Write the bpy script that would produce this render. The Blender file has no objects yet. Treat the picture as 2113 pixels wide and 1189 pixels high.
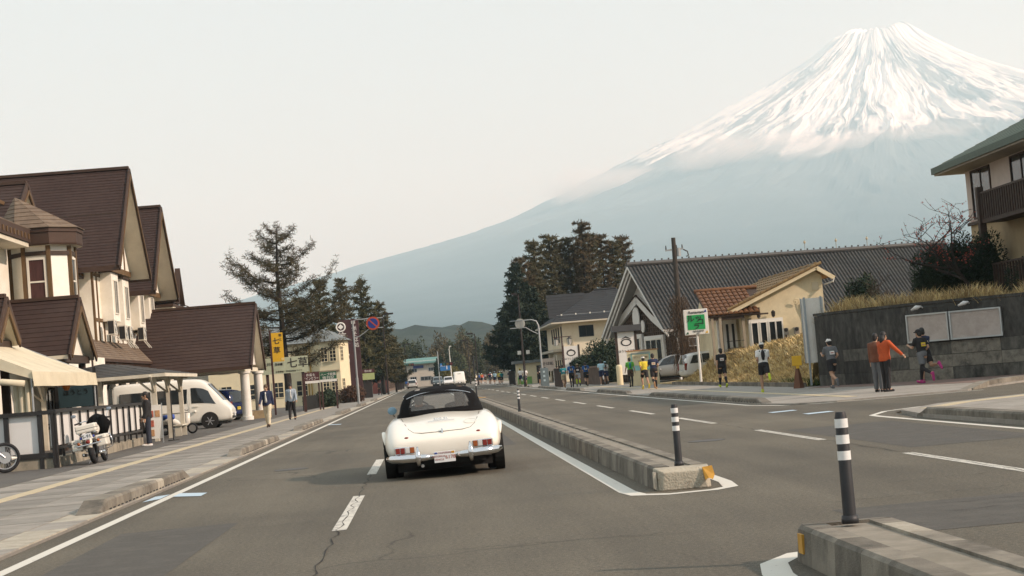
import bpy, math, random
import numpy as np
from mathutils import Vector, Matrix, noise

# ------------------------------------------------------------------ camera, sky, sun, exposure
SC = bpy.context.scene
COL = SC.collection
R = math.radians
YAW, PITCH, ROLL = R(3.133), R(2.846), R(4.75)
CAM_H = 1.44
_fw = Vector((math.sin(YAW)*math.cos(PITCH), math.cos(YAW)*math.cos(PITCH), math.sin(PITCH)))
_rt = Vector((math.cos(YAW), -math.sin(YAW), 0))
_up = _rt.cross(_fw)
_r2 = _rt*math.cos(ROLL) - _up*math.sin(ROLL)
_u2 = _rt*math.sin(ROLL) + _up*math.cos(ROLL)
cam_d = bpy.data.cameras.new('camera')
cam = bpy.data.objects.new('camera', cam_d); COL.objects.link(cam)
cam.matrix_world = Matrix(((_r2.x, _u2.x, -_fw.x, 0), (_r2.y, _u2.y, -_fw.y, 0), (_r2.z, _u2.z, -_fw.z, CAM_H), (0, 0, 0, 1)))
cam_d.sensor_width = 36; cam_d.lens = 59.63; cam_d.clip_start = 0.1; cam_d.clip_end = 90000
SC.camera = cam

SUN_EL, SUN_AZ = R(29), R(113)          # azimuth clockwise from the road direction (+Y): the sun stands to the right
SC.world = bpy.data.worlds.new('World'); SC.world.use_nodes = True
nt = SC.world.node_tree; nt.nodes.clear()
w_out = nt.nodes.new('ShaderNodeOutputWorld'); w_bg = nt.nodes.new('ShaderNodeBackground')
sky = nt.nodes.new('ShaderNodeTexSky'); sky.sky_type = 'NISHITA'; sky.sun_disc = False
sky.sun_elevation = SUN_EL; sky.sun_rotation = SUN_AZ; sky.dust_density = 3.0; sky.air_density = 1.0; sky.altitude = 850
veil = nt.nodes.new('ShaderNodeMixRGB'); veil.inputs[0].default_value = 0.86        # a thin even cloud veil over the clear sky
tc = nt.nodes.new('ShaderNodeTexCoord'); nz = nt.nodes.new('ShaderNodeTexNoise'); nz.inputs['Scale'].default_value = 1.6; nz.inputs['Detail'].default_value = 5
mp = nt.nodes.new('ShaderNodeMapping'); mp.inputs['Scale'].default_value = (1, 1, 3.5)
cr = nt.nodes.new('ShaderNodeValToRGB'); cr.color_ramp.elements[0].position = .3; cr.color_ramp.elements[1].position = .75
cr.color_ramp.elements[0].color = (8.55, 9.25, 9.75, 1); cr.color_ramp.elements[1].color = (9.15, 9.85, 10.4, 1)
nt.links.new(tc.outputs['Generated'], mp.inputs[0]); nt.links.new(mp.outputs[0], nz.inputs['Vector']); nt.links.new(nz.outputs['Fac'], cr.inputs[0])
nt.links.new(sky.outputs[0], veil.inputs[1]); nt.links.new(cr.outputs[0], veil.inputs[2]); nt.links.new(veil.outputs[0], w_bg.inputs[0])
w_bg.inputs[1].default_value = 0.072
nt.links.new(w_bg.outputs[0], w_out.inputs[0])
sun_d = bpy.data.lights.new('sun', 'SUN'); sun_d.energy = 5.0; sun_d.angle = R(1.8); sun_d.color = (1.0, .945, .855)
sun = bpy.data.objects.new('sun', sun_d); COL.objects.link(sun); sun.location = (60, 0, 60)
_sd = Vector((math.sin(SUN_AZ)*math.cos(SUN_EL), math.cos(SUN_AZ)*math.cos(SUN_EL), math.sin(SUN_EL)))
sun.rotation_euler = _sd.to_track_quat('Z', 'Y').to_euler()
vs = SC.view_settings; SC.display_settings.display_device = 'sRGB'
vs.view_transform = 'Standard'; vs.look = 'None'; vs.exposure = 0.31; vs.gamma = 1.0; vs.use_curve_mapping = False
SC.cycles.max_bounces = 6; SC.cycles.volume_bounces = 2; SC.cycles.transparent_max_bounces = 12
SC.cycles.use_denoising = True
SC.cycles.caustics_reflective = False; SC.cycles.caustics_refractive = False

# ------------------------------------------------------------------ materials
MATS = {}
def rgb(h):
    if isinstance(h, str):
        v = [int(h[i:i+2], 16)/255 for i in (0, 2, 4)]
        return tuple(((c+.055)/1.055)**2.4 if c > .04045 else c/12.92 for c in v)
    return tuple(h)
def mat(name, col, rough=.7, var=.18, scale=2.0, metal=0, bump=0, bscale=60, spec=.5, streak=None, dirt=None, dscale=.6, stretch=None, coat=0, trans=0, alpha=1, sub=None):
    """Procedural material: base colour broken up by two noises, an optional dirt colour, optional fine bump."""
    if name in MATS: return MATS[name]
    m = bpy.data.materials.new(name); m.use_nodes = True; MATS[name] = m
    n = m.node_tree; b = n.nodes['Principled BSDF']; L = n.links.new
    c = rgb(col)
    b.inputs['Roughness'].default_value = rough; b.inputs['Metallic'].default_value = metal
    b.inputs['Specular IOR Level'].default_value = spec
    if coat: b.inputs['Coat Weight'].default_value = coat; b.inputs['Coat Roughness'].default_value = .06
    if trans: b.inputs['Transmission Weight'].default_value = trans
    if alpha < 1: b.inputs['Alpha'].default_value = alpha
    t = n.nodes.new('ShaderNodeTexCoord'); src = t.outputs['Object']
    if stretch:
        mpn = n.nodes.new('ShaderNodeMapping'); mpn.inputs['Scale'].default_value = stretch; L(src, mpn.inputs[0]); src = mpn.outputs[0]
    nz = n.nodes.new('ShaderNodeTexNoise'); nz.inputs['Scale'].default_value = scale; nz.inputs['Detail'].default_value = 6; nz.inputs['Roughness'].default_value = .65
    L(src, nz.inputs['Vector'])
    rp = n.nodes.new('ShaderNodeValToRGB'); e = rp.color_ramp.elements
    e[0].position = .28; e[1].position = .74
    e[0].color = (*[max(0, x*(1-var)) for x in c], 1); e[1].color = (*[min(1, x*(1+var)) for x in c], 1)
    L(nz.outputs['Fac'], rp.inputs[0]); out = rp.outputs[0]
    if dirt:
        n2 = n.nodes.new('ShaderNodeTexNoise'); n2.inputs['Scale'].default_value = dscale; n2.inputs['Detail'].default_value = 8; n2.inputs['Roughness'].default_value = .7
        L(src, n2.inputs['Vector'])
        r2 = n.nodes.new('ShaderNodeValToRGB'); r2.color_ramp.elements[0].position = .46; r2.color_ramp.elements[1].position = .72
        mx = n.nodes.new('ShaderNodeMixRGB'); L(n2.outputs['Fac'], r2.inputs[0]); L(r2.outputs[0], mx.inputs[0])
        L(out, mx.inputs[1]); mx.inputs[2].default_value = (*rgb(dirt), 1); out = mx.outputs[0]
    L(out, b.inputs['Base Color'])
    if bump:
        n3 = n.nodes.new('ShaderNodeTexNoise'); n3.inputs['Scale'].default_value = bscale; n3.inputs['Detail'].default_value = 3
        L(t.outputs['Object'], n3.inputs['Vector'])
        bp = n.nodes.new('ShaderNodeBump'); bp.inputs['Strength'].default_value = bump; bp.inputs['Distance'].default_value = .02
        L(n3.outputs['Fac'], bp.inputs['Height']); L(bp.outputs[0], b.inputs['Normal'])
    return m

# ------------------------------------------------------------------ mesh helpers
class MB:
    def __init__(s): s.v = []; s.f = []; s.m = []; s.cur = 0
    def add(s, vs, fs):
        o = len(s.v); s.v.extend([tuple(p) for p in vs]); s.f.extend([tuple(i+o for i in f) for f in fs]); s.m.extend([s.cur]*len(fs)); return s
    def box(s, x0, x1, y0, y1, z0, z1):
        return s.add([(x0,y0,z0),(x1,y0,z0),(x1,y1,z0),(x0,y1,z0),(x0,y0,z1),(x1,y0,z1),(x1,y1,z1),(x0,y1,z1)],
                     [(0,3,2,1),(4,5,6,7),(0,1,5,4),(1,2,6,5),(2,3,7,6),(3,0,4,7)])
    def bar(s, a, b, w, h=None, up=(0,0,1)):
        """square bar from a to b, w wide, h high"""
        a, b = Vector(a), Vector(b); d = (b-a).normalized(); u = Vector(up)
        if abs(d.dot(u)) > .98: u = Vector((0,1,0))
        x = d.cross(u).normalized(); y = x.cross(d).normalized(); h = h or w
        q = [x*sx*w/2+y*sy*h/2 for sx, sy in ((-1,-1),(1,-1),(1,1),(-1,1))]
        return s.add([a+p for p in q]+[b+p for p in q], [(0,1,2,3),(7,6,5,4),(0,4,5,1),(1,5,6,2),(2,6,7,3),(3,7,4,0)])
    def rings(s, rs, cap=True, closed=True):
        n = len(rs[0]); vs = [p for r in rs for p in r]; fs = []
        for i in range(len(rs)-1):
            for j in range(n if closed else n-1):
                k = (j+1) % n; fs.append((i*n+j, i*n+k, (i+1)*n+k, (i+1)*n+j))
        if cap and closed: fs.append(tuple(range(n))[::-1]); fs.append(tuple(range((len(rs)-1)*n, len(rs)*n)))
        return s.add(vs, fs)
    def tube(s, pts, r, n=8, cap=True, flat=1.0):
        pts = [Vector(p) for p in pts]; rs = []
        if not hasattr(r, '__len__'): r = [r]*len(pts)
        ref = None
        for i, p in enumerate(pts):
            d = (pts[min(i+1, len(pts)-1)]-pts[max(i-1, 0)])
            d = d.normalized() if d.length > 1e-9 else Vector((0,0,1))
            if ref is None: ref = Vector((0,0,1)) if abs(d.z) < .9 else Vector((1,0,0))
            x = d.cross(ref)
            if x.length < 1e-4: ref = Vector((0,1,0)); x = d.cross(ref)
            x.normalize(); y = x.cross(d).normalized(); ref = y
            rs.append([p+(x*math.cos(t)+y*math.sin(t)*flat)*r[i] for t in [2*math.pi*j/n for j in range(n)]])
        return s.rings(rs, cap)
    def ell(s, c, r, n=12, k=8, rot=None):
        rs = []
        for i in range(1, k):
            a = math.pi*i/k-math.pi/2
            ring = [Vector((r[0]*math.cos(a)*math.cos(t), r[1]*math.cos(a)*math.sin(t), r[2]*math.sin(a))) for t in [2*math.pi*j/n for j in range(n)]]
            if rot is not None: ring = [rot @ p for p in ring]
            rs.append([p+Vector(c) for p in ring])
        return s.rings(rs)
    def cyl(s, c, axis, r, l, n=16, r2=None):
        d = Vector(axis).normalized(); return s.tube([Vector(c)-d*l/2, Vector(c)+d*l/2], [r, r if r2 is None else r2], n)
    def torus(s, c, axis, R_, r, n=24, k=8):
        d = Vector(axis).normalized(); x = d.orthogonal().normalized(); y = d.cross(x); rs = []
        for i in range(n+1):
            t = 2*math.pi*i/n; o = x*math.cos(t)+y*math.sin(t)
            rs.append([Vector(c)+o*(R_+r*math.cos(q))+d*r*math.sin(q) for q in [2*math.pi*j/k for j in range(k)]])
        return s.rings(rs, cap=False)
    def poly(s, pts): return s.add(pts, [tuple(range(len(pts)))])
    def slab(s, pts, d):
        """a flat polygon pts thickened by vector d"""
        d = Vector(d); n = len(pts); a = [Vector(p) for p in pts]
        return s.add(a+[p+d for p in a], [tuple(range(n))[::-1], tuple(range(n, 2*n))]+[(i, (i+1) % n, n+(i+1) % n, n+i) for i in range(n)])
    def grid(s, P):
        h, w = len(P), len(P[0])
        return s.add([p for r in P for p in r], [(i*w+j, i*w+j+1, (i+1)*w+j+1, (i+1)*w+j) for i in range(h-1) for j in range(w-1)])
    def mesh(s, name, mats=None, smooth=False, fix=True):
        me = bpy.data.meshes.new(name); me.from_pydata(s.v, [], s.f)
        ms = mats if isinstance(mats, (list, tuple)) else [mats]
        for m in ms:
            if m is not None: me.materials.append(m)
        if len(ms) > 1: me.polygons.foreach_set('material_index', s.m)
        if fix:
            import bmesh
            bm = bmesh.new(); bm.from_mesh(me); bmesh.ops.recalc_face_normals(bm, faces=bm.faces[:]); bm.to_mesh(me); bm.free()
        if smooth: me.polygons.foreach_set('use_smooth', [True]*len(me.polygons))
        me.update(); return me
    def build(s, name, mats, parent=None, smooth=False, loc=None, rot=None, fix=True, sub=0, bev=0):
        return link(name, s.mesh(name, mats, smooth, fix), parent, loc, rot, sub, bev)
def link(name, me, parent=None, loc=None, rot=None, sub=0, bev=0):
    o = bpy.data.objects.new(name, me); COL.objects.link(o)
    if parent is not None: o.parent = parent
    if loc is not None: o.location = loc
    if rot is not None: o.rotation_euler = rot
    if sub:
        md = o.modifiers.new('sub', 'SUBSURF'); md.levels = sub; md.render_levels = sub
    if bev:
        md = o.modifiers.new('bev', 'BEVEL'); md.width = bev; md.segments = 2; md.limit_method = 'ANGLE'; md.angle_limit = R(40)
    return o
def tag(o, label=None, cat=None, group=None, kind=None):
    if label: o['label'] = label
    if cat: o['category'] = cat
    if group: o['group'] = group
    if kind: o['kind'] = kind
    return o
def thing(name, label, cat, loc=(0,0,0), rz=0, group=None):
    o = bpy.data.objects.new(name, None); COL.objects.link(o); o.location = loc; o.rotation_euler = (0,0,rz); o.empty_display_size = .2
    return tag(o, label, cat, group)
def struct(name, loc=(0,0,0)):
    o = bpy.data.objects.new(name, None); COL.objects.link(o); o.location = loc; o['kind'] = 'structure'; return o
def shade_auto(o, ang=35):
    me = o.data; me.polygons.foreach_set('use_smooth', [True]*len(me.polygons))
    import bmesh
    bm = bmesh.new(); bm.from_mesh(me)
    for e in bm.edges:
        if len(e.link_faces) == 2 and e.calc_face_angle(0) > R(ang): e.smooth = False
    bm.to_mesh(me); bm.free(); return o
def copy_tree(o, parent=None):
    c = o.copy(); COL.objects.link(c); c.parent = parent
    for ch in list(o.children): copy_tree(ch, c)
    return c
TMP = bpy.data.scenes.new('workbench')          # a scratch scene: evaluating modifiers there is fast
def evaluated_mesh(o):
    TMP.collection.objects.link(o); vl = TMP.view_layers[0]; vl.update()
    return bpy.data.meshes.new_from_object(o.evaluated_get(vl.depsgraph))
def text_mesh(body, size, m, extrude=.004, align='CENTER', spacing=1.0, line=1.0, bold=0):
    c = bpy.data.curves.new('lettering', 'FONT'); c.body = body; c.size = size; c.align_x = align; c.align_y = 'CENTER'
    c.extrude = extrude; c.space_character = spacing; c.space_line = line; c.offset = bold; c.resolution_u = 3
    o = bpy.data.objects.new('lettering_tmp', c)
    me = evaluated_mesh(o)
    bpy.data.objects.remove(o); bpy.data.curves.remove(c)
    me.name = 'lettering'; me.materials.clear(); me.materials.append(m); return me
def text(parent, body, size, m, loc, rot=(R(90),0,0), sx=1.0, **k):
    o = link('lettering', text_mesh(body, size, m, **k), parent, loc, rot); o.scale = (sx, 1, 1); return o
RNG = random.Random(7)
def u(a, b): return RNG.uniform(a, b)

# ------------------------------------------------------------------ materials of the setting
def asphalt_mat():
    m = bpy.data.materials.new('asphalt'); m.use_nodes = True; n = m.node_tree; L = n.links.new; b = n.nodes['Principled BSDF']
    t = n.nodes.new('ShaderNodeTexCoord')
    def noise_(scale, det, sc=(1,1,1), rough=.6):
        mp = n.nodes.new('ShaderNodeMapping'); mp.inputs['Scale'].default_value = sc; L(t.outputs['Object'], mp.inputs[0])
        z = n.nodes.new('ShaderNodeTexNoise'); z.inputs['Scale'].default_value = scale; z.inputs['Detail'].default_value = det; z.inputs['Roughness'].default_value = rough
        L(mp.outputs[0], z.inputs['Vector']); return z.outputs['Fac']
    def ramp(f, a, c, ca, cb):
        r = n.nodes.new('ShaderNodeValToRGB'); r.color_ramp.elements[0].position = a; r.color_ramp.elements[1].position = c
        r.color_ramp.elements[0].color = (*ca, 1); r.color_ramp.elements[1].color = (*cb, 1); L(f, r.inputs[0]); return r.outputs[0]
    def mul(a, c, fac=1.0):
        x = n.nodes.new('ShaderNodeMixRGB'); x.blend_type = 'MULTIPLY'; x.inputs[0].default_value = fac; L(a, x.inputs[1]); L(c, x.inputs[2]); return x.outputs[0]
    base = ramp(noise_(26, 4), .32, .7, (.096,.087,.069), (.2,.181,.144))           # aggregate
    base = mul(base, ramp(noise_(110, 2), .35, .68, (.45,.45,.45), (1.42,1.4,1.33)))     # stones
    base = mul(base, ramp(noise_(.95, 5, (1.0,.07,1)), .3, .72, (.72,.71,.70), (1.14,1.13,1.1)))   # tyre lanes and weather, drawn out along the road
    base = mul(base, ramp(noise_(.16, 6), .38, .66, (.78,.78,.78), (1.1,1.1,1.08)))
    mk = n.nodes.new('ShaderNodeMapping'); mk.inputs['Scale'].default_value = (.55,.35,1); L(t.outputs['Object'], mk.inputs[0])
    dn = n.nodes.new('ShaderNodeTexNoise'); dn.inputs['Scale'].default_value = 1.5; dn.inputs['Detail'].default_value = 4; L(mk.outputs[0], dn.inputs['Vector'])
    ad = n.nodes.new('ShaderNodeMixRGB'); ad.blend_type = 'ADD'; ad.inputs[0].default_value = .5; L(mk.outputs[0], ad.inputs[1]); L(dn.outputs['Color'], ad.inputs[2])
    v = n.nodes.new('ShaderNodeTexVoronoi'); v.feature = 'DISTANCE_TO_EDGE'; v.inputs['Scale'].default_value = .34; L(ad.outputs[0], v.inputs['Vector'])
    cm = ramp(v.outputs['Distance'], .0, .006, (.35,.35,.35), (1,1,1))
    km = ramp(noise_(.12, 3), .5, .6, (0,0,0), (1,1,1))                                  # cracks only in places
    mx = n.nodes.new('ShaderNodeMixRGB'); L(km, mx.inputs[0]); mx.inputs[1].default_value = (1,1,1,1); L(cm, mx.inputs[2])
    base = mul(base, mx.outputs[0])
    L(base, b.inputs['Base Color']); b.inputs['Roughness'].default_value = .82; b.inputs['Specular IOR Level'].default_value = .35
    bp = n.nodes.new('ShaderNodeBump'); bp.inputs['Strength'].default_value = .5; bp.inputs['Distance'].default_value = .008; L(noise_(120, 2), bp.inputs['Height']); L(bp.outputs[0], b.inputs['Normal'])
    return m
ASPHALT = asphalt_mat()
def paint_mat(name, col, wear=.5):
    m = bpy.data.materials.new(name); m.use_nodes = True; n = m.node_tree; L = n.links.new; b = n.nodes['Principled BSDF']
    t = n.nodes.new('ShaderNodeTexCoord'); z = n.nodes.new('ShaderNodeTexNoise'); z.inputs['Scale'].default_value = 9; z.inputs['Detail'].default_value = 9; z.inputs['Roughness'].default_value = .75
    L(t.outputs['Object'], z.inputs['Vector'])
    r = n.nodes.new('ShaderNodeValToRGB'); r.color_ramp.elements[0].position = wear-.08; r.color_ramp.elements[1].position = wear+.07
    r.color_ramp.elements[0].color = (.16,.15,.135,1); r.color_ramp.elements[1].color = (*rgb(col), 1); L(z.outputs['Fac'], r.inputs[0]); L(r.outputs[0], b.inputs['Base Color'])
    b.inputs['Roughness'].default_value = .75; return m
PAINT = paint_mat('road_paint', (.62,.6,.53), .34); PAINT_WORN = paint_mat('worn_road_paint', (.6,.58,.51), .44)
PAINT_BLUE = paint_mat('blue_road_paint', (.46,.58,.66), .33); PAINT_YEL = paint_mat('tactile_yellow', (.5,.42,.27), .38)
KERB = mat('kerb_concrete', (.225,.203,.162), .9, .28, 3, dirt=(.09,.08,.065), dscale=2.2, bump=.4, bscale=90)
KERB_OLD = mat('old_kerb_concrete', (.165,.148,.118), .92, .3, 4, dirt=(.055,.05,.04), dscale=2.6, bump=.5, bscale=80)
KERB_PALE = mat('pale_kerb_concrete', (.42,.385,.31), .9, .16, 4, dirt=(.25,.22,.17), dscale=3, bump=.4, bscale=80)
PAVE = mat('pavement', (.25,.235,.205), .9, .16, 5, dirt=(.17,.158,.135), dscale=.7, bump=.3, bscale=70)
PAVE_B = mat('pavement_light', (.30,.28,.245), .9, .16, 5, dirt=(.2,.185,.155), dscale=.9, bump=.3, bscale=70)
PAVE_C = mat('pavement_dark', (.205,.192,.168), .9, .16, 5, dirt=(.14,.13,.11), dscale=.8, bump=.3, bscale=70)
BLACKHOLE = mat('drain_slot', (.012,.011,.01), .95, .1)
DIRT = mat('earth', (.17,.145,.1), .95, .25, .4, dirt=(.12,.12,.06), dscale=.05, bump=.3, bscale=20)
CONC = mat('concrete', (.33,.31,.265), .88, .16, 2.5, dirt=(.2,.185,.15), dscale=1.2, bump=.3)

# ------------------------------------------------------------------ ground, road, pavements, markings
g = MB(); g.box(-13500, 18500, -3000, 27500, -.6, -.03); tag(g.build('ground', DIRT), kind='structure')
road = struct('road')
q = MB(); q.poly([(-4.35,-30,0),(9.0,-30,0),(9.0,24,0),(9.0,31,0),(9.4,34,0),(10.6,35.6,0),(13.2,36.9,0),(30,38,0),(30,60,0),(19.5,48.2,0),(16.6,46.5,0),(15,44.8,0),(13.9,43.2,0),(10.4,42.9,0),(9.4,43.4,0),(9.0,46,0),(9.0,520,0),(-4.35,520,0)])
q.build('asphalt_sheet', ASPHALT, road)
Z1 = .004
def strip(name, m, x0, x1, y0, y1, z=Z1, par=None):
    return MB().poly([(x0,y0,z),(x1,y0,z),(x1,y1,z),(x0,y1,z)]).build(name, m, par or road)
def ribbon(name, m, pts, w, z=Z1, par=None):
    P = []
    for i, p in enumerate(pts):
        a, b = Vector(pts[max(i-1,0)]), Vector(pts[min(i+1,len(pts)-1)]); d = (b-a).normalized(); nn = Vector((-d.y, d.x))
        ww = w[i] if hasattr(w, '__len__') else w
        P.append([(p[0]-nn.x*ww/2, p[1]-nn.y*ww/2, z), (p[0]+nn.x*ww/2, p[1]+nn.y*ww/2, z)])
    return MB().grid(P).build(name, m, par or road)
strip('edge_line', PAINT, -4.06, -3.92, -20, 420)
for y in np.arange(-13.2, 300, 10.15):
    if y > -12: strip('lane_dash', PAINT_WORN, -1.07, -.92, y, y+5.1)
for i in range(-3, 30):
    y = 16.3+i*9.85
    strip('lane_dash', PAINT_WORN, 5.98, 6.12, y, y+5.2)
ribbon('lane_crack', BLACKHOLE, [(-1.0+.022*math.sin(i*1.7)+.014*math.sin(i*4.1), 11+i*.3) for i in range(56)], [.005+.005*(i % 3) for i in range(56)], .006)
for (x0, x1, y, a) in ((4.6,6.9,17.2,.1),(4.3,7.6,14.6,-.06),(4.1,6.6,13.9,.05),(5.2,8.2,20.4,.12),(3.6,5.4,15.6,.03),(-3.4,-1.3,18.4,.08),(.1,1.9,14.3,-.05)):
    ribbon('surface_crack', BLACKHOLE, [(x0+(x1-x0)*i/24, y+a*(i/24)*3+.05*math.sin(i*1.3+y)+.03*math.sin(i*3.1)) for i in range(25)], [.004+.006*((i*7) % 3) for i in range(25)], .006)
ribbon('lane_crack', BLACKHOLE, [(6.05+.02*math.sin(i*1.9)+.012*math.sin(i*4.7), 12+i*.4) for i in range(70)], [.006+.006*(i % 3) for i in range(70)], .006)
PATCH = mat('asphalt_patch', (.07,.065,.055), .85, .3, 30, dirt=(.1,.092,.078), dscale=3, bump=.4, bscale=120)
for (x0, x1, y0, y1) in ((-3.5,-2.3,13.2,19.5),(6.4,8.3,22.5,30.5),(.2,1.7,34,47),(3.5,5.6,12.6,15.0)):
    MB().poly([(x0,y0,.0022),(x1,y0+.1,.0022),(x1+.05,y1,.0022),(x0-.04,y1-.15,.0022)]).build('asphalt_patch', PATCH, road)
MH = mat('manhole_iron', (.06,.055,.05), .6, .3, 20, metal=.3)
MB().cyl((-2.6,31.5,.001),(0,0,1),.32,.008,28).build('manhole_cover', MH, road); MB().cyl((4.7,29.0,.001),(0,0,1),.32,.008,28).build('manhole_cover', MH, road)
ribbon('side_line', PAINT, [(8.76,420),(8.76,60),(8.78,46.5),(9.2,43.9),(10.0,43.0),(12.4,42.75),(14.2,42.9)], .13)
ribbon('side_line', PAINT, [(8.62,10),(8.66,24),(8.72,32.6),(8.76,33.4),(9.4,34.8),(10.4,35.7),(11.8,36.7),(13.2,37.1),(16,37.5)], .13)
ribbon('median_line', PAINT, [(2.16,330),(2.16,60),(2.14,19.0),(2.2,18.45),(2.5,18.2),(3.0,18.28),(3.22,18.5),(3.3,19.3),(3.34,24),(3.34,330)], [.15,.15,.19,.2,.17,.17,.17,.15,.14,.14])
ribbon('median_line', PAINT, [(2.13,-10),(2.13,10.4),(2.16,10.95),(2.25,11.5),(2.5,11.95),(2.9,12.1)], [.2,.2,.2,.19,.15,.08])
MB().poly([(-3.93,26.6,.0085),(-3.45,26.1,.0085),(-3.45,25.35,.0085),(-3.93,25.8,.0085)]).build('survey_mark', PAINT_BLUE, road)
MB().poly([(-4.25,26.2,.0085),(-4.07,26.5,.0085),(-4.07,25.5,.0085),(-4.25,25.0,.0085)]).build('survey_mark', PAINT_BLUE, road)
MB().poly([(-3.93,66.9,.0085),(-3.4,66.2,.0085),(-3.4,65.2,.0085),(-3.93,66,.0085)]).build('survey_mark', PAINT_BLUE, road)
for (xa, ya, xb, yb) in ((7.95,39.5,8.6,39.9),(8.2,36.9,8.85,37.3)):
    MB().poly([(xa,ya-.35,.0085),(xb,yb-.45,.0085),(xb,yb+.1,.0085),(xa,ya+.25,.0085)]).build('survey_mark', PAINT_BLUE, road)

# left pavement: gutter slabs, paving bays, tactile strip, forecourt
lp = struct('pavement_left')
MB().box(-8.3,-4.352,-30,420,-.5,.03).build('bed', PAVE_C, lp)
yy = 6.0; k = 0
while yy < 75:
    w = 1.2
    MB().box(-4.85,-4.36,yy+.006,yy+w-.006,0,.046).build('gutter_slab', (KERB_PALE, PAVE_B)[k % 3 == 0], lp); yy += w; k += 1
MB().box(-4.85,-4.36,75.01,420,0,.045).build('gutter_strip', KERB_PALE, lp)
yy = 6.0; k = 0
pm = [PAVE, PAVE_B, PAVE, PAVE_C, PAVE, PAVE_B]
while yy < 64:
    w = (.9, 1.35, .7, 1.6, 1.1)[k % 5]
    for (xa, xb) in ((-6.9, -5.9), (-5.89, -4.856)):
        MB().box(xa+.004, xb-.004, yy+.006, yy+w-.006, 0, .047+.003*((k*7) % 3)).build('paving_slab', pm[(k*3+int(xa*10)) % 6], lp)
    MB().box(-8.25, -7.204, yy+.006, yy+w-.006, 0, .047+.003*((k*5) % 3)).build('paving_slab', pm[(k*2+1) % 6], lp)
    yy += w; k += 1
MB().box(-6.9,-4.856,yy+.006,420,0,.048).build('paving_sheet', PAVE, lp)
MB().box(-8.25,-7.204,yy+.006,420,0,.048).build('paving_sheet', PAVE, lp)
k = 0
for y in np.arange(6, 130, 1.5):
    MB().box(-7.2,-6.905,y+.005,y+1.495,0,.054).build('tactile_tile', PAINT_YEL, lp)
fc = struct('forecourt')
FORE = mat('forecourt_asphalt', (.085,.08,.072), .9, .25, 6, dirt=(.13,.12,.1), dscale=.4, bump=.3)
MB().box(-30,-8.302,20,175,-.5,.05).build('forecourt_sheet', FORE, fc)

# right pavement with tactile line, behind the junction
rp_ = struct('pavement_right')
RB = MB(); RB.slab([(9.0,46,-.3),(9.4,43.45,-.3),(10.4,42.95,-.3),(13.9,43.25,-.3),(15,44.85,-.3),(16.6,46.5,-.3),(19.5,48.2,-.3),(30,58,-.3),(30,66,-.3),(13.6,66,-.3),(13.6,420,-.3),(9.0,420,-.3)], (0,0,.345)); RB.build('paving_sheet', PAVE_B, rp_)
for y in np.arange(45, 130, 1.5):
    MB().box(11.15,11.45,y+.005,y+1.495,0,.053).build('tactile_tile', PAINT_YEL, rp_)
BRICKPAVE = mat('reddish_paving', (.2,.135,.11), .9, .2, 6, dirt=(.13,.1,.085), dscale=1)
MB().slab([(13.2,58.5,.046),(15.2,49.6,.046),(16.4,47.6,.046),(22,51.5,.046),(18.5,53.5,.046),(14.2,60.0,.046)], (0,0,.006)).build('brick_paving', BRICKPAVE, rp_)
isl = struct('traffic_island')
MB().slab([(9.0,-20,-.2),(9.0,30.6,-.2),(9.3,33.2,-.2),(10.6,35.0,-.2),(13.2,36.4,-.2),(24,37.2,-.2),(24,-20,-.2)], (0,0,.27)).build('paving_sheet', PAVE_B, isl)
MB().slab([(9.6,33.0,.071),(10.8,34.6,.071),(13.3,36.0,.071),(20,36.6,.071),(20,36.1,.071),(13.3,35.5,.071),(11.1,34.3,.071),(9.9,32.8,.071)], (0,0,.005)).build('tactile_strip', PAINT_YEL, isl)

# kerbs: each stretch a run of stones with drain slots
def kerb_run(name, x0, x1, y0, y1, h, mats, side, step=.62, ramp=(.9,.9), slots=True, z0=0.0, pale=()):
    """side = -1: the slots face -X (right kerbs), +1: they face +X (left kerbs)."""
    st = struct(name); n = max(2, round((y1-y0)/step)); d = (y1-y0)/n
    for i in range(n):
        a, b = y0+i*d+.004, y0+(i+1)*d-.004
        ha = hb = h
        if ramp[0] and i == 0: ha = .05
        if ramp[1] and i == n-1: hb = .05
        xa, xb = x0, x1; m = MB(); c = .03
        if side < 0: ring = lambda y, hh: [(xa,y,z0),(xa+.01,y,max(.04,hh-c)),(xa+c+.01,y,hh),(xb,y,hh),(xb,y,z0)]
        else: ring = lambda y, hh: [(xb,y,z0),(xb-.01,y,max(.04,hh-c)),(xb-c-.01,y,hh),(xa,y,hh),(xa,y,z0)]
        m.rings([ring(a, ha), ring(b, hb)])
        mm = mats[(i*5+int(y0)) % len(mats)]
        if i in pale: mm = KERB_PALE
        ks = m.build('kerb_stone', mm, st)
        if slots and ha == h and hb == h:
            xf = xa-.004 if side < 0 else xb+.004
            s = MB()
            for j in range(2):
                yc = a+(b-a)*(.27+.46*j); s.box(min(xf, xf-side*.03), max(xf, xf-side*.03), yc-.07, yc+.07, .012, .065)
            s.build('drain_slot', BLACKHOLE, ks)
    return st
for (y0, y1, pl) in ((22.6,31.2,(8,)),(39.5,50.2,(10,)),(59.0,71.5,(9,)),(86,97,()),(112,122,()),(140,150,())):
    kerb_run('kerb_left', -4.72, -4.40, y0, y1, .2, [KERB, KERB_OLD, KERB], 1, pale=pl)
for (y0, y1) in ((45.8,69.5),(77,91),(100,111),(118,139),(150,154),(162,172),(181,186),(196,203),(214,222)):
    kerb_run('kerb_right', 9.02, 9.3, y0, y1, .17, [KERB_OLD, KERB, KERB_OLD], -1, step=.9, slots=y0 < 60)
kerb_run('island_kerb', 9.02, 9.3, 5, 31.2, .19, [KERB_OLD, KERB_OLD, KERB], -1, step=.6, ramp=(0,1))
ck = struct('corner_kerb')
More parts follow.
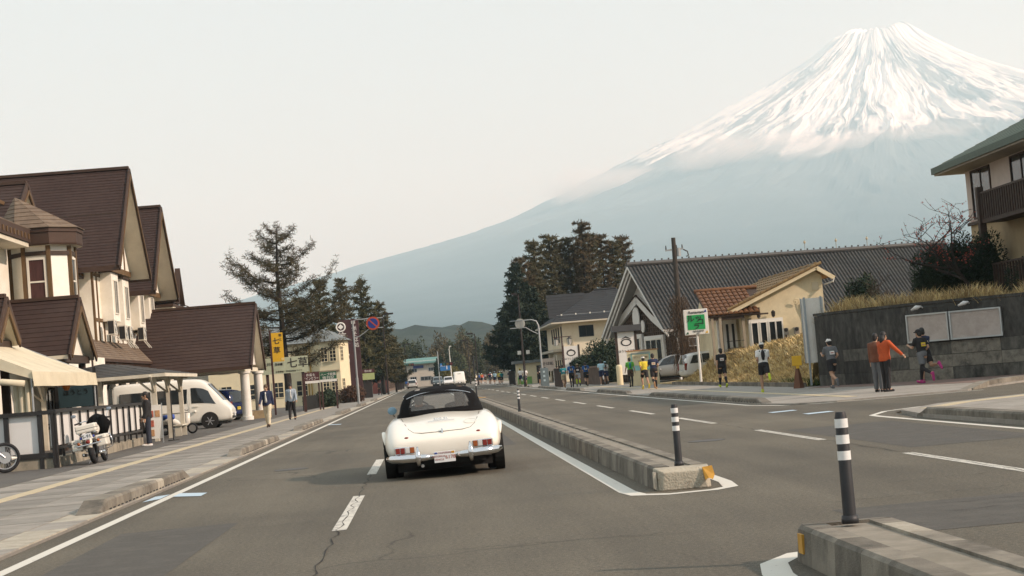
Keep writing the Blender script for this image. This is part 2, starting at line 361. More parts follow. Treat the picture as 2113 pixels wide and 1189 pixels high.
cp = [(14.0,43.6),(14.9,45.0),(15.6,46.0),(16.6,47.0),(17.8,48.0),(19.4,49.1),(22,50.6),(26,52.5)]
for i in range(len(cp)-1):
    a, b = Vector((*cp[i],0)), Vector((*cp[i+1],0)); d = (b-a).normalized(); nn = Vector((-d.y,d.x,0))*.16
    ha = .05 if i == 0 else .17
    A = [a+d*.005-nn, a+d*.005+nn]; B = [b-d*.005-nn, b-d*.005+nn]
    zz = lambda p, z: (p.x,p.y,z)
    MB().rings([[zz(A[0],0),zz(A[0],ha),zz(A[1],ha),zz(A[1],0)],[zz(B[0],0),zz(B[0],.17),zz(B[1],.17),zz(B[1],0)]]).build('kerb_stone', KERB_OLD if i % 2 else KERB, ck)
MB().slab([(19.4,49.3,-.1),(17.8,48.2,-.1),(16.4,47.1,-.1),(16,47.5,-.1),(22,51.5,-.1),(26,53.5,-.1),(26,52.7,-.1)],(0,0,.25)).build('kerb_infill', PAVE, ck)

# medians
MED_TOP = mat('median_fill', (.25,.225,.18), .95, .2, 5, dirt=(.15,.135,.1), dscale=1.5)
def median(name, x0, x1, y0, y1, h, far=False):
    st = struct(name); w = .19; r = .025
    def stones(xa, xb, outer):
        y = y0+.21; k = 0
        while y < y1-.01:
            L_ = min(.6+.03*(k % 3) if y < 90 else 6.0, y1-y)
            a, b = y+.003, y+L_-.003
            if outer < 0: ring = lambda yv: [(xa,yv,0),(xa+.012,yv,h-r),(xa+r+.012,yv,h),(xb,yv,h),(xb,yv,0)]
            else: ring = lambda yv: [(xb,yv,0),(xb-.012,yv,h-r),(xb-r-.012,yv,h),(xa,yv,h),(xa,yv,0)]
            mm = [KERB_OLD, KERB, KERB, KERB_OLD, KERB, KERB_PALE if name == 'near_median' else KERB, KERB_OLD][(k*k*3+k+(outer > 0)) % 7]
            MB().rings([ring(a), ring(b)]).build('kerb_stone', mm, st); y += L_; k += 1
    stones(x0, x0+w, -1); stones(x1-w, x1, 1)
    MB().box(x0+w+.003, x1-w-.003, y0+.21, y1, 0, h-.02).build('median_fill', MED_TOP, st)
    return st
m1 = median('median', 2.44, 3.06, 18.75, 300, .25)
NOSE = mat('chipped_nose_concrete', (.46,.42,.33), .9, .2, 5, dirt=(.2,.18,.145), dscale=5, bump=.6, bscale=40)
ORANGE = mat('orange_reflector', (.5,.26,.03), .6, .2, 9)
nb = MB(); nb.rings([[(2.44,18.96,0),(2.44,18.96,.245),(3.06,18.96,.245),(3.06,18.96,0)],[(2.445,18.75,0),(2.46,18.72,.235),(3.03,18.72,.235),(3.05,18.75,0)],[(2.5,18.69,0),(2.52,18.67,.2),(2.96,18.67,.2),(3.0,18.69,0)]])
nb.build('nose_block', NOSE, m1, bev=.012)
MB().box(2.412,2.444,18.72,18.80,.03,.21).build('nose_marker', KERB_PALE, m1)
MB().slab([(2.95,18.66,.23),(3.06,18.66,.24),(3.08,18.64,.14),(3.05,18.6,.09),(3.01,18.62,.11),(2.97,18.63,.09)], (0,.015,.0)).build('torn_reflector', ORANGE, m1)
m2 = median('near_median', 2.42, 3.1, -8, 11.42, .25)
m2b = MB(); m2b.rings([[(2.42,11.44,0),(2.44,11.44,.225),(2.465,11.44,.25),(3.06,11.44,.25),(3.1,11.44,.2),(3.1,11.44,0)],[(2.43,11.58,0),(2.45,11.58,.21),(2.48,11.57,.245),(3.05,11.57,.245),(3.09,11.58,.2),(3.09,11.58,0)]])
m2b.build('nose_block', KERB_OLD, m2)
# reflector on the corner that faces oncoming cars, wrapped round the left edge
MB().box(2.412,2.44,11.3,11.43,.07,.2).build('reflector', ORANGE, m2)

# flexible delineator posts
BLKPL = mat('black_rubber', (.02,.021,.024), .55, .25, 8); REFL = mat('white_reflective_tape', (.72,.72,.7), .35, .08, 12)
def post(loc, label, group='striped delineator posts on the median'):
    t = thing('delineator_post', label, 'post', loc, 0, group)
    MB().tube([(0,0,0),(0,0,.05)], [.055,.05], 20).build('base_collar', BLKPL, t, True)
    b = MB().tube([(0,0,.05),(0,0,.66),(0,0,.69)], [.041,.037,.03], 20).build('tube', BLKPL, t); shade_auto(b)
    for z in (.42,.52,.62):
        MB().tube([(0,0,z-.028),(0,0,z+.028)], [.0415,.041], 20, cap=False).build('reflective_band', REFL, t, True)
    return t
post((2.75,11.3,.25), 'black delineator post with white bands on the nearest kerbed island').scale = (1.08,1.08,1.08)
post((2.75,19.02,.245), 'black post with white bands on the chipped end of the long median')
post((2.78,52.2,.23), 'small striped post partway along the long median, right of the convertible')
post((2.78,96.5,.23), 'far striped post on the median next to the white convertible roof').scale = (1.1,1.1,1.6)
MB().box(2.42,3.08,90,91.2,.25,.262).build('yellow_patch', ORANGE, m1)

# ------------------------------------------------------------------ the mountain, the wooded foothills, the air
FC = Vector((16200*math.sin(R(15.95)), 16200*math.cos(R(15.95)), 0))
PR = [(0,2840),(300,2885),(400,2850),(540,2735),(770,2581),(1022,2436),(1412,2242),(1778,2074),(1974,1975),(2226,1882),(2461,1777),(2618,1722),(3130,1514),(3670,1322),(4030,1221),(4384,1140),(4820,1044),(5220,960),(6000,790),(7000,600),(8000,450),(9000,335),(10000,235),(11000,150),(12000,85),(13000,35),(14000,-12),(15000,-25)]
pr_r = np.array([p[0] for p in PR], float); pr_z = np.array([p[1] for p in PR], float)
def _vnoise(x, y, seed):
    """smooth value noise on numpy arrays"""
    xi, yi = np.floor(x).astype(np.int64), np.floor(y).astype(np.int64); xf, yf = x-xi, y-yi
    def h(i, j):
        n = (i*374761393+j*668265263+seed*1442695) & 0x7fffffff; n = ((n ^ (n >> 13))*1274126177) & 0x7fffffff
        return ((n ^ (n >> 16)) & 0xffff)/65535.0
    u_, v_ = xf*xf*(3-2*xf), yf*yf*(3-2*yf)
    return (h(xi,yi)*(1-u_)+h(xi+1,yi)*u_)*(1-v_)+(h(xi,yi+1)*(1-u_)+h(xi+1,yi+1)*u_)*v_
def _fbm(x, y, seed, o=5, g=.52):
    t, a, n = 0, 1, 0
    for k in range(o): t = t+a*_vnoise(x*2**k, y*2**k, seed+k*17); n += a; a *= g
    return t/n
def build_fuji():
    NT, NR = 1500, 520
    th0 = math.atan2(-FC.y, -FC.x)                       # finer in the sector that faces the road
    a = np.linspace(-1, 1, NT); th = th0+np.sign(a)*(np.abs(a)**1.7)*math.pi
    r = np.concatenate([np.linspace(4, 3300, int(NR*.8)), np.linspace(3340, 14500, NR-int(NR*.8))])
    T, Rr = np.meshgrid(th-th0, r)
    z = np.interp(Rr, pr_r, pr_z)
    wx = (_fbm(T*11, Rr/700, 3, 4)-.5)*.19; wy = (_fbm(T*11+40, Rr/700, 5, 4)-.5)*420      # warp, so that no gully runs straight
    big = _fbm((T+wx)*7, (Rr+wy)/2600, 11, 5); rid = 1-np.abs(2*_fbm((T+wx*.7)*19, (Rr+wy)/1500, 23, 5)-1); fine = 1-np.abs(2*_fbm((T+wx*.5)*52, (Rr+wy)/700, 31, 4)-1)
    amp = np.interp(Rr, [0,250,800,2000,3500,6000,9000,14000], [5,18,60,95,75,45,20,6])
    z = z+(big-.5)*amp*2.0+(rid-.72)*amp*.75+(fine-.72)*amp*.2
    az = R(15.95); lat = Rr*np.cos(T+th0)*math.cos(az)-Rr*np.sin(T+th0)*math.sin(az)
    rim = np.exp(-((Rr-300)/180)**2)
    z += rim*(50*np.exp(-((lat-240)/120)**2)-20*np.exp(-((lat-90)/45)**2)+16*np.sin(T*40)*np.exp(-((lat+140)/160)**2)-10*np.exp(-((lat+40)/110)**2))
    z -= np.exp(-(Rr/130)**2)*170
    # snow: closed on the upper cone, broken by thin crooked rock ribs in loose bundles, ragged at its lower edge
    lat0 = Rr*np.sin(T); edge = 1530+260*np.clip(np.abs(lat0)/2200, 0, 1)+460*(_fbm((T+wx)*14, (Rr+wy)/1300, 71, 5)-.5)+330*(_fbm((T+wx)*55, (Rr+wy)/500, 77, 4)-.5)
    cover = np.clip((z-edge)/70, 0, 1)
    l1 = 1-np.abs(2*_fbm((T+wx*1.1)*30, (Rr+wy)/1700, 41, 5, .6)-1); l2 = 1-np.abs(2*_fbm((T+wx*1.5)*75, (Rr+wy)/900, 47, 4, .6)-1)
    bund = _fbm((T+wx)*8, (Rr+wy)/900, 53, 4); den = np.clip((bund-.505)*8, 0, 1)*np.interp(Rr, [0,180,420,1100,2600], [.1,.4,.8,1,1])
    rock = np.clip((l1-(.95-.12*den))/.02, 0, 1)*np.clip(den*1.6, .0, 1)
    rock = np.maximum(rock, np.clip((l2-(.93-.05*den))/.03, 0, 1)*den*.6)
    blot = np.clip((_fbm((T+wx)*30, (Rr+wy)/520, 61, 5)-.635)/.03, 0, 1)*np.interp(Rr, [0,700,1500,3000], [0,.15,.9,1])
    snow = cover*(1-np.maximum(rock*.85, blot*.8))
    verts = np.stack([Rr*np.cos(T+th0), Rr*np.sin(T+th0), z], -1).reshape(-1, 3)
    i = np.arange(NR-1)[:,None]*NT+np.arange(NT-1)[None,:]
    f = np.stack([i, i+1, i+NT+1, i+NT], -1).reshape(-1, 4)
    me = bpy.data.meshes.new('mountain'); nv, nf = len(verts), len(f)
    me.vertices.add(nv); me.vertices.foreach_set('co', verts.astype(np.float32).ravel()); me.loops.add(nf*4); me.loops.foreach_set('vertex_index', f.astype(np.int32).ravel())
    me.polygons.add(nf); me.polygons.foreach_set('loop_start', np.arange(nf, dtype=np.int32)*4); me.polygons.foreach_set('use_smooth', np.ones(nf, dtype=bool)); me.update(calc_edges=True)
    at = me.attributes.new('snow', 'FLOAT', 'POINT'); at.data.foreach_set('value', snow.astype(np.float32).ravel())
    m = bpy.data.materials.new('snowy_volcano'); m.use_nodes = True; n = m.node_tree; L = n.links.new; b = n.nodes['Principled BSDF']; b.inputs['Roughness'].default_value = .9; b.inputs['Specular IOR Level'].default_value = .1
    t = n.nodes.new('ShaderNodeTexCoord'); sx = n.nodes.new('ShaderNodeSeparateXYZ'); L(t.outputs['Object'], sx.inputs[0])
    def mth(op, a, c):
        x = n.nodes.new('ShaderNodeMath'); x.operation = op
        for k, v in enumerate((a, c)):
            if isinstance(v, (int, float)): x.inputs[k].default_value = v
            else: L(v, x.inputs[k])
        return x.outputs[0]
    hgt = mth('DIVIDE', sx.outputs[2], 1000)
    wz = n.nodes.new('ShaderNodeTexNoise'); wz.inputs['Scale'].default_value = .0022; wz.inputs['Detail'].default_value = 9; wz.inputs['Roughness'].default_value = .65; L(t.outputs['Object'], wz.inputs['Vector'])
    wood = n.nodes.new('ShaderNodeValToRGB')          # conifers low, bare larch and ash fields higher; haze blue put in the colours
    L(mth('ADD', mth('MULTIPLY', hgt, .55), mth('MULTIPLY', mth('SUBTRACT', wz.outputs['Fac'], .5), .6)), wood.inputs[0])
    wood.color_ramp.elements[0].position = .05; wood.color_ramp.elements[0].color = (.022,.042,.045,1)
    wood.color_ramp.elements[1].position = .75; wood.color_ramp.elements[1].color = (.13,.155,.165,1)
    e2 = wood.color_ramp.elements.new(.25); e2.color = (.07,.095,.105,1)
    gn = n.nodes.new('ShaderNodeAttribute'); gn.attribute_name = 'snow'
    mx = n.nodes.new('ShaderNodeMixRGB'); L(gn.outputs['Fac'], mx.inputs[0]); L(wood.outputs[0], mx.inputs[1]); mx.inputs[2].default_value = (.88,.89,.9,1)
    L(mx.outputs[0], b.inputs['Base Color']); me.materials.append(m)
    o = bpy.data.objects.new('mountain', me); COL.objects.link(o); o.location = FC; o['kind'] = 'structure'
    return o
build_fuji()

def foothill(name, y0, depth, prof, seed, m, x0=-2600, x1=2600, nx=420, ny=14, rough=9):
    """a long wooded rise across the valley, lumpy with tree tops"""
    rs = np.random.RandomState(seed); P = []
    for j in range(ny):
        t = j/(ny-1); row = []
        for i in range(nx):
            x = x0+(x1-x0)*i/(nx-1)
            h = np.interp(x, [p[0] for p in prof], [p[1] for p in prof])*math.sin(t*math.pi*.5)**.8
            h += rough*t*(noise.noise((x*.011, j*.9, seed))+.8*noise.noise((x*.035, j*1.7, seed+5)))+rs.rand()*rough*.55*t-1
            row.append((x, y0+depth*t, max(h, -5)))
        P.append(row)
    o = MB().grid(P).build(name, m, smooth=True); o['kind'] = 'structure'; return o
WOOD1 = mat('far_conifer_wood', (.009,.026,.022), .95, .5, .03, dirt=(.03,.04,.022), dscale=.012)
WOOD2 = mat('bare_spring_wood', (.06,.052,.028), .95, .5, .06, dirt=(.02,.03,.014), dscale=.04)
foothill('wooded_foothill', 640, 330, [(-2600,45),(-500,32),(-50,27),(120,26.5),(400,27),(1000,36),(2600,55)], 4, WOOD1, nx=700)
foothill('wooded_rise', 490, 90, [(-900,14),(-120,9),(-20,7.5),(60,8),(160,9),(400,13),(900,14)], 8, WOOD2, -900, 900, 500, 10, 4)

hz = MB(); hz.box(-14500,19500,-4000,30500,-40,3400)
HZ = bpy.data.materials.new('haze_air'); HZ.use_nodes = True; HZ.node_tree.nodes.clear()
ho = HZ.node_tree.nodes.new('ShaderNodeOutputMaterial'); hv = HZ.node_tree.nodes.new('ShaderNodeVolumePrincipled')
hv.inputs['Color'].default_value = (.58,.85,1,1); hv.inputs['Absorption Color'].default_value = (1,1,1,1); hv.inputs['Density'].default_value = 1.04e-4; hv.inputs['Anisotropy'].default_value = 0.0
HZ.node_tree.links.new(hv.outputs[0], ho.inputs['Volume'])
tag(hz.build('haze', HZ), kind='stuff')

# thin cloud clinging to the flank just under the snow line
def cloud(name, loc, size, dens, seed, label, scale=.0019):
    q = MB(); q.ell((0,0,0), (1,1,1), 28, 16); o = q.build(name, None); o.location = loc; o.scale = size
    m = bpy.data.materials.new('cloud_'+str(seed)); m.use_nodes = True; n = m.node_tree; n.nodes.clear(); L = n.links.new
    out = n.nodes.new('ShaderNodeOutputMaterial'); v = n.nodes.new('ShaderNodeVolumePrincipled'); v.inputs['Color'].default_value = (1,1,1,1)
    t = n.nodes.new('ShaderNodeTexCoord'); g_ = n.nodes.new('ShaderNodeTexGradient'); g_.gradient_type = 'SPHERICAL'; L(t.outputs['Object'], g_.inputs[0])
    geo = n.nodes.new('ShaderNodeNewGeometry'); mp = n.nodes.new('ShaderNodeMapping'); mp.inputs['Scale'].default_value = (1,1,1.7); mp.inputs['Location'].default_value = (seed*311,0,0); L(geo.outputs['Position'], mp.inputs[0])
    z = n.nodes.new('ShaderNodeTexNoise'); z.inputs['Scale'].default_value = scale; z.inputs['Detail'].default_value = 5; z.inputs['Roughness'].default_value = .6; L(mp.outputs[0], z.inputs['Vector'])
    a = n.nodes.new('ShaderNodeMath'); a.operation = 'MULTIPLY_ADD'; L(g_.outputs['Fac'], a.inputs[0]); a.inputs[1].default_value = .55; L(z.outputs['Fac'], a.inputs[2])
    r = n.nodes.new('ShaderNodeMapRange'); r.inputs['From Min'].default_value = .62; r.inputs['From Max'].default_value = .95; r.inputs['To Min'].default_value = 0; r.inputs['To Max'].default_value = dens; L(a.outputs[0], r.inputs['Value'])
    L(r.outputs[0], v.inputs['Density']); L(v.outputs[0], out.inputs['Volume']); m.cycles.volume_step_rate = 1.0
    o.data.materials.append(m); tag(o, label, 'cloud', kind='stuff'); return o

cloud('mist_bank', (2750,13150,1520), (1300,420,240), .007, 1, 'thin cloud clinging below the snow on the left flank of the mountain')
cloud('mist_bank', (3650,12650,1500), (1250,400,190), .006, 2, 'thin cloud strip below the snow at the middle of the mountain')
cloud('mist_bank', (1750,13900,1470), (1100,500,230), .005, 3, 'faint cloud where the left flank meets the sky')

# ------------------------------------------------------------------ building helpers (world coordinates, thing at rz = 0)
def part(mb, name, mats, t, parent=None, **k):
    """build mb given in world coordinates as a part of thing t (whose empty stands unrotated at its base)"""
    o = t.location
    mb.v = [(p[0]-o.x, p[1]-o.y, p[2]-o.z) for p in mb.v]
    return mb.build(name, mats, parent or t, **k)
def course_roof(a, b, c, d, n, lift=.024):
    """stepped courses on the slope with eave a->b and ridge d->c"""
    a, b, c, d = map(Vector, (a, b, c, d)); m = MB()
    nn = (b-a).cross(d-a).normalized()
    if nn.z < 0: nn = -nn
    for i in range(n):
        t0, t1 = i/n, (i+1)/n+.15/n
        p, q = a.lerp(d, t0)+nn*lift, b.lerp(c, t0)+nn*lift
        r, s = b.lerp(c, min(t1, 1))+nn*lift*.25, a.lerp(d, min(t1, 1))+nn*lift*.25
        m.add([p, q, r, s, a.lerp(d, t0), b.lerp(c, t0)], [(0,1,2,3), (4,5,1,0)])
    return m
def rib_roof(a, b, c, d, n, rows, rw=.075):
    """standing rolls running from ridge to eave, with tile rows between them"""
    a, b, c, d = map(Vector, (a, b, c, d)); m = course_roof(a, b, c, d, rows, .03)
    nn = (b-a).cross(d-a).normalized(); nn = nn if nn.z > 0 else -nn; w = (b-a).normalized()*rw
    for i in range(n+1):
        t = i/n; p, q = a.lerp(b, t), d.lerp(c, t)
        m.add([p-w, p+nn*rw*1.7, p+w, q-w, q+nn*rw*1.7, q+w], [(0,1,4,3), (1,2,5,4), (0,2,1), (3,4,5)])
    return m
def thick(a, b, c, d, up):
    return MB().slab([a, b, c, d], up)
CREAM = mat('cream_stucco', (.80,.77,.68), .85, .07, 3, dirt=(.68,.63,.51), dscale=.5, bump=.15, bscale=120)
CREAM_W = mat('cream_lit_panel', (.84,.82,.74), .85, .06, 3, dirt=(.74,.69,.57), dscale=.6, bump=.15, bscale=120)  # paler copy of the stucco, sunlight put into its colour
SOFFIT = mat('soffit_board', (.62,.57,.45), .85, .08, 2)
TIMBER = mat('brown_timber', (.12,.07,.028), .75, .3, 6, stretch=(1,1,.2))
TIMBER_D = mat('dark_timber', (.045,.027,.018), .75, .3, 6)
ROOFBR = mat('brown_shingle', (.034,.0165,.012), .85, .3, 5, dirt=(.047,.026,.019), dscale=.5, bump=.3, bscale=40)
ROOFBR2 = mat('weathered_brown_shingle', (.17,.125,.085), .85, .25, 5, dirt=(.1,.07,.05), dscale=.8, bump=.3, bscale=40)
FASCIA = mat('fascia_brown', (.05,.025,.014), .7, .2, 4)
GLASS = mat('window_glass', (.02,.025,.028), .08, .3, 1.5, spec=.6)
CURTAIN = mat('red_curtain', (.06,.022,.02), .8, .35, 14, stretch=(1,1,.15))
FRAME_W = mat('white_frame', (.7,.67,.58), .6, .08, 4)
WHITE = mat('white_paint', (.74,.72,.66), .6, .06, 3, dirt=(.6,.57,.5), dscale=1.5)
BLACKP = mat('black_paint', (.018,.016,.015), .5, .3, 5)
GALV = mat('galvanised_steel', (.34,.36,.36), .5, .12, 6, metal=.4)
ACM = mat('ac_unit_cream', (.6,.57,.48), .6, .08, 5)

def window(t, o, ax, w, h, frame=FRAME_W, glass=GLASS, mull=(1,2), fr=.06, parent=None, depth=.05, name='window'):
    """window in a wall: o = lower corner, ax = unit vector along the wall; outward normal = ax rotated -90 deg about Z"""
    o, ax = Vector(o), Vector(ax).normalized(); out = Vector((ax.y, -ax.x, 0)); up = Vector((0,0,1)); m = MB()
    def bx(x0, x1, z0, z1, d0, d1):
        P = [o+ax*x+up*z+out*d for d in (d0, d1) for x, z in ((x0,z0),(x1,z0),(x1,z1),(x0,z1))]
        return P, [(0,1,2,3),(7,6,5,4),(0,4,5,1),(1,5,6,2),(2,6,7,3),(3,7,4,0)]
    for r in ((0,fr,0,h),(w-fr,w,0,h),(fr,w-fr,0,fr),(fr,w-fr,h-fr,h)): m.add(*bx(*r, -.01, depth))
    nx, nz = mull
    for i in range(1, nx): m.add(*bx(w*i/nx-fr*.35, w*i/nx+fr*.35, fr, h-fr, -.01, depth*.8))
    for i in range(1, nz): m.add(*bx(fr, w-fr, h*i/nz-fr*.35, h*i/nz+fr*.35, -.01, depth*.75))
    f = part(m, name, frame, t, parent)
    g_ = MB()
    g_.add(*bx(fr*.9, w-fr*.9, fr*.9, h-fr*.9, 0, .012)); p = part(g_, 'pane', glass, t, f)
    return f
def dentils(t, a, b, w, n, m, parent=None, dz=.12, out=(0,0,0)):
    a, b = Vector(a), Vector(b); q = MB()
    for i in range(n):
        c = a.lerp(b, (i+.5)/n); d = (b-a).normalized()
        q.bar(c-d*w/2+Vector(out), c+d*w/2+Vector(out), .06, dz)
    o = part(q, 'dentil_row', m, t, parent); o['kind'] = 'stuff'; return o

# ------------------------------------------------------------------ the half-timbered inn on the left
inn = thing('half_timbered_inn', 'cream half-timbered inn with steep brown shingle gables on the left', 'building', (-16,85,.05))
def P_(mb, name, m, **k): return part(mb, name, m, inn, **k)
# main block
P_(MB().box(-30,-16,84.0,112,.05,8.3), 'wall', CREAM)
P_(MB().box(-30,-17.0,54,83.99,4.2,8.0), 'wall', CREAM)          # wing behind the turret
P_(MB().box(-30,-15.4,44,64.9,.05,7.85), 'wall', CREAM)          # near wing
P_(MB().box(-28,-14.2,50.5,76.5,.05,3.6), 'wall', CREAM)         # ground floor front
def gable(Y, apex, half0, half1, ez, xo=-14.3, xw=-15.3, xr=-30, n=34, wall=True):
    A = (xo,Y,apex); Ar = (xr,Y,apex)
    e0, e1 = (xo,Y-half0,ez), (xo,Y+half1,ez); e0r, e1r = (xr,Y-half0,ez), (xr,Y+half1,ez)
    for (e, er, s) in ((e0,e0r,-1),(e1,e1r,1)):
        P_(course_roof(er, e, A, Ar, n), 'roof_slope', ROOFBR)
        so = P_(thick(Vector(e)+Vector((-.05,0,-.02)), Vector(A)+Vector((-.05,0,-.02)), Vector(Ar)+Vector((0,0,-.02)), Vector(er)+Vector((0,0,-.02)), (0,0,-.16)), 'soffit', SOFFIT)
        P_(MB().bar(Vector(e)+Vector((.03,s*.05,-.12)), Vector(A)+Vector((.03,0,-.1)), .07, .34), 'barge_board', FASCIA)
        P_(MB().bar(Vector(e)+Vector((.075,s*-.18,.02)), Vector(A)+Vector((.075,0,-.34)), .05, .12), 'barge_trim', TIMBER)
        P_(MB().bar((e[0],e[1]-s*.02,e[2]-.1), (er[0],er[1]-s*.02,er[2]-.1), .1, .26), 'fascia', FASCIA)
    P_(MB().bar((xo,Y,apex+.05),(xr,Y,apex+.05),.3,.14), 'ridge_cap', FASCIA)
    if wall:
        k = .93
        P_(MB().slab([(xw,Y-half0*k,ez+.2),(xw,Y+half1*k,ez+.2),(xw,Y,apex-.35)], (-1.2,0,0)), 'gable_wall', CREAM_W)
        for f in (-.5,-.25,0,.25,.5):
            yy = Y+f*half0; zt = ez+.2+(apex-ez-.5)*(1-abs(f)/.93)
            P_(MB().box(xw,xw+.05,yy-.09,yy+.09,ez+.32,zt), 'timber_stud', TIMBER)
        P_(MB().box(xw,xw+.055,Y-half0*.92,Y+half1*.92,ez+.02,ez+.3), 'timber_rail', TIMBER)
        P_(MB().box(xw,xw+.05,Y-half0*.5,Y+half1*.5,ez+2.0,ez+2.15), 'timber_rail', TIMBER)
gable(87.2,13.45,4.9,4.5,8.15)
gable(97.2,12.5,4.5,4.3,7.5)
gable(71.6,11.0,4.2,3.4,8.0,xo=-16.0,xw=-16.7,n=20)
P_(MB().bar((-14.32,83.0,10.75),(-24,83.0,10.75),.07,.07), 'snow_guard', TIMBER_D)
P_(MB().bar((-14.32,93.6,9.8),(-24,93.6,9.8),.07,.07), 'snow_guard', TIMBER_D)
# roof and eave past the second gable
P_(course_roof((-14.6,101.4,7.25),(-14.6,111,7.25),(-18.5,111,9.2),(-18.5,101.4,9.2),10), 'roof_slope', ROOFBR)
P_(MB().box(-16,-14.6,101.4,111,7.02,7.2), 'eave', FASCIA)
P_(MB().box(-16,-14.62,101.5,110.9,6.85,7.0), 'soffit', SOFFIT)
P_(MB().slab([(-14.9,104.0,7.3),(-14.9,106.0,7.3),(-14.9,105,9.3)],(-2.5,0,0)), 'dormer', CREAM)
for s in (-1,1): P_(MB().bar((-14.7,105+s*1.2,7.25),(-14.7,105,9.5),.3,.1), 'dormer_barge', FASCIA)
# facade timbers, boxed bay windows, air conditioners
P_(MB().box(-16,-15.9,84.0,84.22,.1,8.2), 'corner_post', TIMBER)
for y in (85.3,86.6,88.0,90.2,91.6,93.0,94.4,96.3,98.0,100.2,102.5,104.5):
    P_(MB().box(-16,-15.94,y-.07,y+.07,4.7,8.15), 'timber_stud', TIMBER)
for z in (5.75,8.0): P_(MB().box(-16,-15.945,84.2,104.6,z-.08,z+.08), 'timber_rail', TIMBER)
for (y, z) in ((86.2,5.7),(89.3,5.55),(94.0,5.5),(97.6,5.4)):
    bw = P_(MB().box(-16,-15.4,y,y+1.9,z,z+2.45), 'bay_box', CREAM)
    P_(MB().box(-16,-15.3,y-.1,y+2.0,z+2.46,z+2.56), 'bay_cap', TIMBER_D)
    P_(MB().box(-16,-15.34,y+.1,y+1.8,z-.02,z+.0), 'bay_sill', FRAME_W)
    window(inn, (-15.4,y+.45,z+.35), (0,1,0), 1.0, 1.75, mull=(2,1))
def ac(y, z, x=-15.2, s=1.0):
    b = P_(MB().box(x-.32,x,y,y+.85*s,z,z+.75*s), 'air_conditioner', ACM)
    for k in range(2): part(MB().torus((x+.012,y+.42*s,z+.38*s),(1,0,0),.3*s-.12*k,.012,20,5), 'grille', GALV, inn, b)
    part(MB().box(x-.3,x-.02,y-.012,y-.002,z+.06,z+.69*s), 'coil', BLACKP, inn, b)
    for yy in (y+.08,y+.75*s): part(MB().bar((x-.05,yy,z),(x+.25,yy,z-.42),.04), 'bracket', FRAME_W, inn, b)
ac(85.0,4.95); ac(86.9,4.72,-15.0); ac(88.3,4.72,-15.0); ac(93.2,4.85,-15.1); ac(94.8,5.3,-15.6,.8); ac(80.7,4.95,-16.2)
# lean-to roof along the front with its arcade band
P_(course_roof((-14.9,77.5,3.66),(-14.9,109,3.66),(-16.05,109,4.75),(-16.05,77.5,4.75),9,.025), 'lean_to_roof', ROOFBR2)
P_(MB().bar((-14.9,77.5,3.6),(-14.9,109,3.6),.12,.14), 'gutter', FASCIA)
P_(MB().box(-16,-14.98,77.5,109,3.2,3.55), 'lean_to_soffit', ROOFBR2)
dentils(inn, (-14.95,77.6,3.4), (-14.95,108.9,3.4), .12, 90, FASCIA, dz=.26)
ab = MB()
for i in range(10):
    y0 = 77.6+i*3.1
    arc = [(y0+.2+2.7*j/10, 2.35+.55*math.sin(math.pi*j/10)) for j in range(11)]
    ab.slab([(-15.6,y0,3.19),(-15.6,y0,2.3)]+[(-15.6,p,z) for p, z in arc]+[(-15.6,y0+3.1,2.3),(-15.6,y0+3.1,3.19)], (-.25,0,0))
    ab.box(-15.85,-15.6,y0-.12,y0+.12,.05,2.3)
P_(ab, 'arcade', CREAM)
P_(MB().box(-15.99,-15.95,77.6,108.5,.1,3.1), 'arcade_glazing', GLASS)
# octagonal bay turret
TC = Vector((-14.36,66.1,0)); rad = 1.22
def octp(r, z): return [(TC.x+r*math.cos(R(22.5+45*k)), TC.y+r*math.sin(R(22.5+45*k)), z) for k in range(8)]
P_(MB().rings([octp(rad,4.0),octp(rad,7.75)]), 'turret_wall', CREAM_W)
P_(MB().rings([octp(rad+.32,7.72),octp(rad+.35,7.78),octp(rad+.35,8.18),octp(rad+.4,8.2),octp(rad+.4,8.34)]), 'turret_cornice', FASCIA)
P_(MB().rings([octp(rad+.34,7.70),octp(rad+.1,7.716)]), 'turret_soffit', SOFFIT)
tr = MB(); ap = (TC.x-.9,TC.y,9.75); oo = octp(rad+.46,8.35)
for k in range(8): 
    a, b = oo[k], oo[(k+1) % 8]; tr2 = course_roof(a, b, ap, ap, 8, .03); o_ = len(tr.v); tr.v += tr2.v; tr.f += [tuple(i+o_ for i in f) for f in tr2.f]; tr.m += tr2.m
P_(tr, 'turret_roof', ROOFBR2)
P_(course_roof((-14.4,50,8.3),(-14.4,64.6,8.3),(-17.2,65.5,9.72),(-20,50,9.72),8), 'wing_roof', ROOFBR2)
P_(MB().box(-15.4,-14.45,50,64.3,7.62,7.78), 'wing_soffit', SOFFIT)
P_(MB().box(-14.5,-14.38,50,64.35,7.8,8.28), 'wing_fascia', FASCIA)
dentils(inn, (-14.37,50,8.0), (-14.37,64.3,8.0), .14, 26, TIMBER, dz=.2)
P_(MB().box(-17.0,-16.3,68,83.9,7.75,8.15), 'wing_eave', FASCIA); dentils(inn, (-16.28,69,7.95), (-16.28,83.8,7.95), .14, 24, TIMBER, dz=.2)
P_(course_roof((-16.2,68,8.17),(-16.2,84,8.17),(-18.5,84,9.6),(-18.5,68,9.6),7), 'wing_roof', ROOFBR)
oc = octp(rad,0)
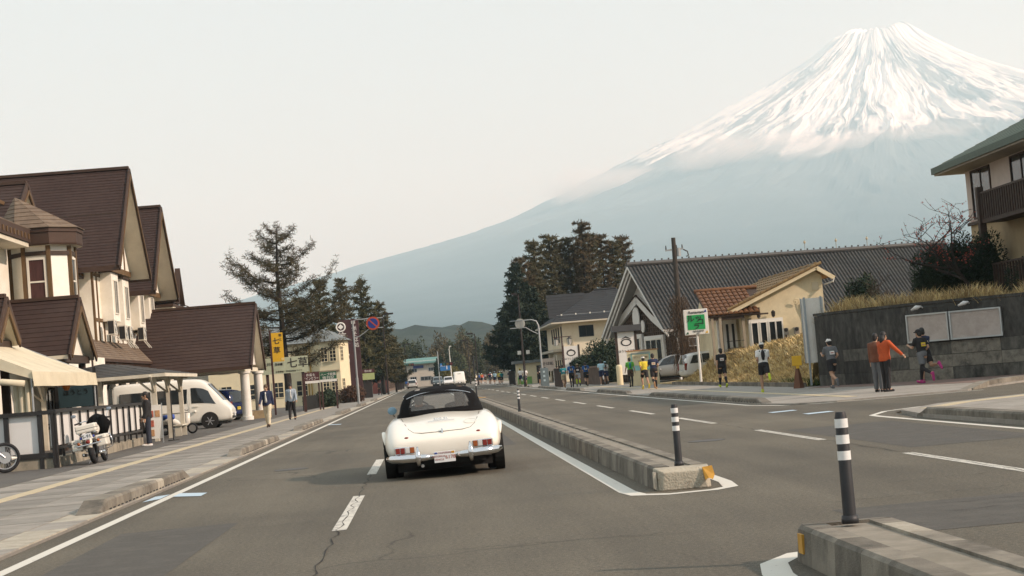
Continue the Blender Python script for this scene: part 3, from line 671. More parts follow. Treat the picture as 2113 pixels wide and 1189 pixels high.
for k in range(8):
    a, b = Vector(oc[k]), Vector(oc[(k+1) % 8])
    P_(MB().bar((a.x,a.y,4.0),(a.x,a.y,7.74),.15), 'turret_post', TIMBER)
    mid = (a+b)/2; nrm = (mid-Vector((TC.x,TC.y,0))).normalized()*.02
    P_(MB().bar(a+nrm+Vector((0,0,7.42)), b+nrm+Vector((0,0,7.42)), .08, .16), 'turret_rail', TIMBER_D)
    P_(MB().bar(a+nrm+Vector((0,0,5.3)), b+nrm+Vector((0,0,5.3)), .08, .15), 'turret_rail', TIMBER)
# faces: k=5 looks at the camera, k=7 at the road
for k, gl in ((5, CURTAIN), (7, GLASS)):
    a, b = Vector(oc[k]), Vector(oc[(k+1) % 8]); d = (b-a).normalized()
    window(inn, a+d*.1+Vector((0,0,5.42)), d, (b-a).length-.2, 1.85, glass=gl, mull=(1,2), fr=.09)
window(inn, (-15.4,56.5,4.6), (0,1,0), 5.2, 2.6, frame=TIMBER_D, mull=(4,1))
# entrance gables
def porch(Y, apex, h, ez, xo, n=12):
    for s in (-1,1):
        e, er = (xo,Y+s*h,ez), (-16.5,Y+s*h,ez)
        P_(course_roof(er, e, (xo,Y,apex), (-16.5,Y,apex), n), 'porch_roof', ROOFBR)
        P_(thick(Vector(e)-Vector((.05,0,.02)), Vector((xo-.05,Y,apex-.02)), (-16.4,Y,apex-.02), Vector(er)-Vector((0,0,.02)), (0,0,-.12)), 'soffit', SOFFIT)
        P_(MB().bar((xo+.03,Y+s*(h+.05),ez-.1),(xo+.03,Y,apex-.08),.06,.26), 'barge_board', FASCIA)
        P_(MB().bar((xo+.06,Y+s*(h-.16),ez-.06),(xo+.06,Y,apex-.36),.05,.16), 'barge_trim', TIMBER)
    P_(MB().bar((xo,Y,apex+.04),(-16.5,Y,apex+.04),.22,.12), 'ridge_cap', FASCIA)
    P_(MB().slab([(xo-.35,Y-h*.9,ez+.05),(xo-.35,Y+h*.9,ez+.05),(xo-.35,Y,apex-.2)], (-.15,0,0)), 'porch_gable', CREAM)
    P_(MB().box(xo-.5,xo-.2,Y-h*.95,Y+h*.95,ez-.25,ez), 'porch_beam', TIMBER_D)
    for s in (-1,1): P_(MB().box(xo-.55,xo-.33,Y+s*h*.85-.11,Y+s*h*.85+.11,.05,ez-.25), 'porch_post', TIMBER_D)
porch(60.6,5.35,2.3,3.3,-12.0)
porch(50.0,4.85,1.3,3.6,-12.0,8)
for y in (52,54.5,57,63.5,66,68.5,71,73.5): P_(MB().box(-14.2,-14.14,y-.08,y+.08,.1,3.5), 'timber_stud', TIMBER_D)
for y in (54.8,64.0,66.3,71.3): window(inn, (-14.2,y,.9), (0,1,0), 1.9, 1.7, frame=TIMBER_D, mull=(3,1))
P_(MB().box(-14.2,-14.13,50.5,76.5,.75,.87), 'timber_rail', TIMBER_D)
window(inn, (-17.0,79.5,5.0), (0,1,0), .9, .5)
# porte-cochere: big roof on white columns
pc = thing('porte_cochere', 'brown shingle roofed porch on two white columns over the inn drive', 'porch', (-12,97,.05))
def Q_(mb, name, m, **k): return part(mb, name, m, pc, **k)
PY, PX = 98.2, -9.45
for s, h in ((-1,5.2),(1,3.0)):
    ez = 3.0
    e, er = (PX,PY+s*h,ez), (-17,PY+s*h,ez)
    Q_(course_roof(er, e, (PX,PY,6.62), (-17,PY,6.62), 20), 'roof_slope', ROOFBR)
    Q_(thick(Vector(e)-Vector((.05,0,.02)), (PX-.05,PY,6.6), (-17,PY,6.6), Vector(er)-Vector((0,0,.02)), (0,0,-.15)), 'soffit', SOFFIT)
    Q_(MB().bar((PX+.03,PY+s*(h+.03),ez-.12),(PX+.03,PY,6.5),.07,.36), 'barge_board', FASCIA)
    Q_(MB().bar((PX,PY+s*h,ez-.08),(-17,PY+s*h,ez-.08),.1,.2), 'fascia', FASCIA)
Q_(MB().bar((PX,PY,6.67),(-17,PY,6.67),.26,.14), 'ridge_cap', FASCIA)
Q_(MB().slab([(PX-.5,PY-4.7,3.15),(PX-.5,PY+2.7,3.15),(PX-.5,PY,6.2)], (-.2,0,0)), 'gable_wall', WHITE)
Q_(MB().box(-16.4,PX-.4,PY-4.9,PY+2.8,2.75,2.98), 'ceiling', SOFFIT)
for (x, y) in ((-9.95,94.2),(-9.75,99.6)):
    c = Q_(MB().tube([(x,y,.05),(x,y,.25),(x,y,.26),(x,y,2.6),(x,y,2.62),(x,y,2.76)], [.34,.34,.27,.25,.33,.34], 24), 'column', WHITE); shade_auto(c)
Q_(MB().box(-10.3,-8.9,96.4,97.0,.05,.5), 'planter_box', mat('tan_timber', (.4,.3,.17), .8, .2, 4))

# ------------------------------------------------------------------ right side: bank, retaining wall, houses, restaurant
WALL_D = mat('stained_concrete', (.062,.059,.052), .95, .65, 6, stretch=(1,1,.4), dirt=(.012,.012,.011), dscale=1.1, bump=.4, bscale=50)
WALL_M = mat('part_stained_concrete', (.105,.1,.085), .95, .5, 5, stretch=(1,1,.5), dirt=(.02,.02,.018), dscale=2.2, bump=.4, bscale=50)
WALL_L = mat('pale_wall_block', (.2,.185,.15), .92, .28, 4, dirt=(.05,.047,.04), dscale=3.4, bump=.4, bscale=50)
STRAW = mat('dry_grass_soil', (.38,.29,.14), .95, .4, 1.2, dirt=(.1,.075,.035), dscale=.9, bump=.6, bscale=14)
rw = thing('retaining_wall', 'dark stained concrete retaining wall with paler blocks low down', 'wall', (16,55.5,.04))
WP = [(13.94,60.0),(14.55,58.3),(15.3,56.7),(16.2,55.2),(17.3,54.15),(18.9,53.2),(21,52.1),(23.5,50.9),(27,49.3)]
def wall_pt(s):
    L_ = [0]
    for i in range(len(WP)-1): L_.append(L_[-1]+math.dist(WP[i], WP[i+1]))
    s = max(0, min(s, L_[-1]-1e-6))
    for i in range(len(WP)-1):
        if s <= L_[i+1]:
            f = (s-L_[i])/(L_[i+1]-L_[i]); a, b = Vector((*WP[i],0)), Vector((*WP[i+1],0)); d = (b-a).normalized()
            return a.lerp(b, f), Vector((-d.y, d.x, 0))      # point, direction into the bank (to the left of travel)
WL = sum(math.dist(WP[i], WP[i+1]) for i in range(len(WP)-1))
def wall_panel(s0, s1, z0, z1, m, name='concrete_panel', inset=0.0, th=.3):
    q = MB(); n = max(2, int((s1-s0)/.5)+1); R0 = []
    for i in range(n):
        p, w = wall_pt(s0+(s1-s0)*i/(n-1)); a = p+w*(.02+inset); b = p+w*th
        R0.append([(a.x,a.y,z0),(a.x,a.y,z1),(b.x,b.y,z1),(b.x,b.y,z0)])
    q.rings(R0); return part(q, name, m, rw)
core = MB(); rr_ = []
for i in range(40):
    p, w = wall_pt(WL*i/39); a, b = p+w*.06, p+w*.36; rr_.append([(a.x,a.y,.0),(a.x,a.y,2.5),(b.x,b.y,2.5),(b.x,b.y,.0)])
part(core.rings(rr_), 'wall_core', WALL_D, rw)
s = 0.03; k = 0
while s < WL-.5:
    w_ = 1.62
    e = min(s+w_-.008, WL-.02)
    wall_panel(s, e, 1.28, 2.54, WALL_D)
    blocks = 3.0 < s < 11.2
    for j in range(3):
        z0 = .04+j*.415
        m_ = (WALL_M, WALL_L, WALL_L, WALL_M, WALL_L)[(k*2+j) % 5] if blocks else (WALL_D, WALL_M)[(k+j) % 3 == 0]
        if blocks and j == 2: m_ = (WALL_L, WALL_M)[k % 2]
        wall_panel(s, s+(e-s)*.5-.008 if blocks and k % 2 else e, z0, z0+.4, m_)
        if blocks and k % 2: wall_panel(s+(e-s)*.5+.008, e, z0, z0+.4, m_)
    s += w_; k += 1
wall_panel(0, WL, 2.55, 2.64, WALL_D, 'coping', -.02, .34)
# notice boards on the wall, with lamps above
BOARDP = mat('faded_board', (.38,.33,.29), .6, .12, 5, dirt=(.47,.42,.38), dscale=2)
ALU = mat('aluminium_frame', (.42,.44,.43), .45, .1, 5, metal=.5)
def noticeboard(s0, s1, z0, z1, label, m=BOARDP, lamp=True):
    a, w = wall_pt(s0); b, _ = wall_pt(s1); d = (b-a).normalized(); nrm = Vector((d.y,-d.x,0))
    t = thing('notice_board', label, 'notice board', (a+b)/2+Vector((0,0,z0)), 0, 'notice boards on the retaining wall')
    L_ = (b-a).length; off = nrm*.08
    def bx(u0,u1,h0,h1,e0,e1):
        P = [a+d*uu+nrm*ee+Vector((0,0,hh)) for ee in (e0,e1) for uu,hh in ((u0,h0),(u1,h0),(u1,h1),(u0,h1))]
        return P, [(0,1,2,3),(7,6,5,4),(0,4,5,1),(1,5,6,2),(2,6,7,3),(3,7,4,0)]
    part(MB().add(*bx(.03,L_-.03,z0+.03,z1-.03,.0,.09)), 'board', m, t)
    for r in ((0,.05,z0,z1),(L_-.05,L_,z0,z1),(.05,L_-.05,z0,z0+.05),(.05,L_-.05,z1-.05,z1)): part(MB().add(*bx(*r,.0,.13)), 'frame_bar', ALU, t)
    if lamp:
        c = a+d*L_*.4+Vector((0,0,z1+.2)); LAMP = mat('lamp_housing', (.62,.62,.6), .5, .1, 6)
        lt = thing('wall_lamp', 'white lamp head above the '+('board behind the orange jacket' if 'orange' in label else 'board behind the dark-clad runners' if 'runners' in label else 'bluish poster board'), 'lamp', c, 0, 'lamps above the notice boards')
        part(MB().tube([c+nrm*.02, c+nrm*.16+Vector((0,0,.05)), c+nrm*.2+d*-.05+Vector((0,0,.02))], .025, 8), 'arm', LAMP, lt)
        part(MB().tube([c+nrm*.2+d*.02+Vector((0,0,.04)), c+nrm*.24-d*.1+Vector((0,0,.02)), c+nrm*.24-d*.3-Vector((0,0,.05))], [.035,.075,.03], 10), 'head', LAMP, lt, smooth=True)
    return t
noticeboard(5.0,6.55,1.32,2.25,'grey framed notice board with two white scratches behind the orange jacket')
noticeboard(6.57,8.25,1.32,2.25,'grey framed notice board with dark stain behind the dark-clad runners')
noticeboard(10.9,12.4,1.3,2.2,'partly cut off notice board with bluish poster at the right edge', mat('bluish_poster', (.4,.46,.5), .5, .3, 3, dirt=(.62,.62,.58), dscale=3))
pp, pw = wall_pt(10.3); pi = thing('drain_pipe', 'thin grey pipe running down the stained wall near the bluish poster', 'pipe', pp)
part(MB().tube([pp-pw*.05+Vector((0,0,.1)), pp-pw*.05+Vector((0,0,1.5))], .025, 8), 'pipe', GALV, pi)

# grassy bank behind wall and kerb
def bank_h(x, y):
    t = max(0, min(1, (x-13.76)/np.interp(y, [60,68,76,84,92], [3.6,4.4,4.0,2.0,1.6]))); t = .55*t+.45*t*t*(3-2*t)
    top = np.interp(y, [50,60,62,66,75,82,88,91,93.5,104], [2.5,2.5,2.2,2.1,1.95,1.6,1.4,.75,.0,.0])
    # distance behind the wall line pushes up to full height
    if y < 61: t = 1
    return .05+top*t+.28*min(1,2*t)*noise.noise((x*.55,y*.45,3))
bm_ = MB(); rows = []
for j in range(64):
    y = 50+j*.86; row = []
    for i in range(34):
        # left border follows the wall line or the bank kerb
        if y < 60:
            xl = np.interp(y, [49.3,50.9,52.1,53.2,54.15,55.2,56.7,58.3,60], [27.3,23.8,21.3,19.2,17.6,16.5,15.6,14.85,14.25])
        else: xl = 14.2-.4*min(1, (y-60)/2)
        xx = xl+(i/33)**1.6*(40-xl); row.append((xx, y, bank_h(xx, y)))
    rows.append(row)
bank = bm_.grid(rows).build('grass_bank', STRAW, smooth=True); bank['kind'] = 'structure'
mk = struct('bank_kerb')
yk = 61.0; k = 0
while yk < 93:
    MB().box(13.52,13.72,yk+.01,yk+1.15,0,.2).build('kerb_stone', KERB_OLD if k % 2 else KERB, mk); yk += 1.16; k += 1
GRASS_D = [mat('dry_grass_gold', (.6,.46,.21), .9, .4, .9), mat('dry_grass_brown', (.34,.24,.11), .9, .45, .9), mat('dry_grass_pale', (.66,.54,.3), .9, .35, .9), mat('green_weeds', (.06,.09,.02), .9, .4, 3)]
def grass(name, spots, hmin, hmax, label, mats, w=.012, lean=.5, blades=7):
    q = MB(); rg = random.Random(len(spots))
    for (x, y, z) in spots:
        for _ in range(blades):
            a = rg.uniform(0, 6.28); h = rg.uniform(hmin, hmax); l = rg.uniform(.1, lean)*h; b = rg.uniform(0, 6.28); ww = w*rg.uniform(.7, 1.5)
            x0, y0 = x+rg.uniform(-.12,.12), y+rg.uniform(-.12,.12); q.cur = rg.choice((0,0,0,1,1,2)) if len(mats) > 1 else 0
            dx, dy = math.cos(b)*ww, math.sin(b)*ww
            q.add([(x0-dx,y0-dy,z-.03),(x0+dx,y0+dy,z-.03),(x0+math.cos(a)*l*.45+dx*.7,y0+math.sin(a)*l*.45+dy*.7,z+h*.6),(x0+math.cos(a)*l*.45-dx*.7,y0+math.sin(a)*l*.45-dy*.7,z+h*.6),(x0+math.cos(a)*l,y0+math.sin(a)*l,z+h)], [(0,1,2,3),(3,2,4)])
    o = q.build(name, mats, fix=False); tag(o, label, 'grass', kind='stuff'); return o
rg = random.Random(3); sp = []
while len(sp) < 9000:
    y = rg.uniform(60.9,93); x = 13.75+rg.random()**1.4*9; sp.append((x,y,bank_h(x,y)))
grass('dry_grass', sp, .08, .26, 'golden dry grass on the bank below the orange-roofed house', GRASS_D[:3], .02, 1.7, 8)
sp = []
for _ in range(2600):
    s_ = rg.uniform(0, WL); p, w = wall_pt(s_); o_ = .3+rg.random()**1.5*3.0; q_ = p+w*o_; sp.append((q_.x,q_.y,2.5-.42*max(0, min(1, .62-1.5*noise.noise((s_*.9,o_*.8,2)))) ))
grass('tall_dry_grass', sp, .25, .72, 'tall straw-coloured grass along the top of the retaining wall', [GRASS_D[1],GRASS_D[0],GRASS_D[2]], .014, 1.0, 7)
sp = [(13.75+rg.random()*.5, 60.5+rg.random()*5, .1) for _ in range(130)]
grass('green_weeds', sp, .08, .3, 'green weeds at the foot of the bank beside the retaining wall', [GRASS_D[3]], .02, .7, 6)

# white two-sided sign slab at the end of the wall
sl = thing('sign_slab', 'tall blank white sign slab on grey posts behind the wall end', 'sign', (14.0,60.3,.1))
part(MB().box(13.62,14.42,60.25,60.37,.9,3.22), 'panel', WHITE, sl)
for x in (13.72,14.32): part(MB().box(x-.03,x+.03,60.19,60.25,.1,3.26), 'post', mat('grey_post', (.3,.34,.36), .6, .1), sl)
part(MB().box(13.6,13.615,60.24,60.38,.9,3.22), 'edge_strip', GALV, sl)

# ---- the orange-tiled restaurant house on the bank
WALLC = mat('pale_yellow_stucco', (.66,.57,.38), .88, .08, 3, dirt=(.5,.43,.28), dscale=.8, bump=.2, bscale=90)
TILE_O = mat('orange_roof_tile', (.22,.145,.06), .8, .3, 4, dirt=(.13,.075,.032), dscale=2.2, bump=.2)
TILE_R = mat('rust_roof_tile', (.16,.07,.025), .75, .35, 4, dirt=(.08,.035,.018), dscale=2.4, bump=.2)
hs = thing('tiled_house', 'pale yellow restaurant house with rusty orange tile roofs on the bank', 'building', (18,90,1.3))
def H_(mb, name, m, **k): return part(mb, name, m, hs, **k)
H_(MB().slab([(16.2,85.3,1.2),(20.45,85.3,1.2),(20.45,85.3,5.05),(20.1,85.3,5.32),(16.2,85.3,3.7)], (0,14,0)), 'wall', WALLC)
def tile_slope(a, b, c, d, nx, nz, m, nm='roof_tile'):
    """single half-round tiles, sharing one mesh"""
    a, b, c, d = map(Vector, (a, b, c, d)); ux = (b-a)/nx; uz = (d-a)/nz; nn = ux.cross(uz).normalized(); nn = nn if nn.z > 0 else -nn
    q = MB(); rs = []
    for t in (0, 1.08):
        lift = .05 if t == 0 else .0
        rs.append([ux*(.5-.5*math.cos(math.pi*j/4))*.98+uz*t+nn*(lift+.075*math.sin(math.pi*j/4)) for j in range(5)])
    vs_ = rs[0]+rs[1]; q.add(vs_, [(i,i+1,6+i,5+i) for i in range(4)]+[(4,3,2,1,0)])
    me = q.mesh(nm, m)
    for i in range(nx):
        for j in range(nz):
            o = link(nm, me, hs, a+ux*i+uz*j-hs.location)
    H_(MB().slab([a,b,c,d], -nn*.08), 'roof_deck', TIMBER_D)
tile_slope((14.35,84.6,3.42),(17.0,84.6,3.42),(17.6,88,4.78),(14.35,88,4.78),10,7,TILE_R)
tile_slope((15.5,99.5,3.62),(15.5,84.9,3.62),(20.1,84.9,5.55),(20.1,99.5,5.55),26,8,TILE_O)
H_(course_roof((21.0,84.9,4.95),(21.0,99.5,4.95),(20.1,99.5,5.55),(20.1,84.9,5.55),4), 'roof_slope', TILE_O)
for i in range(9):
    f = i/8; H_(MB().tube([(20.1,84.85+f*13,5.62),(20.1,84.85+f*13+1.6,5.6)], [.13,.11], 8), 'ridge_tile', TILE_O)
H_(MB().bar((15.4,84.9,3.5),(20.1,84.9,5.47),.12,.22), 'barge_board', WALLC); H_(MB().bar((20.1,84.9,5.47),(21.0,84.9,4.87),.12,.2), 'barge_board', WALLC)
for i in range(17): f = i/16; H_(MB().tube([Vector((15.4,84.82,3.68)).lerp(Vector((20.1,84.82,5.6)),f), Vector((15.4,84.82,3.68)).lerp(Vector((20.1,84.82,5.6)),f)+Vector((.27,0,.11))], .075, 8), 'verge_tile', TILE_O)
H_(MB().tube([(14.3,88,4.86),(17.6,88,4.86)], .11, 8), 'ridge_tile', TILE_R)
H_(MB().tube([(15.45,84.75,3.5),(15.45,99,3.5)], .06, 8), 'gutter', TIMBER_D)
H_(MB().tube([(15.5,84.78,3.42),(16.5,84.9,3.36),(17.5,85.1,3.36)], .045, 8), 'drain_pipe', TIMBER_D)
H_(MB().box(15.05,16.2,86.5,89.4,1.0,3.5), 'wing_wall', WALLC)
H_(MB().slab([(14.6,86.2,3.4),(14.6,89.8,3.4),(14.6,88,4.6)],(.1,0,0)), 'wing_gable', WALLC)
for (x, y) in ((14.55,84.75),(14.95,84.75),(16.15,84.9)): H_(MB().box(x-.07,x+.07,y-.07,y+.07,.95,3.4), 'porch_post', mat('taupe_paint', (.3,.25,.18), .8, .15))
H_(MB().box(14.45,16.2,84.7,84.8,3.2,3.38), 'porch_beam', TIMBER_D)
H_(MB().box(15.05,16.05,86.3,86.49,1.25,3.2), 'door_screen', WHITE)
for x in (15.2,15.5,15.8): H_(MB().box(x,x+.12,86.26,86.3,1.6,3.0), 'screen_slot', BLACKP)
for z in (1.5,1.75,2.1): H_(MB().bar((15.2,84.7,z),(16.1,84.7,z),.03), 'rail_bar', BLACKP)
H_(MB().box(14.8,16.2,84.3,86.2,.9,1.22), 'porch_step', CONC)
bw_ = H_(MB().box(16.45,18.2,85.0,85.3,1.45,3.1), 'bay_box', WHITE)
for x in (16.55,17.0,17.45,17.8): window(hs, (x,85.0,1.6), (1,0,0), .36, 1.35, mull=(1,1), fr=.04, frame=WHITE)
for x in (17.0,17.75):
    ln = H_(MB().tube([(x,85.1,3.15),(x,85.05,3.2),(x,85.05,3.42),(x,85.05,3.5)], [.03,.09,.11,.02], 8), 'lantern', BLACKP)
for x in (18.35,18.9):
    mt = H_(MB().box(x-.13,x+.13,85.18,85.3,2.2,2.55), 'meter_box', mat('meter_grey', (.28,.26,.22), .6, .15))
    part(MB().cyl((x,85.17,2.45),(0,1,0),.1,.05,14), 'dial', BLACKP, hs, mt)
    H_(MB().tube([(x,85.25,2.2),(x+.05,85.22,1.95),(x+.12,85.25,2.05)], .03, 6), 'cable', BLACKP)
window(hs, (18.85+.35,85.3,3.2), (1,0,0), .62, .5, frame=mat('grey_frame', (.3,.31,.29), .6, .1), mull=(1,1), glass=mat('milky_pane', (.22,.26,.25), .3, .15, 4))
H_(MB().box(19.35,19.72,85.24,85.3,1.6,3.0), 'service_door', BLACKP)
H_(MB().box(19.9,20.25,85.27,85.3,4.35,4.75), 'vent_panel', mat('stucco_patch', (.55,.48,.34), .8, .1))
H_(MB().tube([(19.2,85.2,4.0),(19.25,85.2,3.6),(19.35,85.25,2.9),(19.3,85.25,2.1)], .018, 6), 'cable', GALV)
H_(MB().torus((19.0,85.15,3.85),(0,1,.3),.13,.02,16,6), 'dish', WALLC)
H_(MB().tube([(20.95,84.8,4.85),(20.9,84.8,4.7),(20.55,85.2,4.6)], .035, 6), 'drain_pipe', WHITE)

# ---- the big noodle restaurant with the grey ribbed roof
WHITE_S = mat('white_plaster', (.72,.7,.65), .85, .06, 3)
ROOFG = mat('grey_tile_roof', (.055,.055,.054), .65, .2, 4, dirt=(.085,.082,.075), dscale=.4, bump=.2)
LATT = mat('brown_lattice', (.055,.034,.022), .8, .25, 6)
rs_ = thing('noodle_restaurant', 'long grey ribbed roof restaurant with white gable facing the road', 'building', (24,118,.05))
def N_(mb, name, m, **k): return part(mb, name, m, rs_, **k)
# the gable end stands askew to the long ridge: s runs along the gable from its near foot, o outwards
GR, GL = Vector((16.0,112.0,0)), Vector((12.6,119.0,0)); ge = (GL-GR).normalized(); gn_ = Vector((-ge.y, ge.x, 0)); gn_ = -gn_ if gn_.y > 0 else gn_
rdir = Vector((.966,.26,0)); EZ, AZ = 3.45, 8.05; GA = Vector((14.35,115.3,AZ)); GW = (GL-GR).length
E0, E1 = GR+Vector((0,0,EZ)), GL+Vector((0,0,EZ)); LEN = 25.0
E0b, E1b, GAb = E0+rdir*LEN, E1+rdir*LEN+Vector((0,8,0)), GA+rdir*LEN+Vector((0,0,.12))
N_(rib_roof(E0, E0b, GAb, GA, 92, 16), 'roof_slope', ROOFG)['kind'] = 'stuff'
N_(rib_roof(E1, E1b, GAb, GA, 40, 10), 'roof_slope', ROOFG)['kind'] = 'stuff'
N_(MB().tube([GA-rdir*.1+Vector((0,0,.1)), GAb+Vector((0,0,.1))], .16, 8), 'ridge_cap', ROOFG)
for i in range(50): p = (GA+Vector((0,0,.27))).lerp(GAb+Vector((0,0,.27)), i/49); N_(MB().bar(p, p+Vector((0,0,.1)), .1), 'ridge_tile', ROOFG)
GS = mat('grey_soffit', (.3,.29,.27), .8, .1)
for (e0, nm) in ((E0,'near'),(E1,'far')):
    dn = Vector((0,0,-.14)); N_(MB().slab([e0+rdir*.02-Vector((0,0,.03)), GA+rdir*.02-Vector((0,0,.03)), GA+rdir*1.5-Vector((0,0,.03)), e0+rdir*1.5-Vector((0,0,.03))], dn), 'soffit', GS)
    for k in range(3):
        o = rdir*(-.05+k*.16)-Vector((0,0,.1+.2*k)); N_(MB().bar(e0+o, GA+o, .06, .13), 'barge_board', WHITE_S)
W0 = GR+rdir*1.1
def gp_(s, z, o=0): return W0+ge*s+gn_*o+Vector((0,0,z))
def gslab(pts, o0, o1): return MB().slab([gp_(s, z, o0) for s, z in pts], gn_*(o1-o0))
half = [(.35,.05),(GW-.25,.05),(GW-.25,EZ+.2),(GW*.47,AZ-.35),(.35,EZ+.2)]
N_(MB().slab([gp_(s, z) for s, z in half], rdir*24), 'wall', WHITE_S)
lat = [(.5,.1),(GW-.4,.1),(GW-.4,3.75),(4.5,5.45),(1.5,3.3),(.5,2.9)]
N_(gslab(lat, .01, .08), 'lattice_panel', LATT)
lm = MB()
def lat_top(s): return float(np.interp(s, [.5,1.5,4.5,GW-.4], [2.9,3.3,5.45,3.75]))
for i in range(26): s_ = .65+i*.265; lm.bar(gp_(s_,.2,.1), gp_(s_,lat_top(s_)-.05,.1), .05)
for i in range(17):
    z = .4+i*.3; ss = [q for q in np.linspace(.55,GW-.45,60) if lat_top(q) > z+.03]
    if len(ss) > 2: lm.bar(gp_(ss[0],z,.12), gp_(ss[-1],z,.12), .045)
N_(lm, 'lattice', mat('lattice_batten', (.12,.085,.06), .8, .2, 6))['kind'] = 'stuff'
for (a_, b_) in (((7.5,4.0),(4.5,5.75)),((4.5,5.75),(2.7,4.35)),((2.7,4.35),(.9,3.25))):
    N_(MB().bar(gp_(*a_,.25), gp_(*b_,.25), .12, .5), 'inner_gable_board', WHITE_S)
    N_(MB().bar(gp_(a_[0],a_[1]+.29,.3), gp_(b_[0],b_[1]+.29,.3), .1, .08), 'inner_gable_cap', TIMBER_D)
def disc(s, z, rs_x, rz, nm):
    N_(MB().slab([gp_(s+rs_x*math.cos(t), z+rz*math.sin(t), .32) for t in [2*math.pi*k/28 for k in range(28)]], gn_*.08), nm, WHITE_S)
disc(4.6,4.45,.42,.78,'oval_sign'); disc(3.85,3.85,.22,.42,'oval_sign')
for (s0, s1, z0, z1, mu) in ((4.25,5.3,1.5,3.35,1),(1.6,3.95,.5,3.15,3)):
    N_(gslab([(s0,z0-.15),(s1,z0-.15),(s1,z1),(s0,z1)], .1, .3), 'window_surround', WHITE_S)
    window(rs_, gp_(s1-.16,z0,.3), -ge, (s1-s0)-.32, (z1-z0)-.22, frame=FRAME_W, mull=(mu,1), fr=.09)
def sp_(x, z, o=0): return W0+rdir*x+Vector((rdir.y,-rdir.x,0))*o+Vector((0,0,z))
N_(MB().slab([sp_(.4,.06,-.25),sp_(22,.06,-.25),sp_(22,3.35,-.25),sp_(.4,3.35,-.25)], Vector((rdir.y,-rdir.x,0))*.1), 'side_cladding', LATT)
for x in (2.4,4.6,6.8,9.0): window(rs_, sp_(x,.5,-.14), rdir, 1.7, 2.3, frame=LATT, mull=(3,1), fr=.07)
for r in ((.55,2.15,2.2,2.25),(.55,2.15,2.75,2.8),(.55,.6,2.25,2.75),(2.1,2.15,2.25,2.75)): N_(MB().slab([sp_(r[0],r[2],.02),sp_(r[1],r[2],.02),sp_(r[1],r[3],.02),sp_(r[0],r[3],.02)], Vector((rdir.y,-rdir.x,0))*.07), 'sign_frame_bar', GALV)
N_(MB().slab([sp_(.6,2.25,.02),sp_(2.1,2.25,.02),sp_(2.1,2.75,.02),sp_(.6,2.75,.02)], Vector((rdir.y,-rdir.x,0))*.04), 'dark_signboard', BLACKP)
for i in range(3):
    p = GA+rdir*(13.6+i*2.5)+Vector((0,0,.1)); lr = N_(MB().tube([p, p+Vector((0,0,.95))], .03, 6), 'lightning_rod', GALV)
    part(MB().ell(p+Vector((0,0,.78)),(.09,.09,.12),8,6), 'finial', mat('pale_brass', (.5,.42,.28), .5, .1), rs_, lr)

def logo_panel(name, label, x0, x1, y, z0, z1, cap=True, small='南', body='ほうとう不動'):
    """standing white board with an oval and a roof stroke over brush lettering"""
    t = thing(name, label, 'sign', ((x0+x1)/2,y,.05), 0, 'white noodle-house signs')
    w = x1-x0; c = (x0+x1)/2; INK = mat('brush_ink', (.03,.025,.022), .7, .2); RED = mat('red_ink', (.4,.08,.05), .7, .2)
    part(MB().box(x0,x1,y,y+.14,z0,z1), 'board', WHITE_S, t)
    for x in (x0-.09,x1+.09): part(MB().box(x-.08,x+.08,y-.02,y+.17,.05,z1+.1), 'post', TIMBER_D, t)
    h = z1-z0; ts = h/2.9
    zc = z1-.72*ts
    part(MB().torus((0,0,0),(0,1,0),.3,.05,32,6), 'emblem_ring', INK, t).scale = (1,1,1)
    ring = t.children[-1] if False else [o for o in t.children if o.name.startswith('emblem_ring')][0]
    ring.data.transform(Matrix.Translation(t.location)); ring.data.transform(Matrix.Diagonal((w*.95,.25,w*.62,1)))
    ring.location = Vector((c,y-.01,zc))-t.location
    for s in (-1,1):
        part(MB().slab([(c,y-.006,zc+.42*ts),(c+s*w*.3,y-.006,zc+.23*ts),(c+s*w*.28,y-.006,zc+.21*ts),(c,y-.006,zc+.32*ts)], (0,-.012,0)), 'emblem_stroke', INK, t)
    text(t, body, w*.165, INK, Vector((c,y-.008,zc-.6*ts))-t.location, spacing=1.0)
    text(t, 'ー ・', w*.1, INK, Vector((c,y-.008,zc-.38*ts))-t.location)
    text(t, small, w*.22, INK, Vector((c,y-.008,z0+.55*ts))-t.location)
    return t
lg = logo_panel('sign_board', 'large white noodle-house sign with black oval emblem beside the lattice gable', 12.75, 13.86, 111.3, .68, 3.5)
part(MB().box(12.4,14.35,111.0,111.9,3.53,3.93), 'cap_roof', mat('slate_cap', (.06,.06,.062), .6, .15), lg)
logo_panel('sign_board', 'smaller white oval-emblem sign between dark posts before the beige building', 12.34, 13.58, 150, .9, 3.35)
TEALP = mat('notice_teal', (.32,.6,.58), .6, .12, 5); CREAMP = mat('notice_cream', (.72,.62,.4), .7, .1, 5)
nw = thing('menu_wall', 'low cream wall carrying a cream and turquoise lettered notice', 'wall', (12.85,100,.05))
part(MB().box(11.95,13.75,100,100.2,.05,2.1), 'wall', CREAMP, nw)
part(MB().box(11.9,13.8,99.97,100.23,2.1,2.16), 'coping', mat('terracotta', (.4,.2,.09), .8, .2), nw)
part(MB().box(12.15,13.3,99.96,99.998,.95,1.95), 'notice', TEALP, nw); part(MB().box(12.22,13.22,99.94,99.958,1.25,1.9), 'notice_sheet', CREAMP, nw)
part(MB().box(12.15,13.3,99.9,99.96,1.96,2.02), 'light_bar', ALU, nw)
text(nw, 'ほうとう不動', .14, mat('brown_ink', (.3,.16,.07), .7, .1), Vector((12.72,99.93,1.72))-nw.location)
text(nw, '営業中', .12, mat('brown_ink', (.3,.16,.07), .7, .1), Vector((12.72,99.93,1.48))-nw.location)
gp = thing('gate_post', 'stubby cream gate post with rounded top below the large oval sign', 'post', (12.6,110.5,.05))
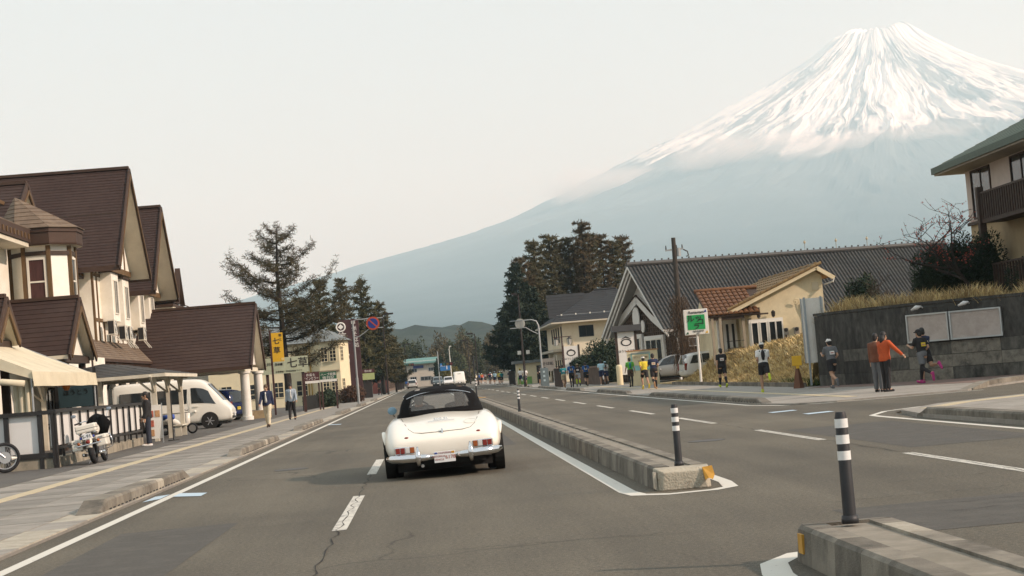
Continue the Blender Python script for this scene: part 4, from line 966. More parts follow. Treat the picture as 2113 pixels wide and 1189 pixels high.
part(MB().tube([(12.6,110.5,.05),(12.6,110.5,1.25),(12.6,110.5,1.34),(12.6,110.5,1.38)], [.2,.2,.16,.05], 16), 'post', CREAMP, gp, smooth=False)
lw = thing('low_wall', 'low brown wall behind the runners left of the cream gate post', 'wall', (13,135,.05))
part(MB().box(12.5,12.9,121,146,.05,1.3), 'wall', mat('brown_wall', (.075,.045,.03), .9, .35, 3, dirt=(.14,.09,.06), dscale=1.5), lw)
part(MB().box(12.45,12.95,120.9,146.1,1.3,1.42), 'coping', mat('brown_coping', (.16,.1,.065), .85, .2), lw)

# ---- beige two-storey building with the dark hipped roof
BEIGE = mat('beige_wall', (.72,.63,.47), .88, .06, 2, dirt=(.62,.53,.38), dscale=.4, bump=.15)
ROOFD = mat('dark_slate_roof', (.018,.019,.021), .75, .25, 3, dirt=(.026,.026,.027), dscale=.5)
bb = thing('beige_building', 'beige two-storey building with dark hipped roof before the larches', 'building', (18,180,.05))
def E_(mb, name, m, **k): return part(mb, name, m, bb, **k)
E_(MB().box(14.1,27,171,193,.05,5.95), 'wall', BEIGE)
ec = [(12.9,169.6),(28.2,169.6),(28.2,194.5),(12.9,194.5)]
E_(MB().slab([(x,y,5.95) for x,y in ec], (0,0,.14)), 'eave', mat('pale_eave', (.55,.5,.4), .8, .1))
rd = [(18.2,176.5,9.3),(20.5,176.5,9.3),(20.5,188,9.3),(18.2,188,9.3)]
for i in range(4):
    a, b = ec[i], ec[(i+1) % 4]; E_(course_roof((*a,6.1),(*b,6.1),rd[(i+1) % 4],rd[i],14,.03), 'roof_slope', ROOFD)
E_(MB().slab([(13.3,174,7.6),(13.3,176.4,7.6),(13.3,175.2,9.0)], (6,0,0)), 'gablet', ROOFD)
E_(course_roof((13.0,173.2,6.6),(17,173.2,6.6),(17,175.2,9.1),(13.0,175.2,9.1),8), 'gablet_roof', ROOFD)
E_(MB().tube([(18.2,176.5,9.35),(20.5,176.5,9.35)], .12, 6), 'ridge_cap', ROOFD)
for i in range(9): x = 14.1+i*1.45; E_(MB().box(x-.07,x+.07,170.6,170.72,6.75,6.9), 'snow_guard', FRAME_W)
E_(MB().bar((13.6,170.66,6.8),(26.6,170.66,6.8),.03), 'snow_rail', GALV)
window(bb, (15.75,171,4.45), (1,0,0), 1.5, 1.15, frame=BLACKP, mull=(2,1), fr=.07)
window(bb, (19.6,171,4.45), (1,0,0), 1.5, 1.15, frame=BLACKP, mull=(2,1), fr=.07)
for y in (172,175.5,178.5,181.5,184.5): window(bb, (14.1,y+1.1,4.1), (0,-1,0), 1.1, 1.6, frame=BLACKP, mull=(1,1), fr=.09)
for y in (173,176,179,182,185): window(bb, (14.1,y+1.1,.6), (0,-1,0), 1.1, 1.9, frame=BLACKP, mull=(1,1), fr=.09)
E_(MB().box(13.1,14.1,172,192,3.15,3.4), 'awning', mat('dull_awning', (.42,.38,.3), .8, .15))
for y in (174,177): E_(MB().box(13.5,14.09,y,y+.9,2.3,3.0), 'air_conditioner', ACM)
E_(MB().tube([(15.1,170.9,6.0),(15.1,170.9,.1)], .05, 6), 'drain_pipe', BEIGE)

# ---- upper house at the right edge with the green roof
GREENR = mat('green_roof', (.05,.085,.05), .6, .25, 4, dirt=(.09,.12,.08), dscale=.8)
GREENF = mat('green_fascia', (.055,.085,.062), .6, .2, 4)
PINKW = mat('pale_pink_wall', (.52,.45,.4), .88, .08, 3); TANW = mat('tan_wall', (.33,.25,.14), .88, .1, 3)
uh = thing('green_roof_house', 'two-storey house with green roof, pink upper and tan lower walls', 'building', (24,62,2.5))
def U_(mb, name, m, **k): return part(mb, name, m, uh, **k)
U_(MB().box(22.4,36,48,67.4,5.9,8.15), 'upper_wall', PINKW); U_(MB().box(22.43,36,48.03,67.37,2.4,5.88), 'lower_wall', TANW)
U_(course_roof((21.3,46,8.3),(21.3,68.2,8.3),(27.5,64,11.2),(27.5,50,11.2),16), 'roof_slope', GREENR)
U_(course_roof((21.3,68.2,8.3),(37,68.2,8.3),(33,64,11.2),(27.5,64,11.2),16), 'roof_slope', GREENR)
U_(MB().slab([(21.35,46,8.0),(21.35,68.1,8.0),(37,68.1,8.0),(37,46,8.0)], (0,0,.12)), 'soffit', mat('house_soffit', (.34,.3,.25), .85, .1))
U_(MB().bar((21.3,46,8.2),(21.3,68.2,8.2),.08,.26), 'fascia', GREENF); U_(MB().bar((21.3,68.2,8.2),(37,68.2,8.2),.08,.26), 'fascia', GREENF)
for k in range(5): y = 66.7-k*4.6; window(uh, (22.4,y,6.0), (0,-1,0), 2.3, 1.95, frame=TIMBER_D, mull=(2,1), fr=.08)
U_(MB().box(22.3,22.4,48,67.4,5.8,5.92), 'string_course', TIMBER_D)
bal = U_(MB().box(21.5,22.4,48,63.2,5.6,5.75), 'balcony_floor', TIMBER_D)
part(MB().bar((21.52,48,6.75),(21.52,63.2,6.75),.07), 'balcony_rail', TIMBER_D, uh, bal)
for k in range(60):
    y = 63.1-k*.25; part(MB().box(21.49,21.55,y-.045,y+.045,5.7,6.72), 'baluster', TIMBER_D, uh, bal)
U_(MB().box(21.4,21.65,63.2,63.45,2.5,7.0), 'balcony_post', TIMBER_D)
b2 = U_(MB().box(21.5,22.4,48,62.6,2.9,3.0), 'lower_deck', TIMBER_D)
for k in range(40):
    y = 62.5-k*.3; part(MB().box(21.49,21.55,y-.045,y+.045,3.0,4.0), 'baluster', TIMBER_D, uh, b2)
part(MB().bar((21.52,48,4.0),(21.52,62.6,4.0),.07), 'deck_rail', TIMBER_D, uh, b2)

# ------------------------------------------------------------------ vehicles
TYRE = mat('tyre_rubber', (.012,.012,.013), .85, .2, 10)
CHROME = mat('chrome', (.72,.73,.74), .12, .04, 4, metal=1)
RIM = mat('alloy_rim', (.5,.5,.5), .35, .08, 5, metal=.7)
IVORY = mat('ivory_car_paint', (.85,.81,.71), .3, .03, 2, coat=.6)
SOFTTOP = mat('black_canvas', (.007,.007,.0075), .9, .3, 60, spec=.12)
CARGLASS = mat('car_glass', (.02,.024,.026), .05, .2, 2, spec=.7)
CLEARG = mat('clear_plastic_window', (.17,.175,.17), .12, .08, 6, alpha=.4)
AMBER = mat('amber_lens', (.33,.09,.02), .25, .2, 20); REDL = mat('red_lens', (.2,.022,.014), .25, .2, 20); CLEARL = mat('clear_lens', (.6,.6,.58), .15, .1, 20)
UNDER = mat('underbody', (.012,.011,.010), .9, .3)
SEATL = mat('dark_leather', (.03,.022,.02), .5, .2, 8)
PLATEW = mat('plate_white', (.72,.74,.74), .45, .04, 6)
def sellipse(a, w, l, n): 
    c, s = math.cos(a), math.sin(a); return math.copysign(abs(c)**(2/n), c)*w, math.copysign(abs(s)**(2/n), s)*l
def wheel(t, c, r, w, side, rim=RIM, parent=None, name='wheel', spokes=5, hub=.62):
    """side = +1 / -1: the outer face looks to +X / -X"""
    x, y, z = c; s = side
    prof = [(r*hub,-w/2),(r*.93,-w/2),(r,-w*.36),(r,w*.36),(r*.93,w/2),(r*hub,w/2)]
    q = MB(); n = 28
    q.rings([[(x+px_, y+pr*math.cos(6.2832*k/n), z+pr*math.sin(6.2832*k/n)) for pr, px_ in prof] for k in range(n+1)], cap=False, closed=True)
    ty = q.build(name, TYRE, parent or t); shade_auto(ty)
    d = MB().cyl((x+s*w*.22,y,z),(1,0,0),r*hub,w*.2,24); d.build('rim', UNDER if spokes else rim, ty)
    if spokes:
        m = MB(); m.torus((x+s*w*.36,y,z),(1,0,0),r*hub*.95,r*.05,24,6)
        for k in range(spokes):
            a = 6.2832*k/spokes; m.bar((x+s*w*.38,y,z),(x+s*w*.38,y+math.cos(a)*r*hub*.95,z+math.sin(a)*r*hub*.95),r*.2,.03)
        m.cyl((x+s*w*.38,y,z),(1,0,0),r*.17,.05,12); m.build('spokes', rim, ty)
    return ty

# ---- the white convertible
CX, CY = .19, 26.0
car = thing('convertible_car', 'ivory white classic convertible with black soft top driving ahead', 'car', (CX,CY,0))
car.rotation_euler = (0, R(-1.3), R(-.3))
def C_(mb, name, m, parent=None, **k): return mb.build(name, m, parent or car, **k)
ST = [ # y, bottom z, side half-width low, half-width max, z of max, fender top z, fender x, valley z, deck centre z
 (-1.04,.34,.58,.68,.44,.53,.5,.545,.55),(-1.0,.30,.68,.775,.46,.60,.58,.60,.60),(-.88,.26,.73,.835,.50,.68,.62,.665,.68),(-.62,.22,.76,.865,.56,.78,.64,.755,.78),
 (-.3,.21,.77,.885,.58,.845,.645,.825,.865),(.05,.21,.77,.89,.58,.875,.65,.87,.915),(.4,.2,.77,.885,.58,.885,.66,.90,.945),(.75,.19,.77,.88,.58,.89,.68,.90,.93),
 (1.5,.19,.77,.88,.58,.885,.70,.90,.92),(2.1,.2,.77,.885,.58,.885,.68,.9,.945),(2.8,.22,.76,.88,.57,.86,.64,.83,.88),(3.3,.25,.72,.83,.54,.78,.58,.72,.76),(3.52,.3,.6,.7,.5,.65,.48,.62,.64),(3.62,.36,.4,.5,.48,.56,.35,.55,.55)]
rs = []
for (y, zb, wl, wm, zm, zf, xf, zv, zd) in ST:
    half = [(0,zb),(wl*.7,zb),(wl,zb+.05),(wm*.985,zb+(zm-zb)*.5),(wm,zm),(wm*.975,zm+(zf-zm)*.5),(xf+(wm-xf)*.55,zf-.02),(xf,zf),(xf*.72,zv),(xf*.4,zv+(zd-zv)*.6),(0,zd)]
    rs.append([(x,y,z) for x, z in half]+[(-x,y,z) for x, z in half[-2:0:-1]])
cb = MB().rings(rs).build('body', IVORY, car, smooth=True, sub=2)
# dark wheel openings and underbody
C_(MB().box(-.70,.70,-.8,3.3,.12,.24), 'underbody', UNDER)
for s in (-1,1):
    arch = C_(MB().cyl((s*.83,0,.34),(1,0,0),.37,.14,28), 'wheel_arch', UNDER)
    # eyebrow over the arch
    pts = [(s*.868+s*.018*math.sin(math.pi*k/14), .5*math.cos(math.pi*(k+1)/16)-.02, .50+.20*math.sin(math.pi*(k+1)/16)) for k in range(15)]
    C_(MB().tube(pts, [.008+.022*math.sin(math.pi*k/14) for k in range(15)], 10, flat=.7), 'fender_brow', IVORY, smooth=True)
    wheel(car, (s*.735,0,.33), .33, .18, s, rim=IVORY, spokes=0)
    wheel(car, (s*.72,2.42,.33), .33, .17, s, rim=IVORY, spokes=0)
# boot lid: shut line and lid skin standing a hair proud
def deck_z(x, y):
    ys = [q[0] for q in ST]; zd = np.interp(y, ys, [q[8] for q in ST]); zv = np.interp(y, ys, [q[7] for q in ST]); xf = np.interp(y, ys, [q[6] for q in ST])
    return float(np.interp(abs(x), [0,xf*.4,xf*.72,xf], [zd, zv+(zd-zv)*.6, zv, np.interp(y, ys, [q[5] for q in ST])]))
SEAM = mat('shut_line', (.16,.14,.11), .8, .1)
lid = [(-.60,.22),(-.58,-.1),(-.54,-.45),(-.49,-.7),(-.42,-.83),(-.3,-.885),(0,-.9),(.3,-.885),(.42,-.83),(.49,-.7),(.54,-.45),(.58,-.1),(.60,.22)]
C_(MB().tube([(x,y,deck_z(x,y)-.003) for x, y in lid], .0065, 6), 'boot_seam', SEAM)
C_(MB().tube([(0,-.86,.705),(0,-.92,.67),(0,-.93,.63)], [.012,.018,.012], 8), 'boot_handle', CHROME)
C_(MB().tube([(-.2+.4*k/8,-.52,deck_z(-.2+.4*k/8,-.52)+.016) for k in range(9)], .005, 6), 'script_bar', CHROME)
text(car, '300 SL', .085, CHROME, (0,-.46,deck_z(0,-.46)+.02), rot=(R(28),0,0), extrude=.003)
st_ = C_(MB().torus((.43,-.62,deck_z(.43,-.62)+.012),(0,-.45,1),.075,.0035,24,5), 'oval_sticker', mat('faint_sticker', (.6,.57,.5), .5, .1)); st_.scale = (1.2,1,1); st_.location = (-.086,0,0)
# rear lights
for s in (-1,1):
    x0 = s*.57
    b = C_(MB().box(x0-.155,x0+.155,-1.035,-.9,.385,.50), 'tail_light', CHROME, bev=.015)
    for k, m in enumerate((AMBER, CLEARL, REDL, REDL)):
        xx = x0+s*(-.105+.07*k); MB().box(xx-.031,xx+.031,-1.046,-1.03,.40,.485).build('lens', m, b, bev=.006)
    C_(MB().ell((s*.53,-.955,.615),(.035,.02,.024),12,8), 'side_reflector', REDL, smooth=True)
    # bumper half, curling forward at the corner, and overrider
    pts = [(s*.14,-1.12,.315),(s*.4,-1.13,.32),(s*.6,-1.1,.325),(s*.76,-1.0,.33),(s*.84,-.82,.335)]
    C_(MB().tube(pts, [.036,.055,.058,.055,.03], 12, flat=1.1), 'bumper', CHROME, smooth=True)
    C_(MB().tube([(s*.385,-1.16,.22),(s*.385,-1.20,.29),(s*.385,-1.19,.40),(s*.385,-1.14,.485)], [.028,.042,.036,.012], 12), 'overrider', CHROME, smooth=True)
C_(MB().tube([(-.16,-1.1,.30),(0,-1.11,.30),(.16,-1.1,.30)], .045, 10), 'bumper_centre', CHROME, smooth=True)
C_(MB().box(-.6,.6,-1.03,-.9,.19,.29), 'valance', UNDER)
C_(MB().tube([(-.33,-.9,.2),(-.33,-1.14,.2)], .024, 10), 'exhaust_tip', CHROME)
pl = C_(MB().box(-.155,.155,-1.185,-1.172,.225,.385), 'number_plate', PLATEW, bev=.004)
BLUEI = mat('plate_blue', (.05,.08,.3), .5, .05); REDI = mat('plate_red', (.38,.1,.07), .5, .05)
text(pl, 'CALIFORNIA', .034, REDI, (0,-1.188,.362), extrude=.0012)
text(pl, 'HISTORICAL', .036, REDI, (-.08,-1.188,.315), extrude=.0012); text(pl, 'VEHICLE', .036, REDI, (-.08,-1.188,.268), extrude=.0012)
text(pl, '6178', .075, REDI, (.085,-1.188,.295), extrude=.0012)
MB().box(-.145,-.105,-1.189,-1.184,.352,.376).build('plate_tag', BLUEI, pl); MB().box(.10,.145,-1.189,-1.184,.348,.378).build('plate_tag', ORANGE, pl)
# soft top as a shell with openings for the rear window and the windscreen
LV = [(.86,.69,.24,2.0),(.93,.675,.27,1.98),(.975,.66,.30,1.95),(1.03,.645,.335,1.9),(1.08,.63,.37,1.86),(1.13,.605,.415,1.82),(1.17,.58,.46,1.78),(1.20,.56,.51,1.74),(1.24,.52,.60,1.68),(1.28,.455,.74,1.58),(1.305,.37,.9,1.45),(1.318,.22,1.03,1.3)]
NA = 96; rings_ = []; 
for (z, w, yr, yf) in LV:
    yc, l = (yr+yf)/2, (yf-yr)/2
    rings_.append([(lambda p: (p[0], yc+p[1], z+.012*(1-(p[0]/w)**2)))(sellipse(2*math.pi*k/NA, w, l, 3.6)) for k in range(NA)])
tp = MB(); tp.v = [p for r in rings_ for p in r]; wn = MB(); wn.v = list(tp.v)
for i in range(len(LV)-1):
    for k in range(NA):
        kk = (k+1) % NA; f = (i*NA+k, i*NA+kk, (i+1)*NA+kk, (i+1)*NA+k)
        ang = 360*(k+.5)/NA
        rear = 2 <= i <= 6 and abs(ang-270) < 33-(i in (2,6))*3.5
        front = i <= 7 and abs(ang-90) < 66
        sidew = 1 <= i <= 6 and (abs(ang-12) < 36 or abs(ang-168) < 36)
        if rear: wn.f.append(f); wn.m.append(0)
        elif not front and not sidew: tp.f.append(f); tp.m.append(0)
tp.f.append(tuple(range((len(LV)-1)*NA, len(LV)*NA))); tp.m.append(0)
top = tp.build('soft_top', SOFTTOP, car, smooth=True)
md = top.modifiers.new('thick', 'SOLIDIFY'); md.thickness = .02; md.offset = -1
wn.build('rear_window', CLEARG, top, smooth=True)
zz = [1.235]*13
arc = []
for k in range(17):
    x = -.5+1.0*k/16; z = 1.245-.55*max(0, abs(x)-.1)**2.2; w = np.interp(z, [q[0] for q in LV], [q[1] for q in LV]); yr = np.interp(z, [q[0] for q in LV], [q[2] for q in LV]); yf = np.interp(z, [q[0] for q in LV], [q[3] for q in LV])
    l = (yf-yr)/2; arc.append((x, (yr+yf)/2-l*(max(0, 1-(abs(x)/w)**3.6))**(1/3.6)-.012, z))
C_(MB().tube(arc, .008, 6), 'chrome_strip', CHROME, top)
for k in (-1,1):
    C_(MB().tube([(k*.6,1.98,.93),(k*.56,1.78,1.2)], .018, 8), 'windscreen_pillar', CHROME)
C_(MB().tube([(-.56,1.78,1.205),(0,1.8,1.225),(.56,1.78,1.205)], .016, 8), 'windscreen_header', CHROME)
C_(MB().box(-.68,.68,.25,2.0,.7,.72), 'cabin_floor', UNDER)
for s in (-1,1):
    C_(MB().tube([(s*.33,.98,.72),(s*.33,.9,.85),(s*.33,.83,1.0)], [.2,.21,.17], 14, flat=.35), 'seat_back', SEATL, smooth=True)
C_(MB().box(-.62,.62,1.75,2.0,.72,.93), 'dashboard', SEATL)
C_(MB().torus((-.33,1.55,.93),(0,-1,.35),.19,.014,24,6), 'steering_wheel', SEATL)
mr = C_(MB().tube([(-.74,1.55,.9),(-.76,1.54,.96)], .012, 6), 'mirror_stalk', CHROME)
C_(MB().ell((-.765,1.53,1.0),(.075,.03,.065),14,10), 'door_mirror', mat('mirror_reflection_blue', (.22,.36,.46), .12, .2, 14), smooth=True)  # the mirror's blue reflection is painted into its colour

# ---- generic modern vehicles built as lofts with separate glazing
def vehicle(name, label, cat, loc, rz, S, hw, paint, side_win, front_win=None, rear_win=None, wheels=(.8,3.4), wr=.33, group=None, lights=True, rimmat=RIM, plate=None, trim=None, sub=1):
    """S: stations (y, z0, zbelt, ztop, k_top) from tail (y = 0) to nose. k_top: roof half-width factor."""
    t = thing(name, label, cat, loc, rz, group); rr = []
    for (y, z0, zb, zt, kt) in S:
        h = hw*(1 if 0.25 < y < S[-1][0]-.25 else .94)
        half = [(0,z0),(h*.9,z0),(h*.985,z0+.12),(h,(z0+zb)/2),(h*.99,zb),(h*(.99+kt)/2,zb+(zt-zb)*.55),(h*kt,zt-.05),(h*(kt-.1),zt),(0,zt+.025)]
        rr.append([(x,y,z) for x, z in half]+[(-x,y,z) for x, z in half[-2:0:-1]])
    b = MB().rings(rr).build('body', paint, t, smooth=True, sub=sub)
    ys = [q[0] for q in S]; zbs = [q[2] for q in S]; zts = [q[3] for q in S]; kts = [q[4] for q in S]
    def side_pt(y, f, s, out=.012):
        zb, zt, kt = np.interp(y, ys, zbs), np.interp(y, ys, zts), np.interp(y, ys, kts)
        z = zb+(zt-zb)*f; w = hw*np.interp(f, [0,.55,.9,1], [.99,(.99+kt)/2,kt+.01,kt-.1]); return (s*(w+out), y, z)
    for s in (-1,1):
        for (ya, yb, fa, fb, yc, yd) in side_win:      # lower edge ya..yb at fa, upper edge yc..yd at fb
            n = 8; P = [[side_pt(np.interp(i/n,[0,1],[ya+(yc-ya)*j, yb+(yd-yb)*j]), fa+(fb-fa)*j, s) for i in range(n+1)] for j in (0,.33,.66,1)]
            MB().grid(P).build('side_window', CARGLASS, t, smooth=True)
    for wnm, w in (('windscreen', front_win), ('rear_window', rear_win)):
        if w:
            (y0, z0, k0, y1, z1, k1) = w; P = []
            for j in range(5):
                f = j/4; P.append([(hw*(k0+(k1-k0)*f)*x, y0+(y1-y0)*f+(.05*(1-x*x)*(1 if wnm == 'windscreen' else -1)), z0+(z1-z0)*f) for x in (-1,-.6,-.2,.2,.6,1)])
            MB().grid(P).build(wnm, CARGLASS, t, smooth=True)
    for wy in wheels:
        for s in (-1,1):
            MB().cyl((s*(hw-.05),wy,wr+.02),(1,0,0),wr*1.16,.13,24).build('wheel_arch', UNDER, t)
            wheel(t, (s*(hw-.09),wy,wr), wr, .2, s, rim=rimmat, spokes=6)
    L_ = S[-1][0]
    MB().box(-hw*.85,hw*.85,.25,L_-.25,S[2][1]-.1,S[2][1]+.1).build('underbody', UNDER, t)
    if lights:
        zn = S[-1][2]; zt_ = S[0][2]
        for s in (-1,1):
            MB().ell((s*hw*.74,L_-.1,zn-.08),(.16,.12,.09),12,8).build('headlight', CLEARL, t, smooth=True)
            MB().box(s*hw*.82-.09,s*hw*.82+.09,-.03,.12,zt_-.28,zt_+.12).build('tail_light', REDL, t, bev=.02)
            MB().ell((s*(hw+.09),L_*.69,zn+.12),(.09,.06,.07),10,8).build('door_mirror', trim or paint, t, smooth=True)
        MB().box(-.33,.33,L_-.03,L_+.012,zn-.2,zn-.08).build('grille', UNDER, t)
        MB().box(-hw*.8,hw*.8,L_-.05,L_+.02,S[-1][1]+.02,S[-1][1]+.12).build('lower_grille', UNDER, t)
        pp = MB().box(-.165,.165,-.045,-.03,zt_-.35,zt_-.19).build('number_plate', plate or PLATEW, t); text(pp, '57-31', .1, BLACKP, (0,-.05,zt_-.27), extrude=.001)
        pf = MB().box(-.165,.165,L_+.015,L_+.03,S[-1][1]+.1,S[-1][1]+.26).build('number_plate', plate or PLATEW, t)
    return t
WVAN = mat('white_van_paint', (.74,.72,.64), .35, .03, 2, coat=.4)
VANS = [(0,.32,1.15,2.12,.91),(.02,.28,1.15,2.22,.92),(.06,.26,1.15,2.27,.92),(.5,.24,1.15,2.3,.92),(2.6,.24,1.15,2.31,.92),(3.75,.24,1.12,2.29,.91),(4.05,.24,1.11,2.22,.89),(4.3,.24,1.1,2.02,.87),(4.62,.24,1.06,1.66,.84),(4.95,.25,1.02,1.24,.86),(5.15,.27,.95,1.04,.9),(5.28,.32,.8,.88,.9),(5.32,.38,.7,.75,.9)]
SIDEV = [(.25,1.7,.06,.62,.3,1.7),(1.78,3.3,.06,.62,1.78,3.36),(3.52,4.62,.06,.66,3.52,4.3)]
van = vehicle('passenger_van', 'white high-roof passenger van parked broadside before the inn', 'van', (-14.25,78.95,.05), R(-90), VANS, .94, WVAN, SIDEV, (4.95,1.24,.8,4.3,2.04,.76), (-.02,1.3,.8,.03,2.0,.78), wheels=(.95,4.3), wr=.34)
for y in (1.74,3.42): MB().bar((.955,y,.35),(.955,y,1.85),.012,.006).build('door_seam', SEAM, van)
MB().bar((.958,.3,.82),(.958,3.35,.82),.02,.02).build('slide_rail', SEAM, van)
MB().box(.95,.975,3.6,3.82,1.02,1.07).build('door_handle', WVAN, van)
BLUEC = mat('blue_car_paint', (.006,.016,.075), .25, .08, 2, coat=.6)
MVS = [(0,.38,.95,1.05,.85),(.05,.3,.98,1.5,.84),(.3,.25,1.0,1.72,.84),(1.0,.24,1.0,1.8,.84),(2.4,.24,.98,1.8,.84),(3.0,.24,.96,1.6,.82),(3.55,.24,.94,1.1,.84),(4.0,.26,.88,.96,.88),(4.25,.3,.75,.8,.88),(4.3,.36,.62,.66,.86)]
mv = vehicle('minivan', 'dark blue minivan with yellow plate nosed in behind the white van', 'van', (-10.75,97.3,.05), R(62), MVS, .86, BLUEC, [(.3,1.3,.08,.78,.5,1.3),(1.38,2.4,.08,.8,1.38,2.4),(2.48,3.3,.08,.8,2.48,2.95)], (3.6,1.08,.76,3.0,1.66,.7), (.0,1.02,.76,.14,1.64,.72), wheels=(.75,3.4), wr=.31, plate=mat('plate_yellow', (.62,.48,.05), .5, .05))
SILV = mat('silver_car_paint', (.36,.36,.345), .3, .04, 2, metal=.35, coat=.5)
SUVS = [(0,.45,.98,1.1,.84),(.06,.36,1.0,1.4,.82),(.3,.3,1.0,1.62,.82),(1.1,.28,1.0,1.7,.82),(2.3,.28,.99,1.69,.82),(2.9,.28,.98,1.45,.82),(3.35,.29,.97,1.05,.85),(3.9,.32,.9,.98,.88),(4.25,.38,.8,.86,.88),(4.32,.45,.66,.7,.86)]
SW = [(.25,.95,.1,.8,.5,.95),(1.02,1.95,.1,.82,1.02,1.95),(2.03,3.1,.1,.82,2.03,2.75)]
vehicle('silver_suv', 'silver sport utility car parked before the lattice restaurant front', 'car', (17.9,107.3,.08), R(80), SUVS, .88, SILV, SW, (3.4,1.06,.76,2.85,1.56,.7), (.0,1.05,.76,.16,1.56,.72), wheels=(.8,3.4), wr=.35)
WCAR = mat('white_car_paint', (.72,.71,.67), .3, .03, 2, coat=.5)
vehicle('white_hatchback', 'white hatchback with tall red tail light half hidden by the grassy bank', 'car', (14.55,96.2,.06), R(-82), SUVS, .86, WCAR, SW, (3.4,1.06,.76,2.85,1.56,.7), (.0,1.05,.76,.16,1.56,.72), wheels=(.8,3.4), wr=.32)
vehicle('far_white_van', 'white van facing us at the far end of the road', 'van', (5.25,275,.0), R(180), VANS, .94, WVAN, SIDEV, (4.93,1.22,.8,4.3,1.98,.72), None, wheels=(.95,4.3), wr=.34)
vehicle('far_white_car', 'small white car half behind the far white van', 'car', (3.7,290,.0), R(180), SUVS, .86, WCAR, SW, (3.4,1.06,.76,2.85,1.56,.7), None, wheels=(.8,3.4), wr=.32)
DARKC = mat('dark_teal_car_paint', (.05,.07,.075), .3, .06, 2, coat=.5)
vehicle('far_dark_suv', 'dark sport utility car facing us left of the far white van', 'car', (2.0,302,.0), R(180), [(y,a,b*1.06,c*1.08,d) for y,a,b,c,d in SUVS], .93, DARKC, SW, (3.4,1.12,.76,2.85,1.66,.7), None, wheels=(.8,3.4), wr=.36)
vehicle('far_white_suv', 'white sport utility car seen from behind at the left kerb far off', 'car', (-2.7,318,.0), R(0), SUVS, .92, WCAR, SW, (3.4,1.06,.76,2.85,1.56,.7), (-.03,1.05,.76,.13,1.56,.72), wheels=(.8,3.4), wr=.36)

# ---- motorcycles
SPOKE = mat('spoke_steel', (.55,.55,.54), .3, .1, 8, metal=.8)
WBIKE = mat('white_bike_paint', (.76,.73,.64), .35, .04, 4, coat=.4)
def spoked(t, c, r, w=.1, whitewall=False, n=20):
    ty = MB().torus(c,(1,0,0),r-w*.5,w*.5,32,8).build('wheel', TYRE, t, smooth=True)
    MB().torus(c,(1,0,0),r-w*1.02,.018,32,6).build('rim', SPOKE, ty, smooth=True)
    m = MB()
    for k in range(n):
        a = 6.2832*k/n; b = a+.25*(1 if k % 2 else -1)
        m.bar(Vector(c)+Vector((.03*(1 if k % 2 else -1),.05*math.cos(b),.05*math.sin(b))), Vector(c)+Vector((0,math.cos(a)*(r-w),math.sin(a)*(r-w))), .005)
    o = m.build('spokes', SPOKE, ty); o['kind'] = 'stuff'
    MB().cyl(c,(1,0,0),.05,.12,12).build('hub', SPOKE, ty); MB().cyl((c[0]+.06,c[1],c[2]),(1,0,0),.14,.008,20).build('brake_disc', SPOKE, ty)
    return ty
